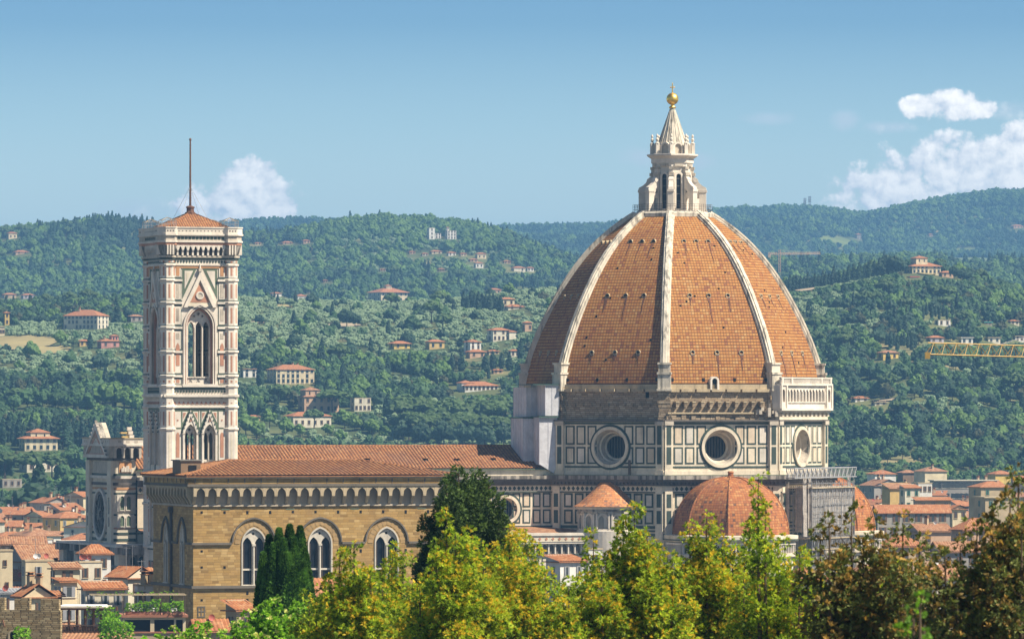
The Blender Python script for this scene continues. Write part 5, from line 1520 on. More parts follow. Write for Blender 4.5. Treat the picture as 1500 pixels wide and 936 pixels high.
        for cx in (-1, 1):
            ap = TR * cos(pi / 8)
            TT = wall_frame(*[(BC * a + ap * b) for a, b in zip((sin(radians(90 * k)) + cx * cos(radians(90 * k)), -cos(radians(90 * k)) + cx * sin(radians(90 * k))), (sin(radians(90 * k)), -cos(radians(90 * k))))], 90 * k)
            for s in (-0.5, 0, 0.5):
                c.add([(p[0], 0.02, p[1]) for p in circle(s, 83.75, 0.15, 8)], [tuple(range(8))], 'dark_moulding', TT)
                c.prism([(s - 0.13, 79.6), (s + 0.13, 79.6), (s + 0.13, 81.3), (s - 0.13, 81.3)], -0.75, 0.0, 'clean_marble', TT)
    c.box(-7.0, 7.0, -7.0, 7.0, 83.0, 83.4, 'trim_stone')
    c.build('tower_cornice', E)
    r = MB()
    h, zt = 5.9, 87.0
    for k in range(4):
        a = radians(90 * k)
        R = lambda x, y: (x * cos(a) - y * sin(a), x * sin(a) + y * cos(a))
        ripple(r, (*R(-h, -h), 84.25), (*R(h, -h), 84.25), (*R(0.5, -0.5), zt), (*R(-0.5, -0.5), zt), 'pantile', 0.45, 0.08)
        p0, p1 = R(-h, -h), R(-0.5, -0.5)
        r.tube((*p0, 84.3), (*p1, zt + .05), 0.13, 'pantile', n=6)
    r.box(-h + .1, h - .1, -h + .1, h - .1, 83.4, 84.2, 'trim_stone')
    r.build('tower_roof', E)
    p = MB()
    p.lathe([(0.95, 86.6), (0.95, 87.2), (0.7, 87.3), (0.65, 87.9), (0.8, 88.0), (0.8, 88.2), (0.3, 88.4)], 8, 'pole_rust')
    p.tube((0, 0, 88), (0, 0, 99.8), 0.21, 'pole_rust', 0.14, 8)
    p.lathe([(0.05, 99.7), (0.22, 99.9), (0.22, 100.1), (0.05, 100.3)], 8, 'pole_rust')
    for i in range(4):
        a = radians(45 + 90 * i)
        p.tube((0, 0, 91.8), (4.2 * cos(a), 4.2 * sin(a), 85.0), 0.025, 'steel', n=4)
    p.build('flag_pole', E)
    for cx, cy in ((-1, -1), (1, -1), (-1, 1), (1, 1)):      # wire cages over the corner lookouts
        g = MB()
        x0, x1 = sorted((cx * 6.9, cx * 4.4)); y0, y1 = sorted((cy * 6.9, cy * 4.4))
        ps = [(x0, y0), (x1, y0), (x1, y1), (x0, y1)]
        mx, my = (x0 + x1) / 2, (y0 + y1) / 2
        for i in range(4):
            q = ps[(i + 1) % 4]
            g.tube((*ps[i], 84.2), (*ps[i], 85.6), 0.045, 'steel', n=4)
            g.tube((*ps[i], 85.6), (*q, 85.6), 0.04, 'steel', n=4); g.tube((*ps[i], 85.0), (*q, 85.0), 0.03, 'steel', n=4)
            g.tube((*ps[i], 85.6), (mx, my, 86.15), 0.045, 'trim_stone', n=4)
            for t in (.2, .4, .6, .8):
                u = (ps[i][0] + (q[0] - ps[i][0]) * t, ps[i][1] + (q[1] - ps[i][1]) * t)
                g.tube((*u, 84.3), (*u, 85.6), 0.02, 'steel', n=4)
                g.tube((*u, 85.6), (mx, my, 86.15), 0.02, 'steel', n=4)
        g.build('wire_cage', E)
bell_tower()
# ---------------------------------------------------------------- the tall stone grain hall in front
def grain_hall():
    Y0 = 850.0
    E = empty('stone_hall', ((283 - 750) / FPX * Y0, Y0, 0), PHI, 'massive ochre stone hall with arched windows and corbelled cornice standing before the cathedral nave', 'hall')
    L, Dp = 36.2, 21.6
    TS = wall_frame(0, 0, 0); TW = wall_frame(0, Dp, -90)          # TW: s runs from the north end (0) to the corner (Dp)
    TN = wall_frame(L, Dp, 180); TE = wall_frame(L, 0, 90)
    w = MB()
    cs = (8.6, 18.1, 27.7)
    def win_hole(c, wd, z0, zs, rise): return arch(c, z0, zs, wd, rise, 8)
    S_ = dict(wd=3.5, z0=28.5, zs=34.2, rise=2.3); W_ = dict(wd=2.2, z0=28.6, zs=34.3, rise=2.6)
    w.sheet([(0, 0), (L, 0), (L, 43.2), (0, 43.2)], [win_hole(c, **S_) for c in cs], 0, 'ashlar', TS, 0.9, 'ashlar')
    wc = (7.2, 15.9)
    w.sheet([(0, 0), (Dp, 0), (Dp, 43.2), (0, 43.2)], [win_hole(c, **W_) for c in wc], 0, 'ashlar', TW, 0.9, 'ashlar')
    w.sheet([(0, 0), (L, 0), (L, 43.2), (0, 43.2)], [], 0, 'ashlar', TN); w.sheet([(0, 0), (Dp, 0), (Dp, 43.2), (0, 43.2)], [], 0, 'ashlar', TE)
    for T, X, cc, hw in ((TS, L, cs, 3.15), (TW, Dp, wc, 2.3), (TN, L, (), 0), (TE, Dp, (), 0)):
        # string courses: the upper one runs between the window arches
        xs = [0 - .25] + [v for c in cc for v in (c - hw, c + hw)] + [X + .25]
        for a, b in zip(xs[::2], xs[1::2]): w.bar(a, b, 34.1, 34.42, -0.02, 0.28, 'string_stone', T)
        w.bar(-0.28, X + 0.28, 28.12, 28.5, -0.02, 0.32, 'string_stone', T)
        w.bar(-0.2, X + 0.2, 15.0, 15.5, -0.02, 0.3, 'string_stone', T)
        rise = 3.45
        for c in cc:      # hood mould: a thin dark arch above each window
            ou, inn = arch(c, 34.05, 34.4, 2 * hw, rise, 12), arch(c, 34.05, 34.4, 2 * hw - 0.40, rise - 0.22, 12)
            w.ring(ou[1:], inn[1:], -0.02, 0.26, 'string_stone', T) if False else None
            n = len(ou)
            for i in range(2, n - 1):
                a, b, p, q = ou[i], ou[i + 1], inn[i + 1], inn[i]
                w.prism([a, b, p, q], -0.02, 0.26, 'string_stone', T)
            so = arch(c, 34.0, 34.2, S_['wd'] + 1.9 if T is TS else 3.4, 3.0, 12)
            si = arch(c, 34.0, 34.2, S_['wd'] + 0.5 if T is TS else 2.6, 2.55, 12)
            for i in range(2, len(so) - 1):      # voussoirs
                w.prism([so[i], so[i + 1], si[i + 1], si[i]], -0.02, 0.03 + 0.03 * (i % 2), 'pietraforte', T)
    rr = random.Random(5)
    for i in range(11):      # putlog holes in rows
        s = 1.2 + i * 3.25
        for z in (38.35, 33.0, 30.8, 27.3, 26.3, 22.0):
            if z in (33.0, 30.8) and any(abs(s - c) < 2.4 for c in cs): s2 = s + 1.6
            else: s2 = s
            if any(abs(s2 - c) < 2.2 for c in cs) and z in (33.0, 30.8): continue
            if rr.random() < 0.25 and z != 38.35: continue
            w.bar(s2 - 0.16, s2 + 0.16, z + rr.uniform(-.1, .1), z + 0.38, -0.1, 0.02, 'dark_hole', TS)
    for s in (4.0, 13.2, 22.5, 32.2): w.bar(s, s + 1.2, 38.9, 38.97, -0.02, 0.04, 'copper_green', TS)
    w.ring([(0.6, 24.2), (1.7, 24.2), (1.7, 25.7), (0.6, 25.7)], [(0.75, 24.35), (1.55, 24.35), (1.55, 25.55), (0.75, 25.55)], -.02, 0.06, 'string_stone', TS)
    w.bar(1.08, 1.22, 24.4, 25.5, -.02, 0.05, 'string_stone', TS); w.bar(0.8, 1.5, 24.9, 25.05, -.02, 0.055, 'string_stone', TS)
    w.build('hall_wall', E)
    # bifora windows with round tracery
    for T, cc, W0 in ((TS, cs, S_), (TW, wc, W_)):
        for c in cc:
            m = MB(); wd = W0['wd']; d = -0.2 if T is TS else -0.08
            ou = arch(c, W0['z0'], W0['zs'], wd, W0['rise'], 8)
            lw = wd / 2 - 0.42; q = wd / 4 - 0.02
            LL = [arch(c + e * q, W0['z0'] + 0.1, W0['zs'] - 0.25, lw, lw * 0.85, 6) for e in (-1, 1)]
            zc = W0['zs'] + W0['rise'] * 0.60
            m.sheet(ou, LL + [circle(c, zc, wd * 0.055, 10)] + [circle(c + wd * 0.15 * cos(a), zc + wd * 0.15 * sin(a), wd * 0.02, 8) for a in (0.5, 1.57, 2.64)], d, 'window_stone', T, 0.3 if T is TS else 0.05)
            m.ring(arch(c, W0['z0'], W0['zs'], wd + 0.02, W0['rise'] + .01, 8), arch(c, W0['z0'] + .1, W0['zs'], wd - 0.36, W0['rise'] - 0.24, 8), d - 0.02, d + 0.32 if T is TS else 0.1, 'window_stone', T)
            m.tube(T(c, d + 0.15, W0['z0']), T(c, d + 0.15, W0['zs'] - 0.1), 0.15, 'window_stone', n=8)
            m.box(c - 0.24, c + 0.24, d, d + 0.36, W0['zs'] - 0.3, W0['zs'], 'window_stone', T)
            m.bar(c - wd / 2 - 0.1, c + wd / 2 + 0.1, W0['z0'] - 0.25, W0['z0'] + 0.02, d, 0.2, 'window_stone', T)
            o = m.build('window', E)
            g = MB()
            g.add([(p[0], d - (0.28 if T is TS else 0.045), p[1]) for p in ou], [tuple(range(len(ou)))], 'dark_glass', T)
            g.bar(c - wd / 2 + .1, c + wd / 2 - .1, W0['z0'] + 2.05, W0['z0'] + 2.3, d - 0.27, d - 0.1, 'window_stone', T)
            for e in (-1.5, -0.5, 0.5, 1.5): g.bar(c + e * wd / 4 - 0.04, c + e * wd / 4 + 0.04, W0['z0'], W0['zs'], d - 0.27, d - 0.2, 'iron', T)
            if T is TW: g.bar(c + 0.5, c + 0.9, W0['z0'] + 0.3, W0['z0'] + 2.0, d - 0.26, d - 0.15, 'awning_red', T)
            g.build('glass', o)
    # corbelled cornice
    k = MB()
    for T, X in ((TS, L), (TW, Dp), (TN, L), (TE, Dp)):
        k.bar(-0.05, X + 0.05, 39.35, 39.6, -0.1, 0.22, 'corbel_back', T)
        n = int(round(X / 1.66)); p = X / n
        k.bar(0, X, 39.6, 42.0, -0.1, 0.03, 'corbel_back', T)
        for i in range(n + 1):
            s = i * p
            vs = [T(s + q, a, z) for q in (-0.21, 0.21) for a, z in ((0, 39.55), (0.35, 39.75), (0.62, 40.3), (1.0, 40.75), (1.0, 42.1), (0, 42.1))]
            k.add(vs, [(0, 1, 2, 3, 4, 5), (11, 10, 9, 8, 7, 6)] + [(j, j + 6, j + 7, j + 1) for j in range(5)], 'trim_stone')
            if i < n:
                c = s + p / 2
                inn = arch(c, 41.0, 41.15, p - 0.5, 0.72, 5); ou = [(c - p / 2, 41.0), (c + p / 2, 41.0), (c + p / 2, 41.15)] + [(min(c + p / 2, max(c - p / 2, c + (a - c) * 1.4)), 42.1) for a, z in inn[3:-1]] + [(c - p / 2, 41.15)]
                k.ring(ou, inn, 0.66, 0.98, 'trim_stone', T)
        k.bar(-1.1, X + 1.1, 42.1, 42.45, -0.5, 1.12, 'string_stone', T)
        k.bar(-1.0, X + 1.0, 42.45, 43.2, -0.5, 1.0, 'ashlar', T)
        k.bar(-1.25, X + 1.25, 43.2, 43.5, -0.6, 1.3, 'trim_stone', T)
        for i in range(int(X / 2.35) + 1): k.bar(i * 2.35 - 0.08, i * 2.35 + 0.08, 42.6, 43.2, 0.95, 1.05, 'string_stone', T)
    k.build('corbel_cornice', E)
    r = MB()
    o = 1.45; zr, ze = 45.5, 43.55
    A, B, C_, D_ = (-o, -o, ze), (L + o, -o, ze), (L + o, Dp + o, ze), (-o, Dp + o, ze)
    P, Q = (8.0, Dp / 2, zr), (L - 9.5, Dp / 2, zr)
    ripple(r, A, B, Q, P, 'pantile', 0.62, 0.2); ripple(r, C_, D_, P, Q, 'pantile', 0.62, 0.2)
    ripple(r, D_, A, P, P, 'pantile', 0.62, 0.2); ripple(r, B, C_, Q, Q, 'pantile', 0.62, 0.2)
    for a, b in ((P, Q), (A, P), (D_, P), (B, Q), (C_, Q)): r.tube(Vector(a) + Vector((0, 0, .08)), Vector(b) + Vector((0, 0, .1)), 0.2, 'pantile', n=6)
    r.box(-o, L + o, -o, Dp + o, ze - 0.14, ze - 0.02, 'city_tile')
    r.build('hall_roof', E)
    q = MB()
    q.tube(TW(10.6, 0.25, 10), TW(10.6, 0.25, 39.0), 0.2, 'iron', n=6)
    q.box(10.2, 11.0, 0.05, 0.6, 38.4, 39.2, 'iron', TW)
    q.build('downpipe', E)
    b = MB()      # little roof hut by the west eave
    b.box(-0.8, 2.0, 3.5, 8.0, 43.6, 45.6, 'brown_plaster'); b.box(-1.0, 2.2, 3.3, 8.2, 45.6, 45.75, 'lead'); b.box(0.3, 1.4, 3.4, 3.5, 43.7, 45.0, 'dark_hole')
    b.build('roof_hut', E)
grain_hall()
# ---------------------------------------------------------------- scaffolds on the cathedral, cranes
def on_duomo(name, label, cat):
    return empty(name, (DX, DY, 0), PHI, label, cat)
def sheeted_scaffold():
    E = on_duomo('sheeted_scaffold', 'pale grey sheeted scaffold boxed against the left flank of the dome drum', 'scaffold')
    b = MB()
    for (x0, x1, y0, y1, z0, z1) in ((-28.6, -26.0, -11.4, -3.2, 51.4, 57.0), (-30.6, -28.6, -6.5, 1.2, 51.2, 56.6), (-29.6, -26.2, -11.0, -4, 42.5, 51.1), (-31.6, -29.6, -7.5, -0.5, 40.8, 50.9)):
        b.box(x0, x1, y0, y1, z0, z1, 'white_sheet')
        n = int((y1 - y0) / 1.3)
        for i in range(n + 1):
            y = y0 + (y1 - y0) * i / n
            b.tube((x0 - 0.02, y, z0), (x0 - 0.02, y, z1), 0.05, 'sheet_seam', n=4)
        for i in range(3):
            x = x0 + (x1 - x0) * i / 2
            b.tube((x, y0 - 0.02, z0), (x, y0 - 0.02, z1), 0.05, 'sheet_seam', n=4)
    b.build('sheeting', E)
    g = MB()
    g.box(-31.0, -25.9, -11.7, 1.4, 57.0, 57.15, 'green_rail'); g.box(-29.8, -26.0, -11.5, -4, 51.1, 51.3, 'green_rail'); g.box(-31.7, -29.6, -7.6, 0, 50.9, 51.1, 'green_rail')
    g.build('deck', E)
    v = MB()
    v.add([(-26.3, -11.05, 40.6), (-29.6, -11.05, 42.6), (-29.6, -4, 42.6), (-26.3, -4, 40.6), (-26.3, -11.05, 42.6), (-26.3, -4, 42.6)], [(0, 1, 4), (2, 3, 5), (0, 3, 2, 1), (1, 2, 5, 4)], 'white_sheet')
    v.build('sheet_skirt', E)
sheeted_scaffold()

def gauze_scaffold():
    E = on_duomo('gauze_scaffold', 'tall grey scaffold hung with gauze and a lattice beam, right of the small dome', 'scaffold')
    a = radians(45)
    T = lambda s, d, z: (d * sin(a) + s * cos(a), -d * cos(a) + s * sin(a), z)
    rr = random.Random(9)
    S0, S1, D0, D1 = -9.6, 9.2, 26.95, 32.6
    p = MB()
    for i in range(11):
        s = S0 + (S1 - S0) * i / 10
        for d in (D0 + 0.3, D1 - 1.2, D1): p.tube(T(s, d, 0), T(s, d, 39.6 if d < D1 else 38.2), 0.06, 'steel', n=4)
    for j in range(7):
        d = D0 + (D1 - D0) * j / 6
        for s in (S0, S1): p.tube(T(s, d, 0), T(s, d, 38.2), 0.06, 'steel', n=4)
    for i in range(20):
        z = 2 + i * 1.95
        for d in (D1, D1 - 1.2): p.tube(T(S0, d, z), T(S1, d, z), 0.045, 'steel', n=4)
        for s in (S0, S1): p.tube(T(s, D0, z), T(s, D1, z), 0.045, 'steel', n=4)
    for i in range(10):
        s = S0 + (S1 - S0) * i / 10; s2 = S0 + (S1 - S0) * (i + 1) / 10
        for z in (26, 30, 34): p.tube(T(s, D1 + .05, z), T(s2, D1 + .05, z + 3.6), 0.04, 'steel', n=4)
    for z in (31.2, 32.6, 34.0, 35.4, 36.8, 38.2): 
        p.tube(T(S0, D1 + .1, z), T(S1, D1 + .1, z), 0.05, 'steel', n=4); p.tube(T(S0 - .1, D0, z), T(S0 - .1, D1, z), 0.05, 'steel', n=4)
    for i in range(24):
        s = S0 + (S1 - S0) * i / 23; p.tube(T(s, D1 + .12, 26), T(s, D1 + .12, 39.4), 0.045, 'steel', n=4)
    p.build('poles', E)
    b = MB()
    for z in (24.8, 27.0, 29.0, 38.2): b.box(S0 - .3, S1 + .3, D0, D1 + .3, z, z + 0.14, 'trim_stone', T)
    b.build('platforms', E)
    n = MB()      # hung gauze, sagging a little between the poles
    def cloth(s0, s1, z0, z1, d, m, k=18, jz=0.0):
        vs = []; fs = []
        for i in range(k + 1):
            s = s0 + (s1 - s0) * i / k
            for j in range(6):
                z = z0 + (z1 - z0) * j / 5 + (rr.uniform(-jz, jz) if j in (0,) else 0)
                vs.append((s, d + 0.09 * sin(i * 2.1) + rr.uniform(-.05, .05), z))
        for i in range(k):
            for j in range(5): fs.append((i * 6 + j, (i + 1) * 6 + j, (i + 1) * 6 + j + 1, i * 6 + j + 1))
        n.add(vs, fs, m, T)
    cloth(S0 + 0.3, S1, 30.2, 38.6, D1 - .35, 'gauze', 22, 0.3)
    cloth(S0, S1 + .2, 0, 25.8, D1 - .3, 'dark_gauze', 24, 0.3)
    cloth(S0 + 6, S1 - 1, 31.6, 36.2, D1 - .2, 'gauze', 10, 0.4)
    for q, (s, w_, z0, z1) in enumerate([(S0 - 1.6, 0.9, 33.5, 40.0), (S0 + 0.4, 0.9, 31.0, 40.0), (S1 - 1.2, 0.8, 36.5, 40.6), (S0 - 2.2, 0.9, 29.5, 33.8)]):
        cloth(s - w_, s + w_ * .6, z0, z1, D1 - 0.6 + q * .12, 'gauze', 4)
    Tside = wall_frame(*T(S1 + .15, 0, 0)[:2], 135)
    vs = [T(S1 + .2, d, z) for d in (D0, D1 + .2) for z in (26.5, 38.4)]
    n.add(vs, [(0, 2, 3, 1)], 'gauze'); vs = [T(S1 + .2, d, z) for d in (D0, D1 + .2) for z in (0, 26)]
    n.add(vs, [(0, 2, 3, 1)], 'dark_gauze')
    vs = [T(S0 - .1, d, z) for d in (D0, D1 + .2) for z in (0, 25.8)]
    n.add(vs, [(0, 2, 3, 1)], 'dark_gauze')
    def side(d0, d1, z0, z1, s, m, k=12, jz=0.0):
        vs = []; fs = []
        for i in range(k + 1):
            for j in range(6):
                z = z0 + (z1 - z0) * j / 5 + (rr.uniform(-jz, jz) if j == 0 else 0)
                vs.append((s + 0.09 * sin(i * 1.9) + rr.uniform(-.05, .05), d0 + (d1 - d0) * i / k, z))
        for i in range(k):
            for j in range(5): fs.append((i * 6 + j, (i + 1) * 6 + j, (i + 1) * 6 + j + 1, i * 6 + j + 1))
        n.add(vs, fs, m, T)
    side(D0 + 2.2, D1, 30.4, 38.6, S0 + .25, 'gauze', 14, 0.3)
    side(D0 + 3.2, D1, 32.0, 36.0, S0 + .15, 'gauze', 9, 0.4)
    side(D0 + 0.3, D0 + 1.3, 31.0, 40.0, S0 - .3, 'gauze', 4, 0.4)
    n.build('gauze', E)
    c = MB()      # lattice beam along the top
    z0, z1 = 40.2, 41.9
    A, B = S0 - 8.5, S1 + 0.4
    for d in (D1 - 1.2, D1 + 0.4):
        for z in (z0, z1): c.tube(T(A, d, z), T(B, d, z), 0.12, 'steel', n=4)
        k = 30
        for i in range(k):
            s, s2 = A + (B - A) * i / k, A + (B - A) * (i + 1) / k
            c.tube(T(s, d, z0 if i % 2 else z1), T(s2, d, z1 if i % 2 else z0), 0.08, 'steel', n=4)
            c.tube(T(s, d, z0), T(s, d, z1), 0.045, 'steel', n=4)
    for i in range(10):
        s = A + (B - A) * i / 9
        for z in (z0, z1): c.tube(T(s, D1 - 1.2, z), T(s, D1 + .4, z), 0.05, 'steel', n=4)
    for s in (S0, S0 + 2, S1 - 2, S1): c.tube(T(s, D1, 37), T(s, D1, z0), 0.09, 'steel', n=4)
    c.build('lattice_beam', E)
    r = MB()      # roof line of the chapel that is being worked on
    for i in range(3): 
        s = -4 + i * 3.0
        r.add([T(s - 1.2, 32.1, 36.4), T(s + 1.2, 32.1, 36.4), T(s + 0.9, 31.2, 37.6), T(s - 0.9, 31.2, 37.6)], [(0, 1, 2, 3)], 'city_tile')
    r.build('sloping_tiles', E)
gauze_scaffold()

def lattice(mb, p0, p1, w, m, n, r=0.10, up=(0, 0, 1), tri=True):
    """three chord lattice beam from p0 to p1"""
    p0, p1, up = Vector(p0), Vector(p1), Vector(up)
    ax = (p1 - p0).normalized(); sd_ = ax.cross(up).normalized(); up = sd_.cross(ax).normalized()
    o = [up * w * 1.35, sd_ * w * 0.5, sd_ * -w * 0.5] if tri else [up * w / 2 + sd_ * w / 2, up * w / 2 - sd_ * w / 2, up * -w / 2 - sd_ * w / 2, up * -w / 2 + sd_ * w / 2]
    for q in o: mb.tube(p0 + q, p1 + q, r, m, n=5)
    k = len(o)
    for i in range(n):
        a, b = p0.lerp(p1, i / n), p0.lerp(p1, (i + 1) / n); c = (a + b) / 2
        for j in range(k):
            q, t = o[j], o[(j + 1) % k]
            if tri:
                if j == 0: mb.tube(a + t, c + q, r * .62, m, n=4); mb.tube(c + q, b + t, r * .62, m, n=4)
                elif j == 2: mb.tube(a + q, c + t, r * .62, m, n=4); mb.tube(c + t, b + q, r * .62, m, n=4)
                else: mb.tube(a + q, b + t, r * .5, m, n=4); mb.tube(a + q, a + t, r * .5, m, n=4)
            else:
                mb.tube(a + q, b + t, r * .6, m, n=4)
def tower_crane_near():
    Y = 760.0
    p0, p1 = at(1359, 519, Y), at(1640, 527, Y + 16)
    E = empty('tower_crane', (p1.x, p1.y, 0), 0, 'yellow tower crane reaching its lattice jib in above the wooded hill', 'crane')
    o = Vector(E.location)
    j = MB(); lattice(j, p0 - o, p1 - o, 1.05, 'crane_yellow', 17, 0.075)
    e = p0 - o; j.box(e.x - 0.35, e.x + 0.25, e.y - 0.6, e.y + 0.6, e.z - 0.55, e.z + 0.25, 'crane_yellow')
    j.build('jib', E)
    m = MB(); q = p1 - o
    lattice(m, (0, 0, 0), (0, 0, q.z + 6.5), 1.7, 'crane_yellow', 24, 0.11, (0, 1, 0), False)
    m.build('mast', E)
    b = MB(); lattice(b, (0, 0, q.z), (14, 2, q.z), 1.1, 'crane_yellow', 8, 0.1); b.box(11, 14, 1, 3, q.z - 2.6, q.z - 0.1, 'trim_stone')
    b.tube((0, 0, q.z + 6.5), (13, 2, q.z + 1), 0.05, 'steel', n=4); b.tube((0, 0, q.z + 6.5), tuple((p0 - o).lerp(q, 0.35) + Vector((0, 0, 1.3))), 0.05, 'steel', n=4)
    b.build('counter_jib', E)
    c = MB(); c.box(-2.2, -0.9, -1.2, 0.6, q.z - 2.4, q.z - 0.3, 'white_plaster'); c.box(-2.22, -1.2, -1.22, 0.0, q.z - 1.7, q.z - 0.8, 'dark_glass'); c.build('cab', E)
tower_crane_near()
def tower_crane_far():
    g = hit(1142, 415); Y = g.y
    E = empty('tower_crane', tuple(g), 0, 'small pale orange tower crane on the far slope just right of the dome', 'crane')
    k = Y / FPX
    top = EYE + (HORIZON - 373) * k - g.z
    m = MB(); lattice(m, (0, 0, -3), (0, 0, top + 7 * k), 1.5, 'crane_red', 14, 0.22, (0, 1, 0), False); m.build('mast', E)
    j = MB(); lattice(j, (0, 0, top), (60 * k, 5, top + 0.8 * k), 1.1, 'crane_red', 22, 0.2); j.tube((0, 0, top + 7 * k), (40 * k, 3, top + 1.6), 0.1, 'crane_red', n=4); j.build('jib', E)
    c = MB(); lattice(c, (0, 0, top), (-17 * k, -2, top), 1.1, 'crane_red', 6, 0.2); c.box(-17 * k, -13 * k, -2.5, 0, top - 2.4, top, 'crane_red'); c.build('counter_jib', E)
tower_crane_far()

def radio_mast(px, py, hpx, label):
    g = hit(px, ip(px, *C3) + 1.5, 7000.0, 9700.0); k = g.y / FPX
    E = empty('radio_mast', tuple(g), 0, label, 'mast', 'masts on the far ridge')
    h = EYE + (HORIZON - py) * k - g.z
    m = MB(); lattice(m, (0, 0, -2), (0, 0, h), 2.6, 'steel', 10, 0.3, (0, 1, 0), False); m.build('lattice', E)
    a = MB()
    for t in (.62, .75, .9): a.box(-2.2, 2.2, -1.5, 1.5, h * t, h * t + 2.4, 'steel')
    a.build('aerials', E)
radio_mast(1186, 288, 16, 'taller radio mast on the far ridge right of the dome')
radio_mast(1179, 291, 13, 'shorter radio mast on the far ridge right of the dome')
# ---------------------------------------------------------------- houses: the villas on the hills and the town
def window_mesh(name, frame, shut):
    b = MB()
    b.box(-0.5, 0.5, -0.06, 0.02, 0, 1, frame); b.box(-0.42, 0.42, -0.09, -0.05, 0.04, 0.95, 'window_glass')
    b.box(-0.5, -0.20, -0.12, -0.05, 0.02, 0.98, shut); b.box(0.20, 0.5, -0.12, -0.05, 0.02, 0.98, shut)
    b.box(-0.58, 0.58, -0.16, 0, -0.07, 0, frame)
    o = b.build(name); me = o.data
    bpy.data.objects.remove(o)
    return me
WIN = {k: window_mesh('window', f, s) for k, f, s in (('brown', 'trim_stone', 'shutter_brown'), ('green', 'trim_stone', 'shutter_green'), ('grey', 'pale_plaster', 'shutter_grey'), ('dark', 'pale_plaster', 'window_glass'))}
def dish_mesh(mat):
    b = MB()
    vs = []; n = 12
    for r, z in ((0.02, 0.16), (0.3, 0.10), (0.5, 0.0)):
        for i in range(n): vs.append((r * cos(2 * pi * i / n), z, r * sin(2 * pi * i / n) + 0.8))
    fs = [(j * n + i, j * n + (i + 1) % n, (j + 1) * n + (i + 1) % n, (j + 1) * n + i) for j in range(2) for i in range(n)]
    b.add(vs, fs, mat); b.tube((0, 0.2, 0), (0, 0.2, 0.75), 0.04, 'steel', n=5); b.tube((0, -0.4, 0.7), (0, 0.1, 0.8), 0.02, 'steel', n=4)
    o = b.build('satellite_dish'); me = o.data; bpy.data.objects.remove(o)
    return me
DISH = {k: dish_mesh('dish_' + k) for k in ('white', 'red')}
def chim_mesh():
    b = MB()
    b.box(-0.4, 0.4, -0.35, 0.35, -0.8, 1.3, 'tan_plaster'); b.box(-0.5, 0.5, -0.45, 0.45, 1.3, 1.42, 'city_tile'); b.box(-0.3, 0.3, -0.3, 0.3, 1.42, 1.7, 'dark_hole'); b.box(-0.5, 0.5, -0.45, 0.45, 1.7, 1.8, 'city_tile')
    o = b.build('chimney'); me = o.data; bpy.data.objects.remove(o); return me
CHIM = chim_mesh()
def ant_mesh():
    b = MB()
    b.tube((0, 0, -0.5), (0, 0, 3.4), 0.04, 'steel', n=4); b.tube((-0.7, 0, 3.2), (0.7, 0, 3.2), 0.03, 'steel', n=4)
    for x in (-.6, -.3, 0, .3, .6): b.tube((x, -0.3, 3.2), (x, 0.3, 3.2), 0.02, 'steel', n=4)
    o = b.build('aerial'); me = o.data; bpy.data.objects.remove(o); return me
ANT = ant_mesh()
def inst(name, me, parent, loc, rz=0.0, sc=(1, 1, 1)):
    o = bpy.data.objects.new(name, me); COL.objects.link(o); o.parent = parent
    o.location = loc; o.rotation_euler = (0, 0, rz); o.scale = sc
    return o
def roof_mb(w, d, h, rh, kind, tile, over, rip=False, z=None):
    r = MB(); z = h if z is None else z
    x, y = w / 2 + over, d / 2 + over
    t = 0.18
    def quad(a, b, c, e, m=tile):
        if rip: ripple(r, a, b, c, e, m, 0.5, 0.10)
        else: r.add([a, b, c, e], [(0, 1, 2, 3)], m)
    if kind == 'hip':
        k = min(x, y) * 0.98
        if x >= y: P, Q = (-x + k, 0, z + rh), (x - k, 0, z + rh)
        else: P, Q = (0, -y + k, z + rh), (0, y - k, z + rh)
        A, B, C_, D_ = (-x, -y, z), (x, -y, z), (x, y, z), (-x, y, z)
        if x >= y: quad(A, B, Q, P); quad(C_, D_, P, Q); quad(D_, A, P, P); quad(B, C_, Q, Q)
        else: quad(B, C_, Q, P); quad(D_, A, P, Q); quad(A, B, P, P); quad(C_, D_, Q, Q)
    elif kind == 'gable':       # ridge along x
        quad((-x, -y, z), (x, -y, z), (x, 0, z + rh), (-x, 0, z + rh)); quad((x, y, z), (-x, y, z), (-x, 0, z + rh), (x, 0, z + rh))
    elif kind == 'cross':       # ridge along y, gable to the front
        quad((x, -y, z), (x, y, z), (0, y, z + rh), (0, -y, z + rh)); quad((-x, y, z), (-x, -y, z), (0, -y, z + rh), (0, y, z + rh))
    elif kind == 'mono':
        quad((-x, -y, z), (x, -y, z), (x, y, z + rh), (-x, y, z + rh))
    elif kind == 'flat':
        r.box(-x, x, -y, y, z, z + 0.3, tile)
    if kind in ('hip', 'gable', 'cross', 'mono'): r.box(-x, x, -y, y, z - t, z - 0.02, tile)
    return r
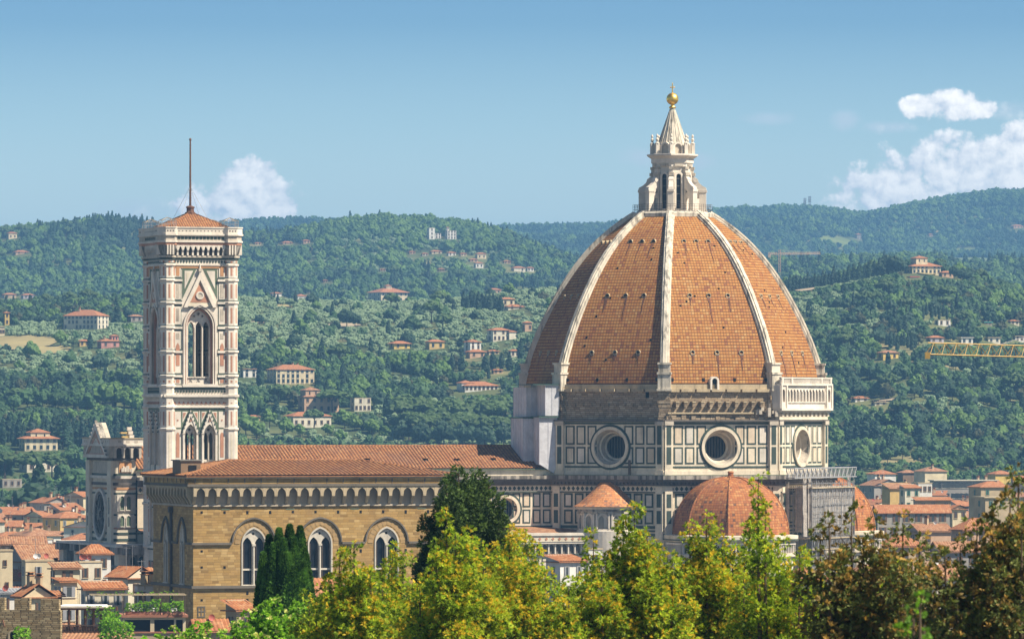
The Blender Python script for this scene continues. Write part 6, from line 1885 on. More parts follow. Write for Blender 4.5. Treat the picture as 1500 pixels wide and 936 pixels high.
def house(loc, yaw, w, d, h, col, label, roof='hip', rh=None, tile='city_tile', rows=2, cols=3, shut='brown', chim=0, dish='', ant=0, over=0.5, base=4.0, group=None, cat='house', name='house', rip=False, side=True, seed=1, tower=None, wings=(), ww=1.0, wh=1.6):
    rr = random.Random(seed)
    E = empty(name, loc, yaw, label, cat, group)
    rh = rh if rh is not None else (min(w, d) / 2 + over) * 0.36
    b = MB(); c = col + '_plaster'
    b.box(-w / 2, w / 2, -d / 2, d / 2, -base, h, c)
    if roof == 'gable':
        for q in (-1, 1): b.add([(q * w / 2, -d / 2, h), (q * w / 2, d / 2, h), (q * w / 2, 0, h + rh * d / (d + 2 * over))], [(0, 1, 2)], c)
    if roof == 'cross':
        for q in (-1, 1): b.add([(-w / 2, q * d / 2, h), (w / 2, q * d / 2, h), (0, q * d / 2, h + rh * w / (w + 2 * over))], [(0, 1, 2)], c)
    if roof == 'mono': b.add([(-w / 2, d / 2, h), (w / 2, d / 2, h), (w / 2, d / 2, h + rh), (-w / 2, d / 2, h + rh), (-w / 2, -d / 2, h), (w / 2, -d / 2, h)], [(0, 1, 2, 3), (0, 3, 4), (1, 5, 2)], c)
    if roof == 'parapet': b.box(-w / 2 - .1, w / 2 + .1, -d / 2 - .1, d / 2 + .1, h, h + 0.25, 'trim_stone')
    for (x, y, ww_, dd_, hh_, rk) in wings: b.box(x - ww_ / 2, x + ww_ / 2, y - dd_ / 2, y + dd_ / 2, -base, hh_, c)
    b.build('wall', E)
    if roof != 'parapet':
        ro = roof_mb(w, d, h, rh, roof, tile, over, rip).build('roof', E)
    else: ro = E
    for (x, y, ww_, dd_, hh_, rk) in wings:
        rb = roof_mb(ww_, dd_, hh_, (min(ww_, dd_) / 2 + .4) * 0.36, rk, tile, 0.4); o = rb.build('roof', E); o.location = (x, y, 0)
    if tower:
        tx, ty, tw, th = tower
        b = MB(); b.box(tx - tw / 2, tx + tw / 2, ty - tw / 2, ty + tw / 2, h - 1, th, c)
        for s in (-.22, .22): b.box(tx + s * tw - .3, tx + s * tw + .3, ty - tw / 2 - .05, ty - tw / 2 + .1, th - 2.2, th - .7, 'dark_hole')
        t = b.build('turret', E); q = roof_mb(tw, tw, th, tw * .2, 'hip', tile, 0.35).build('turret_roof', t); q.location = (tx, ty, 0)
    fh = h / max(rows, 1) if h < 12 else 3.5
    for i in range(rows if h < 12 else max(rows, 3)):
        zw = h - fh * (i + 1) + fh * 0.32
        for j in range(cols):
            if rr.random() < 0.06: continue
            x = -w / 2 + w * (j + 0.5 + (rr.uniform(-.12, .12) if h >= 12 else 0)) / cols
            inst('window', WIN[shut], E, (x, -d / 2, zw), 0, (ww, 1, wh))
        n2 = max(1, int(cols * d / w * 0.7)) if h < 12 else max(1, int(d / 4.5))
        if side:
            for j in range(n2):
                y = -d / 2 + d * (j + 0.5) / n2
                inst('window', WIN[shut], E, (w / 2, y, zw), pi / 2, (ww, 1, wh)); 
                if abs(yaw) > .05: inst('window', WIN[shut], E, (-w / 2, y, zw), -pi / 2, (ww, 1, wh))
    def roofz(x, y):
        if roof in ('gable', 'hip'): return h + rh * (1 - abs(y) / (d / 2 + over))
        if roof == 'cross': return h + rh * (1 - abs(x) / (w / 2 + over))
        if roof == 'mono': return h + rh * (y + d / 2) / d
        return h + .3
    for i in range(chim):
        x, y = rr.uniform(-.3, .3) * w, rr.uniform(-.25, .25) * d
        inst('chimney', CHIM, E, (x, y, roofz(x, y)), rr.uniform(0, 1))
    for i, k in enumerate(dish):
        x, y = rr.uniform(-.42, .42) * w, rr.uniform(-.45, 0) * d
        inst('satellite_dish', DISH['white' if k == 'w' else 'red'], E, (x, y, roofz(x, y) - .1), rr.uniform(-.9, .3), (0.85,) * 3)
    for i in range(ant):
        x, y = rr.uniform(-.4, .4) * w, rr.uniform(-.3, .3) * d
        inst('aerial', ANT, E, (x, y, roofz(x, y)), rr.uniform(0, 3))
    return E
VN = [0]; VIEW_CLEAR = []
def villa(px, py, wpx, hpx, col, label, **k):
    """a house on the hillside whose foot is seen at (px, py); width and wall height given in photo pixels"""
    g = hit(px, py); s = g.y / FPX
    VN[0] += 1
    w, h = wpx * s, hpx * s
    d = k.pop('d', 0.62) * w
    yaw = abs(k.pop('yaw', 12)) + 12; yaw = radians(-24 if 'broad pale three' in label else yaw)
    k.pop('front', 0); HOUSE_CLEAR.append((g.x, g.y + d * 0.5, max(w, d) * 0.62 + 2.5, 8)); VIEW_CLEAR.append((px, py - hpx * 0.12, wpx * 0.56 + 3, g.y, py - hpx - 4))
    k.setdefault('rows', max(1, int(h / 3.4))); k.setdefault('cols', max(2, int(w / 4.2)))
    k.setdefault('seed', VN[0]); k.setdefault('wh', 1.9); k.setdefault('ww', 1.25)
    k.setdefault('cat', 'villa'); k.setdefault('name', 'villa')
    return house((g.x, g.y + d * 0.5, g.z - 0.3), yaw, w, d, h, col, label, base=6.0, group='villas scattered over the hillsides', **k)
V = villa
V(125, 483, 56, 21, 'pale', 'broad pale three storey villa with red hip roof, among trees left of the bell tower', yaw=16, rows=3, cols=9, chim=2, wings=(), shut='dark', rh=3.2)
V(158, 510, 28, 11, 'pink', 'rose pink villa with a small raised attic below the broad pale villa', tower=(3, 0, 3.6, 6.4), chim=1)
V(122, 509, 15, 9, 'ochre', 'small ochre house with red roof just left of the rose pink villa')
V(9, 477, 7, 19, 'yellow', 'narrow yellow tower house at the far left edge of the hillside', cols=1, d=1.0, cat='tower house')
V(2, 493, 8, 14, 'cream', 'cream block cut by the left picture edge above the dry field', roof='flat', tile='trim_stone')
V(198, 472, 18, 9, 'grey', 'grey house with brown hip roof close beside the left flank of the bell tower', tile='old_tile')
V(17, 350, 13, 9, 'cream', 'lone cream house on the left skyline ridge', yaw=-14, front=70)
V(30, 374, 20, 4, 'salmon', 'long low house with pink roof high on the wooded left slope', front=70)
V(13, 437, 18, 6, 'tan', 'long tan farmhouse with red roof at the left end of the dark wood', front=60)
V(40, 438, 17, 6, 'lilac', 'grey farmhouse with pink roof beside the long tan farmhouse', front=60)
V(55, 661, 50, 19, 'cream', 'cream villa with red double roof and long terrace above the umbrella pines', yaw=-8, rows=2, cols=5, shut='dark', over=1.0, tower=(0, 1, 8.5, 8.2), chim=1)
V(58, 692, 54, 17, 'pale', 'pale lower villa half hidden behind the two big umbrella pines', yaw=-12, rows=1, cols=4, roof='flat', tile='trim_stone')
V(11, 649, 16, 6, 'cream', 'small cream house with flat roof left of the red double roofed villa', roof='flat', tile='trim_stone')
V(14, 716, 30, 13, 'grey', 'grey stone house at the foot of the wooded hill on the left edge', roof='parapet', cols=3)
V(404, 436, 14, 6, 'white', 'white house with red hip roof on the brow right of the bell tower', yaw=-14)
V(440, 443, 15, 9, 'white', 'bright white cube house with low red roof beside the dark conifer on the brow', yaw=-14, d=.9)
V(427, 443, 6, 5, 'white', 'tiny white outbuilding left of the bright white cube house')
V(568, 442, 46, 14, 'cream', 'cream villa with wide red roof and belvedere turret in the middle of the hillside', yaw=-20, rows=2, cols=6, tower=(-1, -1, 4.2, 12.5), over=1.3, d=.8, shut='dark', front=60)
V(631, 351, 9, 17, 'white', 'square white castle tower high on the wooded ridge', roof='parapet', d=1, cols=1, rows=3, cat='castle tower', name='castle_tower', front=90)
V(640, 350, 9, 8, 'white', 'low white wing joined to the right of the castle tower', roof='parapet', d=1, rows=2, front=90)
V(660, 351, 14, 13, 'white', 'pale ruined castle block with gaps, right of the white castle tower', roof='parapet', d=.7, rows=3, cols=3, front=90, tower=(-3, 0, 2.4, 11))
for a in [(603, 373, 9, 4, 'salmon', 'small red roofed house alone on the slope under the castle tower'), (622, 376, 9, 4, 'pale', 'pale cottage second in the hamlet below the castle'),
          (638, 373, 16, 4, 'cream', 'long cream house with pink roof in the middle of the castle hamlet'), (661, 375, 12, 5, 'white', 'white house at the right end of the castle hamlet'),
          (678, 376, 9, 4, 'cream', 'small cream cottage just beyond the castle hamlet'), (704, 380, 14, 8, 'cream', 'cream two storey villa at the top of the village on the right slope'),
          (693, 385, 12, 4, 'salmon', 'pinkish house with broad roof left below the cream village villa'), (701, 393, 12, 8, 'white', 'white house with a pale garden wall below the cream village villa'),
          (742, 387, 10, 4, 'salmon', 'red roofed cottage upper right of the village'), (759, 398, 18, 6, 'pale', 'wide pale house at the right end of the village'), (776, 398, 10, 6, 'white', 'white house touching the left outline of the dome, high up'),
          (560, 398, 8, 3, 'pale', 'speck of a pale farmhouse alone in the wood above the belvedere villa'), (420, 358, 16, 3, 'salmon', 'long pink farm roof just under the ridge right of the bell tower'),
          (448, 357, 10, 5, 'salmon', 'red roofed farm house right of the long pink farm roof'), (377, 359, 9, 3, 'cream', 'small ridge cottage nearest the bell tower'), (476, 414, 6, 4, 'salmon', 'tiny salmon cottage in the wood left of the belvedere villa'),
          (646, 398, 9, 4, 'brown', 'brown barn in the wood under the castle hamlet')]:
    V(*a, front=60)
V(724, 432, 18, 7, 'salmon', 'salmon house with pink roof by the cypress wood near the dome', front=30)
V(742, 449, 20, 11, 'cream', 'cream two storey house below the row of tiny cypresses', yaw=-14)
V(753, 454, 26, 5, 'pale', 'long low pale house in front of the cream two storey house', front=20)
V(730, 500, 28, 17, 'pale', 'pale villa with stepped red roofs high on the slope left of the dome', yaw=-18, rows=2, cols=4, wings=((6, -1, 4, 6, 5, 'hip'),))
V(772, 486, 11, 14, 'salmon', 'tall salmon house touching the dome outline at mid height', d=.9)
V(585, 512, 26, 9, 'yellow', 'low yellow villa with broad red roof in the middle slope', yaw=-16, over=.9)
V(637, 512, 24, 12, 'ochre', 'plain orange ochre block with red roof right of the low yellow villa', yaw=-12, shut='dark')
V(692, 520, 19, 19, 'white', 'tall white house with yellow side and red roof above its lower annex', yaw=-22, d=.9, rows=3, wings=())
V(697, 527, 26, 10, 'salmon', 'lower annex with sloping red roof in front of the tall white house', front=16, yaw=-12)
V(722, 521, 16, 6, 'cream', 'small cream house with red roof between two dark cypress groups', front=14)
V(753, 523, 14, 10, 'pale', 'pale house with red roof just left of the dome foot')
V(728, 550, 14, 6, 'salmon', 'orange roofed cottage sunk among trees below the cypress groups')
V(700, 576, 52, 9, 'white', 'long white house with several red roofs low on the slope left of the dome', yaw=-8, cols=8, wings=((-6, 1, 6, 7, 4.2, 'hip'),), front=40)
V(425, 564, 60, 22, 'cream', 'large cream villa in two blocks with red roofs right of the bell tower', yaw=-12, rows=3, cols=8, shut='dark', chim=2, front=50)
V(364, 556, 22, 13, 'white', 'white villa with dark windows close to the right side of the bell tower', rows=2, shut='dark', roof='flat', tile='old_tile')
V(466, 604, 54, 24, 'salmon', 'brownish pink villa with raised middle and pine tree in front', yaw=-10, rows=2, cols=5, tower=(-4, 0, 7, 10.5), tile='old_tile', front=10, d=.5)
V(450, 628, 62, 18, 'pale', 'pale low villa with red roof below the brownish pink villa', yaw=-16, rows=1, cols=6, front=10, d=.5)
V(371, 617, 16, 7, 'salmon', 'small orange roofed shed in the trees right of the bell tower foot')
V(528, 603, 26, 20, 'pale', 'pale flat topped block of a house behind two cypresses', roof='parapet', rows=2, cols=4, front=30)
V(1352, 402, 46, 12, 'cream', 'large pale villa crowning the wooded hill right of the dome', yaw=-10, rows=2, cols=7, tower=(-2, 0, 7, 9.2), over=.8, front=60, shut='dark')
V(1386, 407, 18, 8, 'salmon', 'pinkish annex right of the large hilltop villa', front=50)
V(1338, 408, 14, 2.5, 'pale', 'low garden wall house under the hilltop villa', roof='flat', tile='awning_red', rows=0)
V(1257, 351, 7, 8, 'grey', 'small grey tower house at the end of the bright far meadow', d=1, front=90, cat='tower house')
V(1363, 347, 6, 4, 'salmon', 'speck of a salmon farmhouse on the blue far slope', front=90)
V(1490, 335, 16, 4, 'salmon', 'salmon house with red roof on the far slope at the right edge', front=90)
V(1301, 529, 26, 11, 'yellow', 'yellow house with brown roof in the wooded right hillside', yaw=-16, tile='old_tile', front=40)
V(1381, 478, 20, 9, 'white', 'white ruin like house with posts in the right hillside wood', roof='parapet', front=50)
V(1415, 505, 18, 10, 'white', 'white modern house with flat roof and long windows above the yellow jib', roof='flat', tile='white_plaster', yaw=-6, shut='dark', front=50)
V(1454, 503, 20, 8, 'pale', 'pale modern house with balconies right of the white modern house', roof='flat', tile='trim_stone', front=50, shut='dark')
V(1370, 502, 22, 8, 'lilac', 'grey violet house left of the white modern house', front=50)
V(1446, 477, 12, 4, 'grey', 'grey house with teal awning higher up the right hillside', roof='flat', tile='teal', front=50)
V(1485, 477, 14, 6, 'pale', 'pale house with pink roof near the right edge of the hillside', front=50)
V(1492, 500, 14, 8, 'white', 'white house at the right edge just above the jib', roof='flat', tile='trim_stone', front=50)
V(1260, 590, 22, 6, 'white', 'white cottage with red roof just right of the dome gallery', front=40)
V(1288, 594, 20, 5, 'pale', 'long pale garden wall house right of the white cottage', roof='flat', tile='trim_stone', front=40)
V(1176, 424, 18, 3, 'grey', 'grey greenhouse sheds on the bare terrace right of the dome', roof='flat', tile='shutter_grey', rows=0, front=30, cat='shed')

# ---- the town
def town(px, ytop, Y, wpx, col, label, h=None, **k):
    """a town house at distance Y whose eave is seen at (px, ytop)"""
    s = Y / FPX
    p = at(px, ytop, Y); gz = float(land(p.x, Y))
    w = wpx * s; d = k.pop('d', 0.8) * w
    VN[0] += 1
    HOUSE_CLEAR.append((p.x, Y + d / 2, max(w, d) * .65 + 2, 4)); VIEW_CLEAR.append((px, ytop + 5, wpx * .5, Y, ytop - 4))
    k.setdefault('seed', VN[0]); k.setdefault('rip', Y < 1500)
    yaw = radians(abs(k.pop('yaw', 10)) + 12)
    return house((p.x, Y + d / 2, gz), yaw, w, d, p.z - gz, col, label, base=2.0, group=k.pop('group', 'houses of the old town'), **k)
T_ = town
NR = dict(rows=0)
def facade_windows(E, w, d, h, n, z, shut, ww=1.0, wh=1.6):
    for i in range(n): inst('window', WIN[shut], E, (-w / 2 + w * (i + .5) / n, -d / 2, z), 0, (ww, 1, wh))
def town_rows(px0, px1, y0, y1, step, where, seed, tall=(11, 16)):
    rr = random.Random(seed)
    ORD = ['first', 'second', 'third', 'fourth', 'fifth', 'sixth', 'seventh', 'eighth', 'ninth', 'tenth', 'eleventh', 'twelfth', 'thirteenth', 'fourteenth', 'fifteenth', 'sixteenth', 'seventeenth', 'eighteenth', 'nineteenth', 'twentieth']
    Y = y1; row = 0
    while Y > y0:
        px = px0 + rr.uniform(-20, 0); n = 0
        while px < px1:
            wm = rr.uniform(6.5, 12); wpx = wm / Y * FPX
            h = rr.uniform(*tall)
            YY = Y + rr.uniform(-14, 14)
            X = (px + wpx / 2 - 750) / FPX * YY
            col = rr.choice(['cream', 'cream', 'pale', 'tan', 'grey', 'ochre', 'salmon', 'lilac', 'white'])
            kind = rr.choice(['gable', 'gable', 'hip', 'cross', 'gable', 'mono'])
            tile = rr.choice(['city_tile', 'city_tile', 'city_tile', 'old_tile'])
            feats = rr.choice(['w', 'ww', '', 'r', '', 'wr']); ch = rr.choice([1, 1, 2, 2]); an = rr.choice([0, 1, 1, 2])
            ft = {'w': 'white dish', 'ww': 'white dishes', '': 'bare ridge', 'r': 'red dish', 'wr': 'two dishes'}[feats]
            lab = '%s house, %s, %s roof, %s from left in %s row %s' % ({'lilac': 'mauve grey'}.get(col, col), ft, {'city_tile': 'orange', 'old_tile': 'brown'}[tile], ORD[n], ORD[row], where)
            n += 1
            gz = float(land(X, YY))
            house((X, YY, gz), radians(rr.uniform(-8, 42)), wm, rr.uniform(8, 13), h, col, lab, roof=kind, tile=tile, rows=rr.choice([1, 2, 3]), cols=rr.choice([2, 3]), shut=rr.choice(['brown', 'green', 'grey']), chim=ch, dish=feats, ant=an, base=2.0, group='houses of the old town', seed=rr.randrange(9999), over=.5, rip=Y < 1450, rh=rr.uniform(1.3, 2.2))
            px += wpx * rr.uniform(0.95, 1.25)
        Y -= step * rr.uniform(0.85, 1.15); row += 1
town_rows(-40, 118, 1330, 1960, 62, 'beside facade', 11)
town_rows(-40, 226, 920, 1250, 62, 'below facade', 31, (18, 22.5))
town_rows(1268, 1535, 1500, 2150, 118, 'beyond scaffold', 23, (9, 13))
T_(89, 733, 2010, 44, 'cream', 'big cream house with red hip roof and blank side, behind the left roofs', yaw=-14, tile='city_tile', rows=1, cols=2, shut='grey', ant=2, d=.7, rip=False)
T_(32, 797, 1255, 66, 'tan', 'long brown tiled roof running across the left edge below the town', roof='gable', tile='old_tile', d=.25, yaw=2, rows=0, rh=1.6)
T_(58, 822, 1140, 84, 'grey', 'wide old brown roof with two planters, left of the cathedral front', roof='gable', tile='old_tile', d=.9, yaw=-14, rows=1, cols=4, rh=3.0)
T_(6, 807, 985, 19, 'cream', 'tall plain cream wall with two small windows on the left edge', roof='parapet', yaw=-4, rows=2, cols=1, d=1.2, ww=.6, wh=1.0)
T_(54, 822, 1000, 42, 'cream', 'cream house with glass pyramid, two white dishes and one red dish', roof='parapet', yaw=-6, rows=1, cols=1, dish='wwr', shut='grey', ant=1, d=.6)
T_(95, 832, 960, 38, 'cream', 'cream house with brown shutter under a short tiled roof', roof='mono', tile='old_tile', yaw=-10, rows=1, cols=1, rh=.9, d=.5, wh=2.0, ww=1.7)
T_(96, 851, 930, 26, 'cream', 'small cream annex with grey shutters in front of the brown shuttered house', roof='mono', tile='city_tile', yaw=-18, rows=1, cols=1, rh=.5, d=.8, shut='grey', ww=2.0)
T_(128, 824, 985, 36, 'pale', 'pale house with curved parapet and three red dishes on its roof', roof='parapet', yaw=16, rows=1, cols=2, dish='rrr', ant=1, d=.6)
T_(138, 811, 1050, 40, 'white', 'white house with crinkled orange roof before the dark cathedral front', roof='hip', tile='city_tile', yaw=10, rows=1, cols=2, rh=1.6, d=.7)
T_(190, 846, 900, 48, 'pale', 'pale gabled wall with long orange roof, beside the stone hall', roof='cross', tile='city_tile', yaw=-30, rows=1, cols=2, rh=1.6, ant=2, d=1.0)
T_(218, 838, 905, 18, 'tan', 'little brown stone house with orange roof against the stone hall', roof='hip', yaw=-6, rows=1, cols=1, rh=.7)
T_(215, 858, 880, 34, 'white', 'rough white walled roof terrace with chimneys beside the stone hall', roof='parapet', yaw=8, rows=1, cols=2, chim=3, ant=1, d=.5)
T_(150, 862, 880, 60, 'pale', 'long pale wall with grey shutters below the gabled wall', roof='mono', tile='city_tile', yaw=-8, rows=1, cols=3, shut='grey', rh=1.0, d=.4)
T_(16, 868, 900, 36, 'white', 'low white house with two red dishes and balcony grille on the left edge', roof='mono', tile='shutter_grey', yaw=-6, rows=1, cols=2, dish='rr', rh=.6, d=.5)
T_(48, 874, 850, 46, 'cream', 'cream house with orange roof and tall chimney behind the crenellated wall', roof='cross', tile='city_tile', yaw=12, rows=1, cols=1, chim=2, rh=1.7, d=.9)
T_(76, 872, 870, 24, 'brown', 'dark house with tiled lean to below the cream annex', roof='mono', tile='city_tile', yaw=-6, rows=1, cols=1, rh=.6)
T_(70, 790, 1330, 10, 'white', 'narrow white chimney stack house rising among the left roofs', roof='parapet', rows=0, d=1, cat='chimney stack')
# right hand side
T_(1292, 694, 2380, 34, 'white', 'white house with orange hip roof and green awning at the foot of the right hill', yaw=10, tile='city_tile', shut='green', rows=1)
T_(1330, 692, 2400, 24, 'brown', 'brown balconied house between the white and the cream one', tile='old_tile', rows=1, shut='dark')
T_(1364, 690, 2390, 38, 'cream', 'cream house with broad red brown roof right of the brown balconied house', tile='old_tile', yaw=-16, rows=1, shut='dark', chim=1)
T_(1466, 694, 2400, 30, 'yellow', 'yellow house with salmon roof at the foot of the hill near the right edge', rows=1, yaw=-14)
T_(1495, 700, 2300, 22, 'pale', 'pale house cut by the right edge at the hill foot', rows=1)
E_ = T_(1412, 704, 2080, 96, 'grey', 'long grey blue office block with window bands and flat roof', roof='flat', tile='pale_plaster', yaw=-3, rows=2, cols=14, shut='dark', d=.25, ww=2.6, wh=1.8, cat='office block', name='office_block', rip=False)
T_(1318, 715, 1830, 42, 'ochre', 'big plain ochre block with sloping parapet right of the scaffold', roof='mono', tile='old_tile', yaw=-8, rows=0, cols=1, side=False, rh=1.6, d=.7)
T_(1352, 708, 1850, 22, 'white', 'white stair tower behind the plain ochre block', roof='parapet', yaw=-8, rows=0, d=.9)
T_(1333, 714, 1800, 24, 'pale', 'pale lean to with red roof joined to the ochre block', roof='mono', tile='city_tile', rows=1, cols=2, rh=1.0, shut='green')
T_(1452, 713, 1780, 50, 'tan', 'tan house with orange roof and green shutter behind the brown tree', yaw=-10, rows=1, cols=2, shut='green', rh=1.6)
T_(1460, 729, 1690, 52, 'tan', 'tan terrace house with teal shutter below the orange roofed tan house', roof='flat', tile='trim_stone', yaw=-8, rows=1, cols=3, shut='green')
T_(1336, 751, 1560, 112, 'grey', 'long red roofed house with brown doors across the middle right', roof='gable', tile='city_tile', yaw=-4, rows=1, cols=6, shut='brown', d=.16, rh=2.1, wh=2.4, ww=1.8)
T_(1366, 732, 1610, 54, 'tan', 'penthouse with red lean to and glazed side behind the long red roof', roof='mono', tile='city_tile', yaw=-4, rows=1, cols=3, shut='dark', d=.25, rh=.8)
T_(1402, 745, 1570, 22, 'cream', 'cream gable end with small balcony right of the long red roof', roof='cross', yaw=-10, rows=1, cols=2, rh=1.0)
T_(1362, 778, 1330, 52, 'salmon', 'house with pink brown roof and white gable under the bright green tree', roof='gable', tile='old_tile', yaw=-10, rows=1, cols=2, rh=1.6, dish='w', chim=1)
T_(1430, 776, 1280, 56, 'salmon', 'house with broad rosy roof and skylight behind the brown tree', roof='hip', tile='city_tile', yaw=-8, rows=1, cols=3, rh=2.4)
T_(1400, 808, 1120, 60, 'grey', 'grey fronted house glimpsed through the brown branches', roof='gable', tile='old_tile', yaw=4, rows=2, cols=3, rh=1.8)
T_(1385, 848, 930, 48, 'pale', 'pale house with striped tile roof low between the brown trees', roof='gable', tile='old_tile', yaw=-14, rows=1, cols=2, rh=2.2, dish='w')
T_(1440, 862, 860, 60, 'cream', 'cream house with red roof deep among the brown branches', roof='hip', tile='city_tile', yaw=6, rows=1, cols=3, rh=2.0)
T_(1320, 800, 1200, 60, 'tan', 'tan house with orange roof behind the brown tree near the scaffold', roof='hip', tile='city_tile', yaw=-6, rows=1, cols=3, rh=2.0)
# houses in front of the nave, seen through the trees
T_(828, 822, 980, 44, 'white', 'white house with shallow orange roof seen between the trees below the cathedral', roof='mono', tile='city_tile', yaw=-24, rows=1, cols=2, rh=1.0, shut='grey', d=.8)
T_(868, 805, 1010, 22, 'white', 'white plastered hut right above the shallow orange roof', roof='parapet', rows=0, d=1)
T_(470, 872, 800, 50, 'tan', 'house with red striped roof peeping out right of the cypress', roof='gable', tile='city_tile', yaw=-16, rows=1, cols=2, rh=2.2, d=.8)
T_(352, 893, 760, 36, 'tan', 'tan corner house in shadow left of the cypress', roof='mono', tile='city_tile', yaw=-30, rows=1, cols=1, rh=1.2, d=.7)
T_(306, 924, 740, 46, 'tan', 'low red roofed house at the foot of the stone hall', roof='gable', tile='city_tile', yaw=-10, rows=0, rh=1.4, dish='r', d=.5)
T_(1180, 850, 900, 60, 'pale', 'pale house behind the yellow green trees below the scaffold', roof='hip', tile='city_tile', rows=1, cols=3, rh=1.8)
T_(1270, 845, 930, 60, 'cream', 'cream house with hip roof below the gauze scaffold', roof='hip', tile='old_tile', rows=1, cols=3, rh=1.8, yaw=8)
# ---------------------------------------------------------------- hillside trees one can tell apart: each a thing with crown and trunk
KINDM = {}
def tree_kind(kind, seed):
    """separate crown and trunk meshes of a tree of height 1, made once"""
    if (kind, seed) not in KINDM:
        q, m, tr = proto(kind, seed)
        cr, tk = MB(), MB()
        for f, k in zip(tr.f, tr.mt):
            tgt = tk if tr.mats[k] == 'bark' else cr
            tgt.add([tr.v[i] for i in f], [tuple(range(len(f)))], tr.mats[k])
        o = tk.build('trunk'); tm = o.data; bpy.data.objects.remove(o)
        KINDM[(kind, seed)] = (mesh_arrays('crown', q, [m], [0] * (len(q) // 4), cr), tm)
    return KINDM[(kind, seed)]
TN = [0]
def hill_tree(kind, px, py, hpx, label, group, name, wide=1.0, Y=None):
    """tree whose foot is seen at (px, py) and which stands hpx photo pixels high"""
    TN[0] += 1
    g = hit(px, py) if Y is None else Vector(((px - 750) / FPX * Y, Y, float(land((px - 750) / FPX * Y, Y))))
    h = hpx * g.y / FPX
    cm, tm = tree_kind(kind, 300 + TN[0] % 4)
    E = empty(name, tuple(g), TN[0] * 1.7, label, 'tree', group)
    for nm, me in (('crown', cm), ('trunk', tm)):
        o = bpy.data.objects.new(nm, me); COL.objects.link(o); o.parent = E
    E.scale = (h * wide, h * wide, h)
    VIEW_CLEAR.append((px, py - hpx * 0.25, hpx * wide * (0.10 if kind == 'cypress' else 0.26), g.y, py - hpx))
    HOUSE_CLEAR.append((g.x, g.y, h * wide * (0.12 if kind == 'cypress' else 0.30), 6))
    return E
R_ = random.Random(77)
def many(kind, items, label, group, name, wide=1.0):
    for px, py, h in items: hill_tree(kind, px, py, h, label, group, name, wide * R_.uniform(.9, 1.1))
many('cypress', [(3 + i * 8.4 + R_.uniform(-2, 2), 655 + R_.uniform(-6, 5), R_.uniform(36, 50)) for i in range(25)], 'dark cypress in the tall close row above the cream villa left of the bell tower', 'cypresses in the close row', 'cypress_tree')
many('cypress', [(1152 + i * 5.2, ip(1152 + i * 5.2, *C1) + 3, R_.uniform(17, 26)) for i in range(16)], 'dark cypress on the skyline row right of the dome', 'cypresses on the skyline row', 'cypress_tree', 1.25)
many('fir', [(1236 + i * 7.5, ip(1236 + i * 7.5, *C1) + 4, R_.uniform(18, 28)) for i in range(11)], 'dark conifer climbing the crest towards the large hilltop villa', 'conifers along the crest', 'conifer_tree')
many('oak', [(1290, 406, 22), (1301, 403, 30), (1311, 402, 28), (1320, 402, 24), (1377, 403, 18), (1398, 409, 20), (1410, 412, 18)], 'dark round tree crowding the large hilltop villa', 'trees round the hilltop villa', 'oak_tree')
many('cypress', [(739, 423, 8), (747, 423, 10), (753, 423, 8), (757, 423, 7), (766, 423, 9), (774, 423, 9)], 'tiny cypress standing along the pale field left of the dome', 'tiny cypresses on the field edge', 'cypress_tree', 1.2)
many('cypress', [(679 + i * 5.4, 452 + i * .6 + R_.uniform(-2, 2), R_.uniform(18, 27)) for i in range(11)], 'cypress in the dense dark clump left of the dome', 'cypresses of the dense clump', 'cypress_tree', 1.5)
many('cypress', [(711, 545, 27), (722, 544, 26), (735, 543, 24), (746, 543, 25)], 'broad cypress of the group below the slope houses', 'cypresses below the slope houses', 'cypress_tree', 1.6)
for a in [(676, 546, 30, 'thick dark cypress standing alone right of the ochre block'), (662, 546, 26, 'cypress just left of the thick lone cypress'), (639, 562, 22, 'slim cypress below the ochre block'), (763, 530, 32, 'big cypress closest to the dome base'),
          (716, 558, 16, 'short cypress beside the sunken orange cottage'), (543, 517, 22, 'slim cypress left of the low yellow villa'), (556, 524, 16, 'short cypress at the foot of the slim one'), (686, 628, 30, 'cypress rising out of the umbrella pine grove'),
          (568, 618, 40, 'tall thin cypress at the left end of the pine grove'), (381, 570, 36, 'tall cypress between the white and large cream villas'), (405, 620, 34, 'tall cypress left of the pale low villa'), (524, 601, 18, 'left cypress before the pale flat topped block'),
          (533, 602, 17, 'right cypress before the pale flat topped block'), (132, 512, 24, 'cypress between the ochre house and the rose pink villa'), (172, 478, 34, 'tall cypress right of the broad pale villa'), (407, 446, 15, 'dark pointed conifer between the two white brow houses')]:
    hill_tree('cypress', *a[:3], a[3], 'single cypresses on the slopes', 'cypress_tree', 1.3)
many('cypress', [(1240 + i * 5.5, 645 + R_.uniform(-3, 3), R_.uniform(28, 38)) for i in range(9)], 'cypress in the dark stand right of the drum', 'cypresses right of the drum', 'cypress_tree', 1.5)
for a in [(1380, 642, 22, 'left cypress of the three spaced out on the right hill foot'), (1397, 644, 20, 'middle cypress of the three spaced out on the right hill foot'), (1419, 645, 24, 'right cypress of the three spaced out on the right hill foot'), (1351, 663, 30, 'broad dark cypress on the right hill foot'),
          (1333, 662, 18, 'smaller cypress left of the broad dark one'), (1284, 668, 18, 'cypress at the drum side above the orange roofed white house'), (1222, 676, 14, 'little dark cypress touching the drum edge above the scaffold'), (1217, 532, 24, 'cypress close right of the dome base'), (1301, 534, 18, 'cypress in front of the yellow house on the right')]:
    hill_tree('cypress', *a[:3], a[3], 'single cypresses of the right hill', 'cypress_tree', 1.7)
many('cypress', [(1300 + i * 5 + R_.uniform(-1, 1), 510 + R_.uniform(-6, 6), R_.uniform(18, 26)) for i in range(9)], 'cypress of the wooded strip above the yellow house on the right', 'cypresses above the yellow house', 'cypress_tree', 1.1)
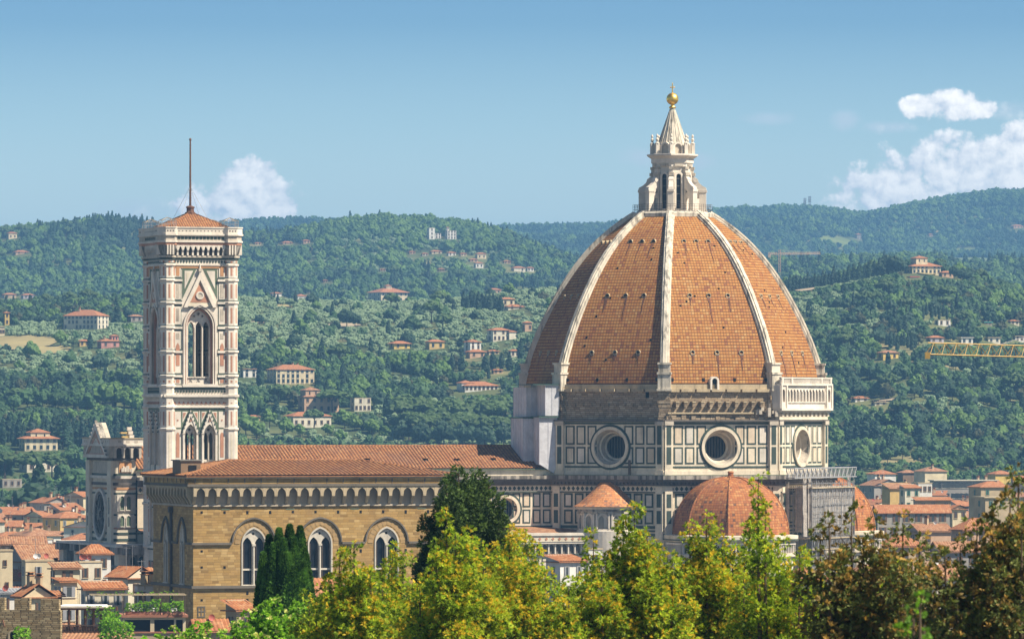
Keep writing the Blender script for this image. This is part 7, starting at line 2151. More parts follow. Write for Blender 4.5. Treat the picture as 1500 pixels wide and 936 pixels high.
many('cypress', [(1352 + i * 6 + R_.uniform(-1, 1), 466 + R_.uniform(-5, 5), R_.uniform(16, 24)) for i in range(8)], 'cypress of the upper strip above the white ruin like house', 'cypresses above the ruin', 'cypress_tree', 1.1)
for a in [(7, 706, 46, 1.2, 'large umbrella pine at the left edge in front of the pale lower villa'), (48, 706, 46, 1.15, 'large umbrella pine with bare trunk before the terrace of the cream villa'), (76, 706, 44, 1.1, 'umbrella pine right of the bare trunked one, beside the cream villa'),
          (25, 598, 30, 1.4, 'flat umbrella pine over the left tree belt'), (97, 462, 20, 1.4, 'small umbrella pine above the broad pale villa'), (107, 513, 18, 1.1, 'small umbrella pine left of the ochre house'),
          (408, 600, 36, 1.3, 'umbrella pine above the small orange shed'), (487, 605, 36, 1.6, 'wide umbrella pine shading the brownish pink villa'), (460, 630, 32, 1.1, 'umbrella pine in front of the pale low villa'), (640, 436, 14, 1.8, 'flat umbrella pine clump on the brow left of the dense cypress clump'), (425, 452, 12, 1.5, 'low pine by the tiny white outbuilding')]:
    hill_tree('pine', *a[:3], a[4], 'umbrella pines on the slopes', 'umbrella_pine', a[3])
many('pine', [(585 + i * 14 + R_.uniform(-4, 4), 632 + R_.uniform(-4, 4), R_.uniform(44, 54)) for i in range(12)] + [(600 + i * 15 + R_.uniform(-4, 4), 648 + R_.uniform(-4, 4), R_.uniform(40, 48)) for i in range(10)], 'umbrella pine of the big rounded grove behind the nave roof', 'pines of the rounded grove', 'umbrella_pine', 1.05)
for a in [(45, 648, 34, 'spreading cedar above the red double roof'), (92, 660, 46, 'tall grey green cedar right of the cream villa'), (130, 652, 38, 'flat tiered cedar behind the cathedral front gable'), (388, 622, 30, 'tiered cedar above the small orange shed')]:
    hill_tree('cedar', *a[:3], a[3], 'cedars by the villas', 'cedar_tree', 1.15)
for k_, its, lab in (('fresh', [(150, 596, 34), (165, 600, 42), (182, 604, 38), (198, 606, 36)], 'bright green broad tree left of the bell tower shaft'),
                     ('broad', [(40, 600, 32), (62, 600, 30), (85, 602, 32), (108, 604, 34), (128, 606, 32), (20, 606, 28)], 'rounded olive green tree of the belt over the close cypress row'),
                     ('broad', [(105, 690, 34), (125, 694, 40), (148, 700, 44), (90, 706, 30), (112, 716, 30), (140, 722, 28), (64, 722, 24), (84, 726, 22)], 'dense tree on the slope left of the cathedral front'),
                     ('fresh', [(395, 630, 30), (420, 640, 28), (360, 640, 34), (376, 646, 30), (505, 630, 30), (520, 634, 26), (545, 640, 26), (480, 640, 20), (440, 642, 22)], 'fresh green tree along the foot of the hill behind the nave roof'),
                     ('oak', [(620, 655, 38), (650, 658, 42), (680, 660, 40), (710, 660, 38), (738, 656, 36), (590, 650, 36)], 'dark bushy tree under the rounded pine grove'),
                     ('oak', [(508, 482, 30), (380, 478, 18), (695, 470, 16), (588, 552, 18), (520, 482, 24)], 'dark solitary oak in the olive groves'),
                     ('broad', [(1235, 690, 26), (1258, 694, 28), (1280, 690, 22), (1300, 680, 24), (1322, 676, 22), (1345, 680, 26), (1400, 692, 24), (1420, 690, 28), (1440, 688, 26), (1262, 715, 24), (1480, 684, 26), (1245, 712, 26)], 'green tree along the foot of the right hill'),
                     ('fresh', [(1215, 640, 26), (1225, 655, 28), (1300, 625, 20), (1330, 640, 18)], 'lighter green tree on the lower right slope'),
                     ('oak', [(1340, 585, 22), (1365, 580, 20), (1395, 590, 24), (1425, 570, 22), (1450, 600, 24), (1480, 590, 22), (1320, 560, 20), (1275, 560, 22), (1400, 545, 20), (1460, 555, 20)], 'dark crown standing out of the right hillside wood')):
    many(k_, its, lab, 'broadleaf trees: ' + lab.split(' ', 1)[1][:30], {'fresh': 'broadleaf_tree', 'broad': 'broadleaf_tree', 'oak': 'oak_tree'}[k_])
# trees standing among the roofs
for kind, px, Y, h, wide, lab in [('fresh', 1376, 1400, 13.5, 1.25, 'bright green tree among the roofs below the long red roof'), ('fresh', 1398, 1440, 12, 1.2, 'second bright green tree right of the first one among the roofs'), ('broad', 1352, 1380, 11, 1.1, 'darker green tree left of the bright one among the roofs'),
                                  ('fresh', 1300, 1420, 13, 1.2, 'bright green tree by the scaffold behind the brown leaves'), ('oak', 1438, 1640, 15, 1.1, 'dark tree beside the tan terrace house'), ('oak', 52, 2060, 17, 1.1, 'dark tree left of the big cream house'), ('fir', 58, 2150, 20, 1.3, 'tall dark conifer behind the dark town tree'),
                                  ('broad', 40, 2100, 13, 1.3, 'round tree among the upper left roofs'), ('broad', 120, 2300, 14, 1.3, 'tree right of the big cream house by the cathedral front'), ('broad', 1282, 2150, 14, 1.2, 'green tree beside the eastern small dome'), ('oak', 1302, 2050, 13, 1, 'dark narrow tree left of the plain ochre block')]:
    hill_tree(kind, px, 0, h / Y * FPX, lab, 'trees among the roofs', 'broadleaf_tree' if kind != 'fir' else 'conifer_tree', wide, Y=Y)
# ---------------------------------------------------------------- the woods and the olive groves (a mass nobody could count)
def woods():
    rng = np.random.default_rng(7)
    W_, O_ = [], []
    def zone(y0, y1, step, far):
        Y = y0
        while Y < y1:
            d = step * (1.0 if far else 1.0)
            n = int(2000 / FPX * Y / d)
            px = np.linspace(-250, 1750, n) + rng.uniform(-0.45, 0.45, n) * d / Y * FPX
            yy = Y + rng.uniform(-0.5, 0.5, n) * d
            X = (px - 750) / FPX * yy
            Z = land(X, yy)
            ppx, ppy = proj(X, yy, Z)
            for i in range(n):
                x, y, z, u, v = X[i], yy[i], Z[i], ppx[i], ppy[i]
                if any(((u - c[0]) / c[2]) ** 2 + ((v - c[1]) / c[3]) ** 2 < 1.0 for c in CLEAR): continue
                if any((x - h[0]) ** 2 + (y - h[1]) ** 2 < h[2] ** 2 or (abs(x - h[0]) < h[2] * 0.9 and -h[3] < y - h[1] < 0) for h in HOUSE_CLEAR): continue
                nz = mnoise.noise(Vector((x / 55.0, y / 90.0, 3.0))); nz2 = mnoise.noise(Vector((x / 17.0, y / 30.0, 9.0)))
                r = rng.random()
                if far == 3:
                    if 215 < u < 1235 or r < .25: continue
                    k = 'broad' if r < .55 else ('oak' if r < .8 else ('fresh' if r < .92 else 'cypress')); h = rng.uniform(4.5, 8.5)
                elif far == 0:
                    if u < 215: ol = 478 < v < 562 and (v - 478) > 8 * nz2 and nz > -0.55 or (575 < v < 600 and nz > 0.3)
                    elif u < 830: ol = 428 < v < 532 + 14 * nz2 and nz > -0.60 or (v > 520 and nz > 0.25) or (645 < v < 668 and u > 440)
                    else: ol = (420 < v < 500 and u < 1300 and nz > -0.02) or (nz > 0.36)
                    if ol:
                        if nz2 < -0.42 or r < 0.10: continue
                        if r < 0.93: O_.append((x, y, z, 'olive', rng.uniform(3.0, 4.7))); continue
                    if nz2 < -0.50 and v < 620: continue
                    a = rng.random()
                    if a < 0.30: k, h = 'broad', rng.uniform(6, 11.5)
                    elif a < 0.40: k, h = 'fresh', rng.uniform(6, 11)
                    elif a < 0.72: k, h = 'oak', rng.uniform(6, 11)
                    elif a < 0.78: k, h = 'brown', rng.uniform(5, 9)
                    elif a < 0.86: k, h = 'cypress', rng.uniform(7, 13)
                    elif a < 0.885: k, h = 'pine', rng.uniform(9, 14)
                    else: k, h = ('olive', rng.uniform(3.5, 5)) if v < 640 else ('fir', rng.uniform(8, 12))
                    if v < 470: h *= 0.85
                elif far == 1:
                    nl = mnoise.noise(Vector((x / 210.0, y / 420.0, 5.0))) + 0.45 * nz
                    if (nz > 0.42 and v > 372 and r < 0.75) or (nl > 0.42 and v > 350 and r < 0.6):
                        if r < 0.40: O_.append((x, y, z, 'olive', rng.uniform(3.5, 5.5)))
                        continue
                    a = rng.random()
                    if nl < -0.2: k = 'fir' if a < 0.40 else ('oak' if a < 0.85 else 'cypress')
                    elif nl > 0.15: k = 'fresh' if a < 0.35 else ('broad' if a < 0.85 else 'olive')
                    else: k = 'broad' if a < 0.5 else ('oak' if a < 0.75 else ('fresh' if a < 0.85 else ('cypress' if a < 0.93 else 'pine')))
                    h = rng.uniform(6.5, 13.5) if k != 'cypress' else rng.uniform(11, 16)
                    if k == 'olive': h = rng.uniform(4, 6)
                else:
                    nl = mnoise.noise(Vector((x / 330.0, y / 700.0, 8.0))) + 0.4 * nz
                    a = rng.random()
                    if nl < -0.2: k = 'fir' if a < 0.5 else 'oak'
                    elif nl > 0.2: k = 'fresh' if a < 0.45 else 'broad'
                    else: k = 'broad' if a < 0.5 else ('oak' if a < 0.85 else 'fresh')
                    if nl > 0.55 and a < 0.7: continue
                    h = rng.uniform(7, 14.5)
                W_.append((x, y, z, k, h))
            Y += d
    def keep(L):
        """cut down what would stand in the way of the villas and of the single trees"""
        A = np.array([l[:3] + (l[4],) for l in L]); u, v = proj(A[:, 0], A[:, 1], A[:, 2] + A[:, 3] * 0.97)
        hw = A[:, 3] * 0.33 / A[:, 1] * FPX; H = A[:, 3].copy()
        for c in VIEW_CLEAR:
            m = (np.abs(u - c[0]) < c[2] + hw) & (A[:, 1] > c[3] - 1100) & (A[:, 1] < c[3] + 4) & (v < c[1])
            H[m] = np.minimum(H[m], (EYE + (HORIZON - c[1] - 1) * A[m, 1] / FPX - A[m, 2]) / 0.97)
        return [(l[0], l[1], l[2], l[3] if h > l[4] - .01 or l[3] in ('olive', 'fresh') else 'broad', h) for l, h in zip(L, H) if h > 2.4]
    zone(2010, 2440, 8.5, 3)
    zone(2440, 3560, 6.6, 0)
    zone(3900, 6080, 10.5, 1)
    zone(7000, 9680, 12.5, 2)
    W_, O_ = keep(W_), keep(O_)
    for name, L in (('woods', W_), ('olive_grove', O_)):
        pts = [(x, y, z - 0.15 * h) if k in ('fir', 'oak', 'broad') else (x, y, z - 0.05 * h) for x, y, z, k, h in L]
        idx = [PKIND[k][int(rng.integers(len(PKIND[k])))] for _, _, _, k, _ in L]
        scatter_object(name, pts, idx, [l[4] for l in L], rng.uniform(0, 6.28, len(L)))
    print('woods', len(W_), 'olives', len(O_))
if not globals().get("NO_WOODS"): woods()
# ---------------------------------------------------------------- near at hand: garden trees on the slope below the camera
def tufts(pts, dirs, n, size, rng, spread=0.9, slim=0.34):
    """n narrow leaves radiating from each point about its direction"""
    N = len(pts)
    c = np.repeat(pts, n, 0); d = np.repeat(dirs, n, 0) + rng.normal(0, spread, (N * n, 3))
    d /= np.maximum(np.linalg.norm(d, axis=1), 1e-6)[:, None]
    L = np.repeat(size, n)[:, None] * rng.uniform(0.6, 1.25, (N * n, 1))
    a = rng.normal(0, 1, (N * n, 3)); t = np.cross(d, a); t /= np.maximum(np.linalg.norm(t, axis=1), 1e-6)[:, None]
    w = L * slim * rng.uniform(0.7, 1.2, (N * n, 1))
    p0 = c + d * L * 0.08; p1 = c + d * L * 0.55 + t * w * 0.5; p2 = c + d * L; p3 = c + d * L * 0.55 - t * w * 0.5
    p2 = p2 - np.array([0, 0, 1.0]) * L * 0.15
    return np.stack([p0, p1, p2, p3], 1).reshape(-1, 3)
def foliage_tree(name, spires, Y, label, cat, mats, weights, seed, tuft=0.135, per=8, dens=1.12, bottom=980, spread=0.36, rmax=0.95, base_px=None, group=None, depth=1.3, slim=0.34, lump=(0.20, 0.42), gap=0.0, pick=None, bare=False, r0=0.20):
    """tree whose leading shoots end at the given points of the photo; crown of leaf tufts round many twigs"""
    rng = np.random.default_rng(seed); rr = random.Random(seed)
    k = Y / FPX
    cx = sum(s[0] for s in spires) / len(spires) if base_px is None else base_px
    bx = (cx - 750) * k
    gz = float(land(bx, Y)) - 0.1
    E = empty(name, (bx, Y, gz), 0, label, cat, group)
    zb = EYE + (HORIZON - bottom) * k
    lumps = []; limbs = MB()
    tz = (zb - gz) * 0.72
    limbs.tube((0, 0, 0), (0.05, 0, tz), 0.26, 'bark', 0.18, 8)
    for s in spires:
        px, py = s[:2]; rm = s[2] if len(s) > 2 else rmax
        yo = rr.uniform(-depth, depth)
        tip = Vector(((px - 750) * k - bx, yo, EYE + (HORIZON - py) * k - gz))
        foot = Vector((tip.x * 0.55, yo * 0.4, tz))
        mid = Vector((tip.x * 0.97, yo, (tip.z + tz) * 0.5 + 0.4))
        limbs.tube(foot, mid, 0.11, 'bark', 0.06, 6); limbs.tube(mid, tip - Vector((0, 0, .12)), 0.055, 'bark', 0.012, 5)
        z = 0.0; H = tip.z - (zb - gz)
        while z < H:
            R = min(rm, r0 + spread * z)
            n = max(1, int(1 + R * R * 5.5))
            for i in range(n):
                a = rr.uniform(0, 2 * pi); q = R * sqrt(rr.random()) * 0.85
                lr = rr.uniform(*lump) * (0.55 + 0.45 * min(1, R / 0.6))
                cx_ = tip.x + (mid.x - tip.x) * min(1, z / max(tip.z - mid.z, .1)) + q * cos(a)
                lumps.append((cx_, yo + q * sin(a), tip.z - z - lr * 0.6, lr))
                if i % 3 == 0 and R > .3: limbs.tube((tip.x, yo, tip.z - z - 0.5), (cx_, yo + q * sin(a), tip.z - z - lr * 0.6), 0.022, 'bark', 0.008, 4)
            z += 0.26 + R * 0.12
    limbs.build('trunk', E)
    lumps = np.array(lumps)
    N = int((lumps[:, 3] ** 2).sum() * 330 * dens * (0.16 / tuft) ** 2)
    p, d = lumpy(rng, lumps, N, 1.15)
    size = tuft * rng.uniform(0.7, 1.2, N)
    q = tufts(p, d * 0.8 + np.array([0, 0, 0.55]), per, size, rng, 0.55, slim)
    # tone of each tuft: new growth at shoot ends, shaded depth painted dark
    u = rng.random(N)
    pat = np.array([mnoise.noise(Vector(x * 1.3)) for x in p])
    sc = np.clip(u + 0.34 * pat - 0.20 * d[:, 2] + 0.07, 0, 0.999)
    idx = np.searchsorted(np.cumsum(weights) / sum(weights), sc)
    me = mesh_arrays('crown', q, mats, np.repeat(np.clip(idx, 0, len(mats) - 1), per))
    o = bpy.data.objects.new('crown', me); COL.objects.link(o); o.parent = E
    return E
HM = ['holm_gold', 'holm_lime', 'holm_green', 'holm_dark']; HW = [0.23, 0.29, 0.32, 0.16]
F_ = foliage_tree
G_ = 'yellow green holm oaks along the bottom'
def holm(sp, Y, label, seed, w=HW, **k): return F_('holm_oak', sp, Y, label, 'tree', HM, w, seed, group=G_, **k)
holm([(520, 796), (498, 806), (482, 846), (544, 838), (462, 882), (510, 850), (530, 870)], 196, 'yellow green tree at the left end of the band, before the second hall window', 1)
holm([(574, 800), (590, 812), (560, 846), (606, 856), (585, 850), (548, 892)], 204, 'narrow twin topped yellow green tree before the third hall window', 2)
holm([(655, 752, 0.45), (668, 776), (640, 806), (692, 778), (615, 852), (632, 850), (708, 800), (676, 830)], 188, 'wide yellow green tree in front of the tall dark conifer', 3, w=[.2, .34, .32, .14])
holm([(746, 772), (772, 792), (727, 800), (760, 782), (798, 838), (782, 850), (740, 850)], 200, 'golden topped tree just right of the tall dark conifer', 4, w=[.34, .28, .24, .14])
holm([(930, 742, 0.75), (914, 762), (948, 782), (870, 778, 0.3), (881, 812), (852, 842), (832, 850), (900, 830), (968, 800), (985, 812)], 184, 'yellow green tree with golden crest below the small conical roof', 5)
holm([(1036, 754, 0.7), (1012, 770), (1060, 792), (1090, 812), (1028, 800), (1075, 790), (1000, 820)], 192, 'golden green tree in front of the small red dome', 6, w=[.32, .28, .26, .14])
holm([(1110, 692, 0.22), (1120, 740, 0.40), (1104, 770, 0.5), (1142, 792), (1170, 806), (1192, 842), (1132, 820), (1156, 840), (1090, 840)], 178, 'light green tree with one thin shoot rising across the small red dome', 7, w=[.16, .38, .32, .14], spread=0.26)
holm([(1232, 838), (1258, 846), (1285, 826), (1306, 822), (1322, 846), (1210, 868), (1336, 882), (1270, 862)], 172, 'yellow green tree at the right end of the band, under the brown leaves', 8, w=[.27, .34, .27, .12])
holm([(812, 852), (840, 868), (788, 866), (826, 880)], 210, 'low olive yellow tree in the dip right of the golden topped tree', 9)
MM = ['mag_orange', 'mag_brown', 'mag_green']
holm([(452, 868), (476, 876), (505, 884), (536, 876), (562, 868), (590, 874), (618, 866), (600, 884), (640, 872)], 222, 'further yellow green tree filling the gap between the left two of the band', 10, w=[.18, .28, .36, .18])
holm([(776, 846), (800, 860), (822, 856), (846, 862), (868, 846), (756, 862), (890, 862), (835, 880)], 224, 'further yellow green tree filling the dip before the white house', 11, w=[.18, .28, .36, .18])
holm([(960, 822), (985, 838), (1010, 834), (1036, 844), (1064, 838), (1094, 846), (1120, 850), (1150, 858), (1180, 862), (1206, 868)], 220, 'further yellow green tree behind the golden ones below the small red dome', 12, w=[.2, .28, .36, .16])
def magnolia(sp, Y, label, seed, **k): return F_('magnolia_tree', sp, Y, label, 'tree', MM, [.15, .27, .58], seed, group='brown leaved magnolias on the right', tuft=0.15, per=7, slim=0.42, spread=0.36, lump=(0.14, 0.30), **k)
magnolia([(1212, 756), (1246, 744), (1280, 758), (1200, 774), (1318, 757), (1348, 786), (1300, 790), (1262, 790), (1334, 812), (1228, 800)], 150, 'sparse brown leaved tree beside the scaffold', 21, dens=0.95, rmax=0.75)
magnolia([(1498, 690), (1478, 722), (1452, 742), (1436, 766), (1412, 792), (1388, 806), (1510, 700), (1462, 780), (1490, 760), (1425, 830), (1398, 850), (1372, 862), (1530, 690), (1440, 850), (1475, 850), (1555, 710)], 140, 'dense brown and orange leaved tree filling the lower right corner', 22, dens=1.1, rmax=1.0)
F_('lime_shrub', [(1346, 868, 0.12), (1338, 890, 0.14), (1354, 900, 0.14), (1330, 918, 0.12), (1362, 922, 0.12)], 74, 'out of focus bright green shoots close to the camera', 'shrub', ['lime_leaf', 'lime_dark'], [.7, .3], 31, tuft=0.085, per=5, slim=0.75, dens=0.42, spread=0.2, rmax=0.16, lump=(0.08, 0.14), depth=0.2, bottom=1000)
LM = ['catkin_flower', 'lime_leaf', 'lime_dark']
F_('linden_tree', [(360, 902), (385, 886), (404, 880), (432, 888), (455, 892), (345, 922), (420, 905), (470, 905), (376, 915)], 236, 'fresh green tree with pale flowers at the foot of the cypress', 'tree', LM, [.12, .56, .32], 41, tuft=0.17, slim=0.62, per=7, bottom=1000, spread=0.5)
F_('linden_tree', [(232, 928), (258, 922), (286, 914), (305, 918), (330, 926), (216, 938)], 246, 'low fresh green tree below the hall, left of the flowering one', 'tree', LM, [.05, .6, .35], 42, tuft=0.17, slim=0.62, per=7, bottom=1000, spread=0.5)
F_('conifer_tree', [(672, 684, .8), (697, 688, .75), (655, 698, .8), (716, 704, .7), (684, 700, .8), (640, 728, .7), (731, 726, .55), (666, 720, .9), (702, 730, .9), (630, 772, .6), (742, 768, .45), (690, 770, .9), (655, 760, .9), (620, 806, .45), (718, 790, .8), (612, 838, .4), (640, 820, .7), (672, 800, .9)], 268, 'tall dark green conifer before the right end of the stone hall', 'tree', ['conifer_tip', 'conifer_dark'], [.42, .58], 51, tuft=0.17, per=8, slim=0.28, dens=1.9, spread=0.6, lump=(0.20, 0.38), r0=0.2, depth=1.5, bottom=960)
def column_cypress(spires, Y, label, seed):
    """garden cypress: several upright pointed columns grown into one, sprays lying close and pointing up"""
    rng = np.random.default_rng(seed)
    k = Y / FPX; bx = (sum(s[0] for s in spires) / len(spires) - 750) * k
    gz = float(land(bx, Y)) - .1
    E = empty('cypress_tree', (bx, Y, gz), 0, label, 'tree')
    core, tk = MB(), MB(); tk.tube((0, 0, 0), (0, 0, 4), .28, 'bark', .2, 8)
    Q, I = [], []
    for px, py, hw, yo in spires:
        x0 = (px - 750) * k - bx; zt = EYE + (HORIZON - py) * k - gz; zb = 1.2; R = hw * k; H = zt - zb
        prof = lambda t: R * (0.42 * min(1.0, (1 - t) * 6.0) ** 0.7 + 0.58 * min(1.0, (1 - t) * 2.9) ** 1.0) if t < 1 else 0.0
        core.lathe([(max(.01, prof(t) * 0.80), zb + H * t) for t in np.linspace(0, 0.985, 22)], 12, 'cyp_dark', (x0, yo))
        n = int(5200 * R * H / 6.0)
        t = 1 - rng.random(n) ** 1.25 ; a = rng.uniform(0, 2 * pi, n)
        r = np.array([prof(q) for q in t]) * rng.uniform(0.78, 1.10, n)
        p = np.stack([x0 + r * np.cos(a), yo + r * np.sin(a), zb + H * t], 1)
        d = np.stack([np.cos(a) * .38, np.sin(a) * .38, np.ones(n)], 1)
        Q.append(tufts(p, d, 6, np.full(n, .20), rng, .22, .30))
        pat = np.array([mnoise.noise(Vector((v[0] * 2.2, v[1] * 2.2, v[2] * 1.1))) for v in p])
        I.append(np.repeat((rng.random(n) + pat * .8 > .50).astype(int), 6))
    me = mesh_arrays('crown', np.concatenate(Q), ['cyp_dark', 'cyp_tip'], np.concatenate(I), core)
    o = bpy.data.objects.new('crown', me); COL.objects.link(o); o.parent = E
    tk.build('trunk', E)
column_cypress([(424, 772, 33, .4), (409, 777, 31, -.1), (440, 774, 31, -.3), (394, 787, 29, .2), (386, 812, 24, -.3), (430, 802, 34, -.9), (447, 806, 27, -.5), (408, 822, 32, -.8), (452, 838, 21, 0), (402, 798, 24, -1.0), (417, 792, 24, -1.1), (432, 790, 24, -1.0), (446, 824, 22, -.9), (393, 830, 24, -.9), (424, 812, 30, -1.3)], 300, 'thick dark green cypress standing before the first hall window', 52)
# ---------------------------------------------------------------- roof terraces and the old wall, bottom left
def stone_wall():
    Y = 560.0; k = Y / FPX
    p = at(-60, 936, Y)
    E = empty('crenellated_wall', (p.x, Y, float(land(p.x, Y))), radians(-8), 'old field stone wall with square battlements at the bottom left corner', 'wall')
    gz = E.location.z
    L = 150 * k; zt = EYE + (HORIZON - 893) * k - gz; zc = EYE + (HORIZON - 877) * k - gz
    b = MB()
    T = wall_frame(0, 0, 0)
    door = arch(82 * k, zt - 3.2, zt - 2.2, 0.75, 0.3)
    b.sheet([(0, 0), (L, 0), (L, zt), (0, zt)], [door], 0, 'field_stone', T, 0.5)
    b.box(0, L, 0.45, 1.2, 0, zt, 'field_stone')
    b.box(0, L, 0.01, 0.45, zt - .05, zt, 'field_stone')
    s = 0.0; i = 0
    for a, c in ((0, 1.6), (2.5, 4.2), (5.1, 5.7), (5.72, 6.5), (7.5, 9.2)):
        b.box(a, c, 0.0, 0.8, zt, zc + 0.12 * (i % 2), 'field_stone'); i += 1
    b.build('wall', E)
    d = MB(); d.ring(arch(82 * k, zt - 3.2, zt - 2.2, 1.05, 0.42), door, -0.1, 0.05, 'trim_stone', T); d.bar(82 * k - .5, 82 * k + .5, zt - 3.3, zt - 2, -0.45, -0.4, 'dark_hole', T)
    d.build('opening', E)
    d = MB(); d.tube((66 * k, -0.1, zt - 0.9), (69.5 * k, -0.35, zt - 1.5), 0.09, 'timber', n=6); d.build('spout', E)
    return E
stone_wall()
def leafy(name, parent, boxes, n, mats, w, seed, size=0.22, **t):
    """planting: leaf tufts through a few boxes (x0, x1, y0, y1, z0, z1)"""
    rng = np.random.default_rng(seed)
    P_ = []
    vol = np.array([max(.05, (b[1] - b[0]) * (b[5] - b[4])) for b in boxes]); vol = vol / vol.sum()
    for b, v in zip(boxes, vol):
        m = max(3, int(n * v))
        P_.append(np.stack([rng.uniform(b[0], b[1], m), rng.uniform(b[2], b[3], m), rng.uniform(b[4], b[5], m)], 1))
    p = np.concatenate(P_)
    d = rng.normal(0, 1, p.shape); d[:, 2] = np.abs(d[:, 2])
    q = tufts(p, d, 6, np.full(len(p), size), rng, 0.6, 0.6)
    me = mesh_arrays(name, q, mats, np.repeat(rng.choice(len(mats), len(p), p=np.array(w) / sum(w)), 6))
    o = bpy.data.objects.new(name, me); COL.objects.link(o)
    if parent: o.parent = parent
    return tag(o, **t)
LG = ['lime_leaf', 'lime_dark', 'holm_green']
def terrace_house():
    Y = 770.0; k = Y / FPX
    p = at(180, 936, Y); gz = float(land(p.x, Y))
    E = empty('terrace_building', (p.x, Y, gz), radians(6), 'tan building with wide glazed openings and a planted roof terrace below the hall', 'building')
    w = 92 * k; z = lambda py: EYE + (HORIZON - py) * k - gz
    b = MB()
    b.box(0, w, 0.5, 8, 0, z(906), 'tan_plaster')
    b.box(0, w, 0, 0.5, 0, z(926), 'tan_plaster'); b.box(0, w, 0, 0.5, z(907.5), z(904), 'cream_plaster')
    for x0, x1 in ((0, 0.25), (3.4, 3.9), (6.35, 6.6), (w - .35, w)): b.box(x0, x1, 0, 0.5, z(926), z(907.5), 'cream_plaster')
    b.box(-0.2, w + 0.3, -0.3, 8.2, z(904), z(900.5), 'terrace_brick'); b.box(-0.1, w + .2, -0.15, 0.4, z(927), z(925), 'terrace_brick')
    b.build('wall', E)
    g = MB(); g.box(0.25, w - .3, 0.32, 0.36, z(926), z(907.5), 'dark_glass'); g.build('glazing', E)
    f = MB()
    zt = z(872)
    for x in (0.1, 2.6, 4.7, w - 0.1):
        for y in (0.3, 4.5): f.tube((x, y, z(901)), (x, y, zt), 0.05, 'iron', n=5)
    for y in (0.3, 4.5): f.box(-4, w + 0.1, y - .06, y + .06, zt, zt + 0.12, 'trim_stone')
    for i in range(6): f.box(i * w / 5 - .04, i * w / 5 + .04, 0.3, 4.5, zt, zt + 0.08, 'trim_stone')
    for zz in (z(896), z(892)): f.tube((0, 0.1, zz), (w, 0.1, zz), 0.025, 'iron', n=4)
    f.build('pergola_frame', E)
    leafy('climber', E, [(-3, w - 1, 0.4, 3.5, zt + .1, zt + .45), (w - 1.9, w - 1.2, .6, 2, z(890), zt)], 80, LG, [.6, .25, .15], 5, .2)
    o = Vector(E.location)
    for i, (x, n) in enumerate([(0.3, 1.7), (2.0, 1.3), (3.4, 1.2), (4.9, 1.0), (6.2, 1.3)]):
        lab = ['bushy planter at the left end of the roof terrace', 'second bushy planter of the roof terrace', 'planter at the middle of the roof terrace', 'planter right of the middle of the roof terrace', 'planter at the right end of the roof terrace'][i]
        q = empty('planter', (o.x + x, o.y + 0.55, gz + z(900.5)), 0, lab, 'planter', 'planters along the roof terrace')
        m = MB(); m.box(0, n, -0.25, 0.3, 0, 0.45, 'terrace_brick'); m.build('box', q)
        leafy('plant', q, [(0, n, -0.4, 0.4, 0.4, 1.4 + .25 * (i % 3))], 130, LG, [.62, .28, .10], 60 + i, .24)
    for i, (x, y, m_) in enumerate([(1.6, 2.4, 'cloth_white'), (3.7, 2.6, 'cloth_white'), (6.0, 2.2, 'cloth_white'), (-2.3, 2.2, 'cloth_blue')]):
        if i == 3: continue
        lab = ['white clothed table at the left of the roof terrace', 'white clothed table in the middle of the roof terrace', 'white clothed table at the right of the roof terrace'][i]
        q = empty('dining_table', (o.x + x, o.y + y, gz + z(900.5)), 0.2, lab, 'table', 'tables on the roof terrace')
        m = MB(); m.box(-.6, .6, -.6, .6, .72, .77, m_)
        for a in (-1, 1): m.box(a * .6 - .01, a * .6 + .01, -.6, .6, .35, .75, m_); m.box(-.6, .6, a * .6 - .01, a * .6 + .01, .35, .75, m_)
        m.build('tablecloth', q)
        m = MB(); m.tube((0, 0, 0), (0, 0, .72), .06, 'iron', n=6); m.tube((0, 0, 0), (0, 0, .04), .3, 'iron', n=8); m.build('leg', q)
terrace_house()
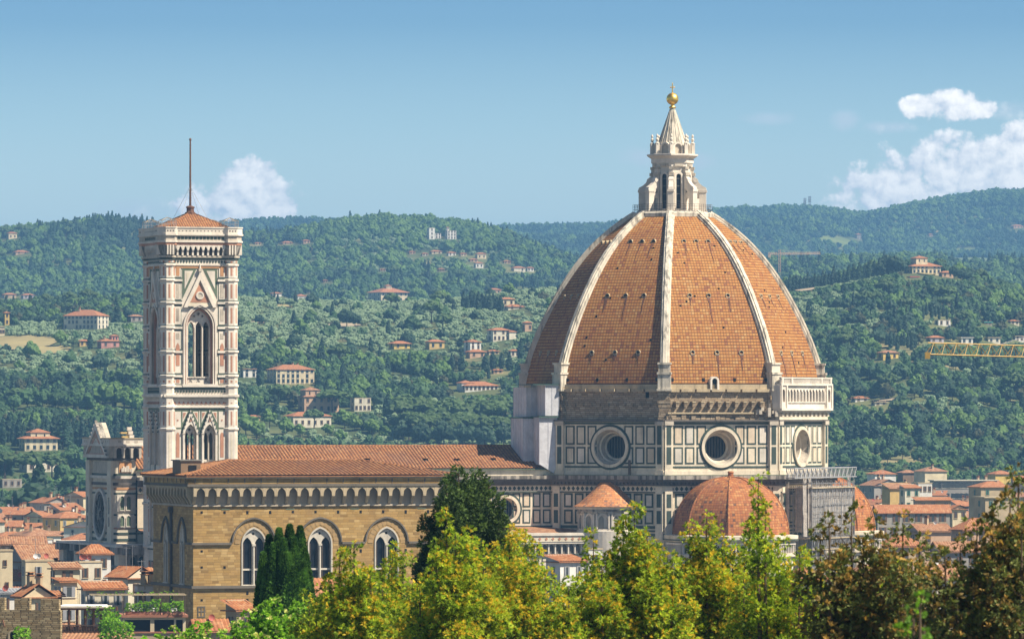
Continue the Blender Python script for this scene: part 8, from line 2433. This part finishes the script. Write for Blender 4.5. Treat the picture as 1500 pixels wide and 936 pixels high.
def timber_terrace():
    Y = 690.0; k = Y / FPX
    p = at(66, 936, Y); gz = float(land(p.x, Y))
    E = empty('timber_pergola', (p.x, Y, gz), radians(-5), 'dark timber terrace with flat white canopy and railing above the brown roof', 'pergola')
    w = 96 * k; z = lambda py: EYE + (HORIZON - py) * k - gz
    b = MB()
    b.box(0, w, 0, 6, 0, z(926), 'brown_plaster'); b.box(-.1, w + .1, -.1, 6, z(926), z(924), 'timber')
    b.build('base', E)
    c = MB(); c.box(-0.1, w * .92, -0.2, 5.4, z(890), z(888), 'pale_plaster'); c.box(w * .2, w * .86, .3, 4.8, z(888), z(886.5), 'cloth_white'); c.build('canopy', E)
    t = MB()
    for i in range(9):
        x = w * i / 8; 
        t.box(x - .09, x + .09, 0, .2, z(924), z(890), 'timber'); t.box(x - .09, x + .09, 5, 5.2, z(924), z(890), 'timber')
    t.box(0, w, 0, .2, z(893), z(890), 'timber')
    t.build('posts', E)
    r = MB()
    for i in range(26): r.box(w * i / 25 - .03, w * i / 25 + .03, -.12, -.06, z(924), z(915), 'iron')
    r.box(0, w, -.14, -.04, z(916), z(914.5), 'iron'); r.box(0.2, w - .2, 0.1, .9, z(924), z(917), 'pole_rust')
    r.build('railing', E)
    leafy('climber', E, [(-0.4, 0.6, -.3, .6, z(912), z(880)), (w * .62, w * 1.0, -.4, 1, z(905), z(888)), (w * .92, w * 1.08, -.3, 1, z(930), z(890))], 420, LG, [.6, .3, .1], 8, .24)
    f = MB()
    f.box(-1.5, w + 6, -6.0, -1, 0, z(938), 'brown_plaster')
    f.build('lower_wall', E)
    rf = MB(); ripple(rf, (-2, -6.4, z(940)), (w + 3, -6.4, z(940)), (w + 3, -.6, z(927)), (-2, -.6, z(927)), 'old_tile', .45, .1); rf.build('roof', E)
timber_terrace()
leafy('garden_shrub', None, [(at(146, 0, 640).x, at(196, 0, 640).x, 638, 641, at(0, 940, 640).z, at(0, 912, 640).z), (at(150, 0, 640).x, at(176, 0, 640).x, 638, 641, at(0, 915, 640).z, at(0, 896, 640).z)], 520, LG, [.6, .32, .08], 71, .3, label='bright green shrub between the timber terrace and the tan building', cat='shrub')
leafy('garden_shrub', None, [(at(22, 0, 545).x, at(46, 0, 545).x, 543, 545, at(0, 945, 545).z, at(0, 918, 545).z)], 150, LG, [.6, .32, .08], 72, .24, label='green shrub growing against the opening in the crenellated wall', cat='shrub')
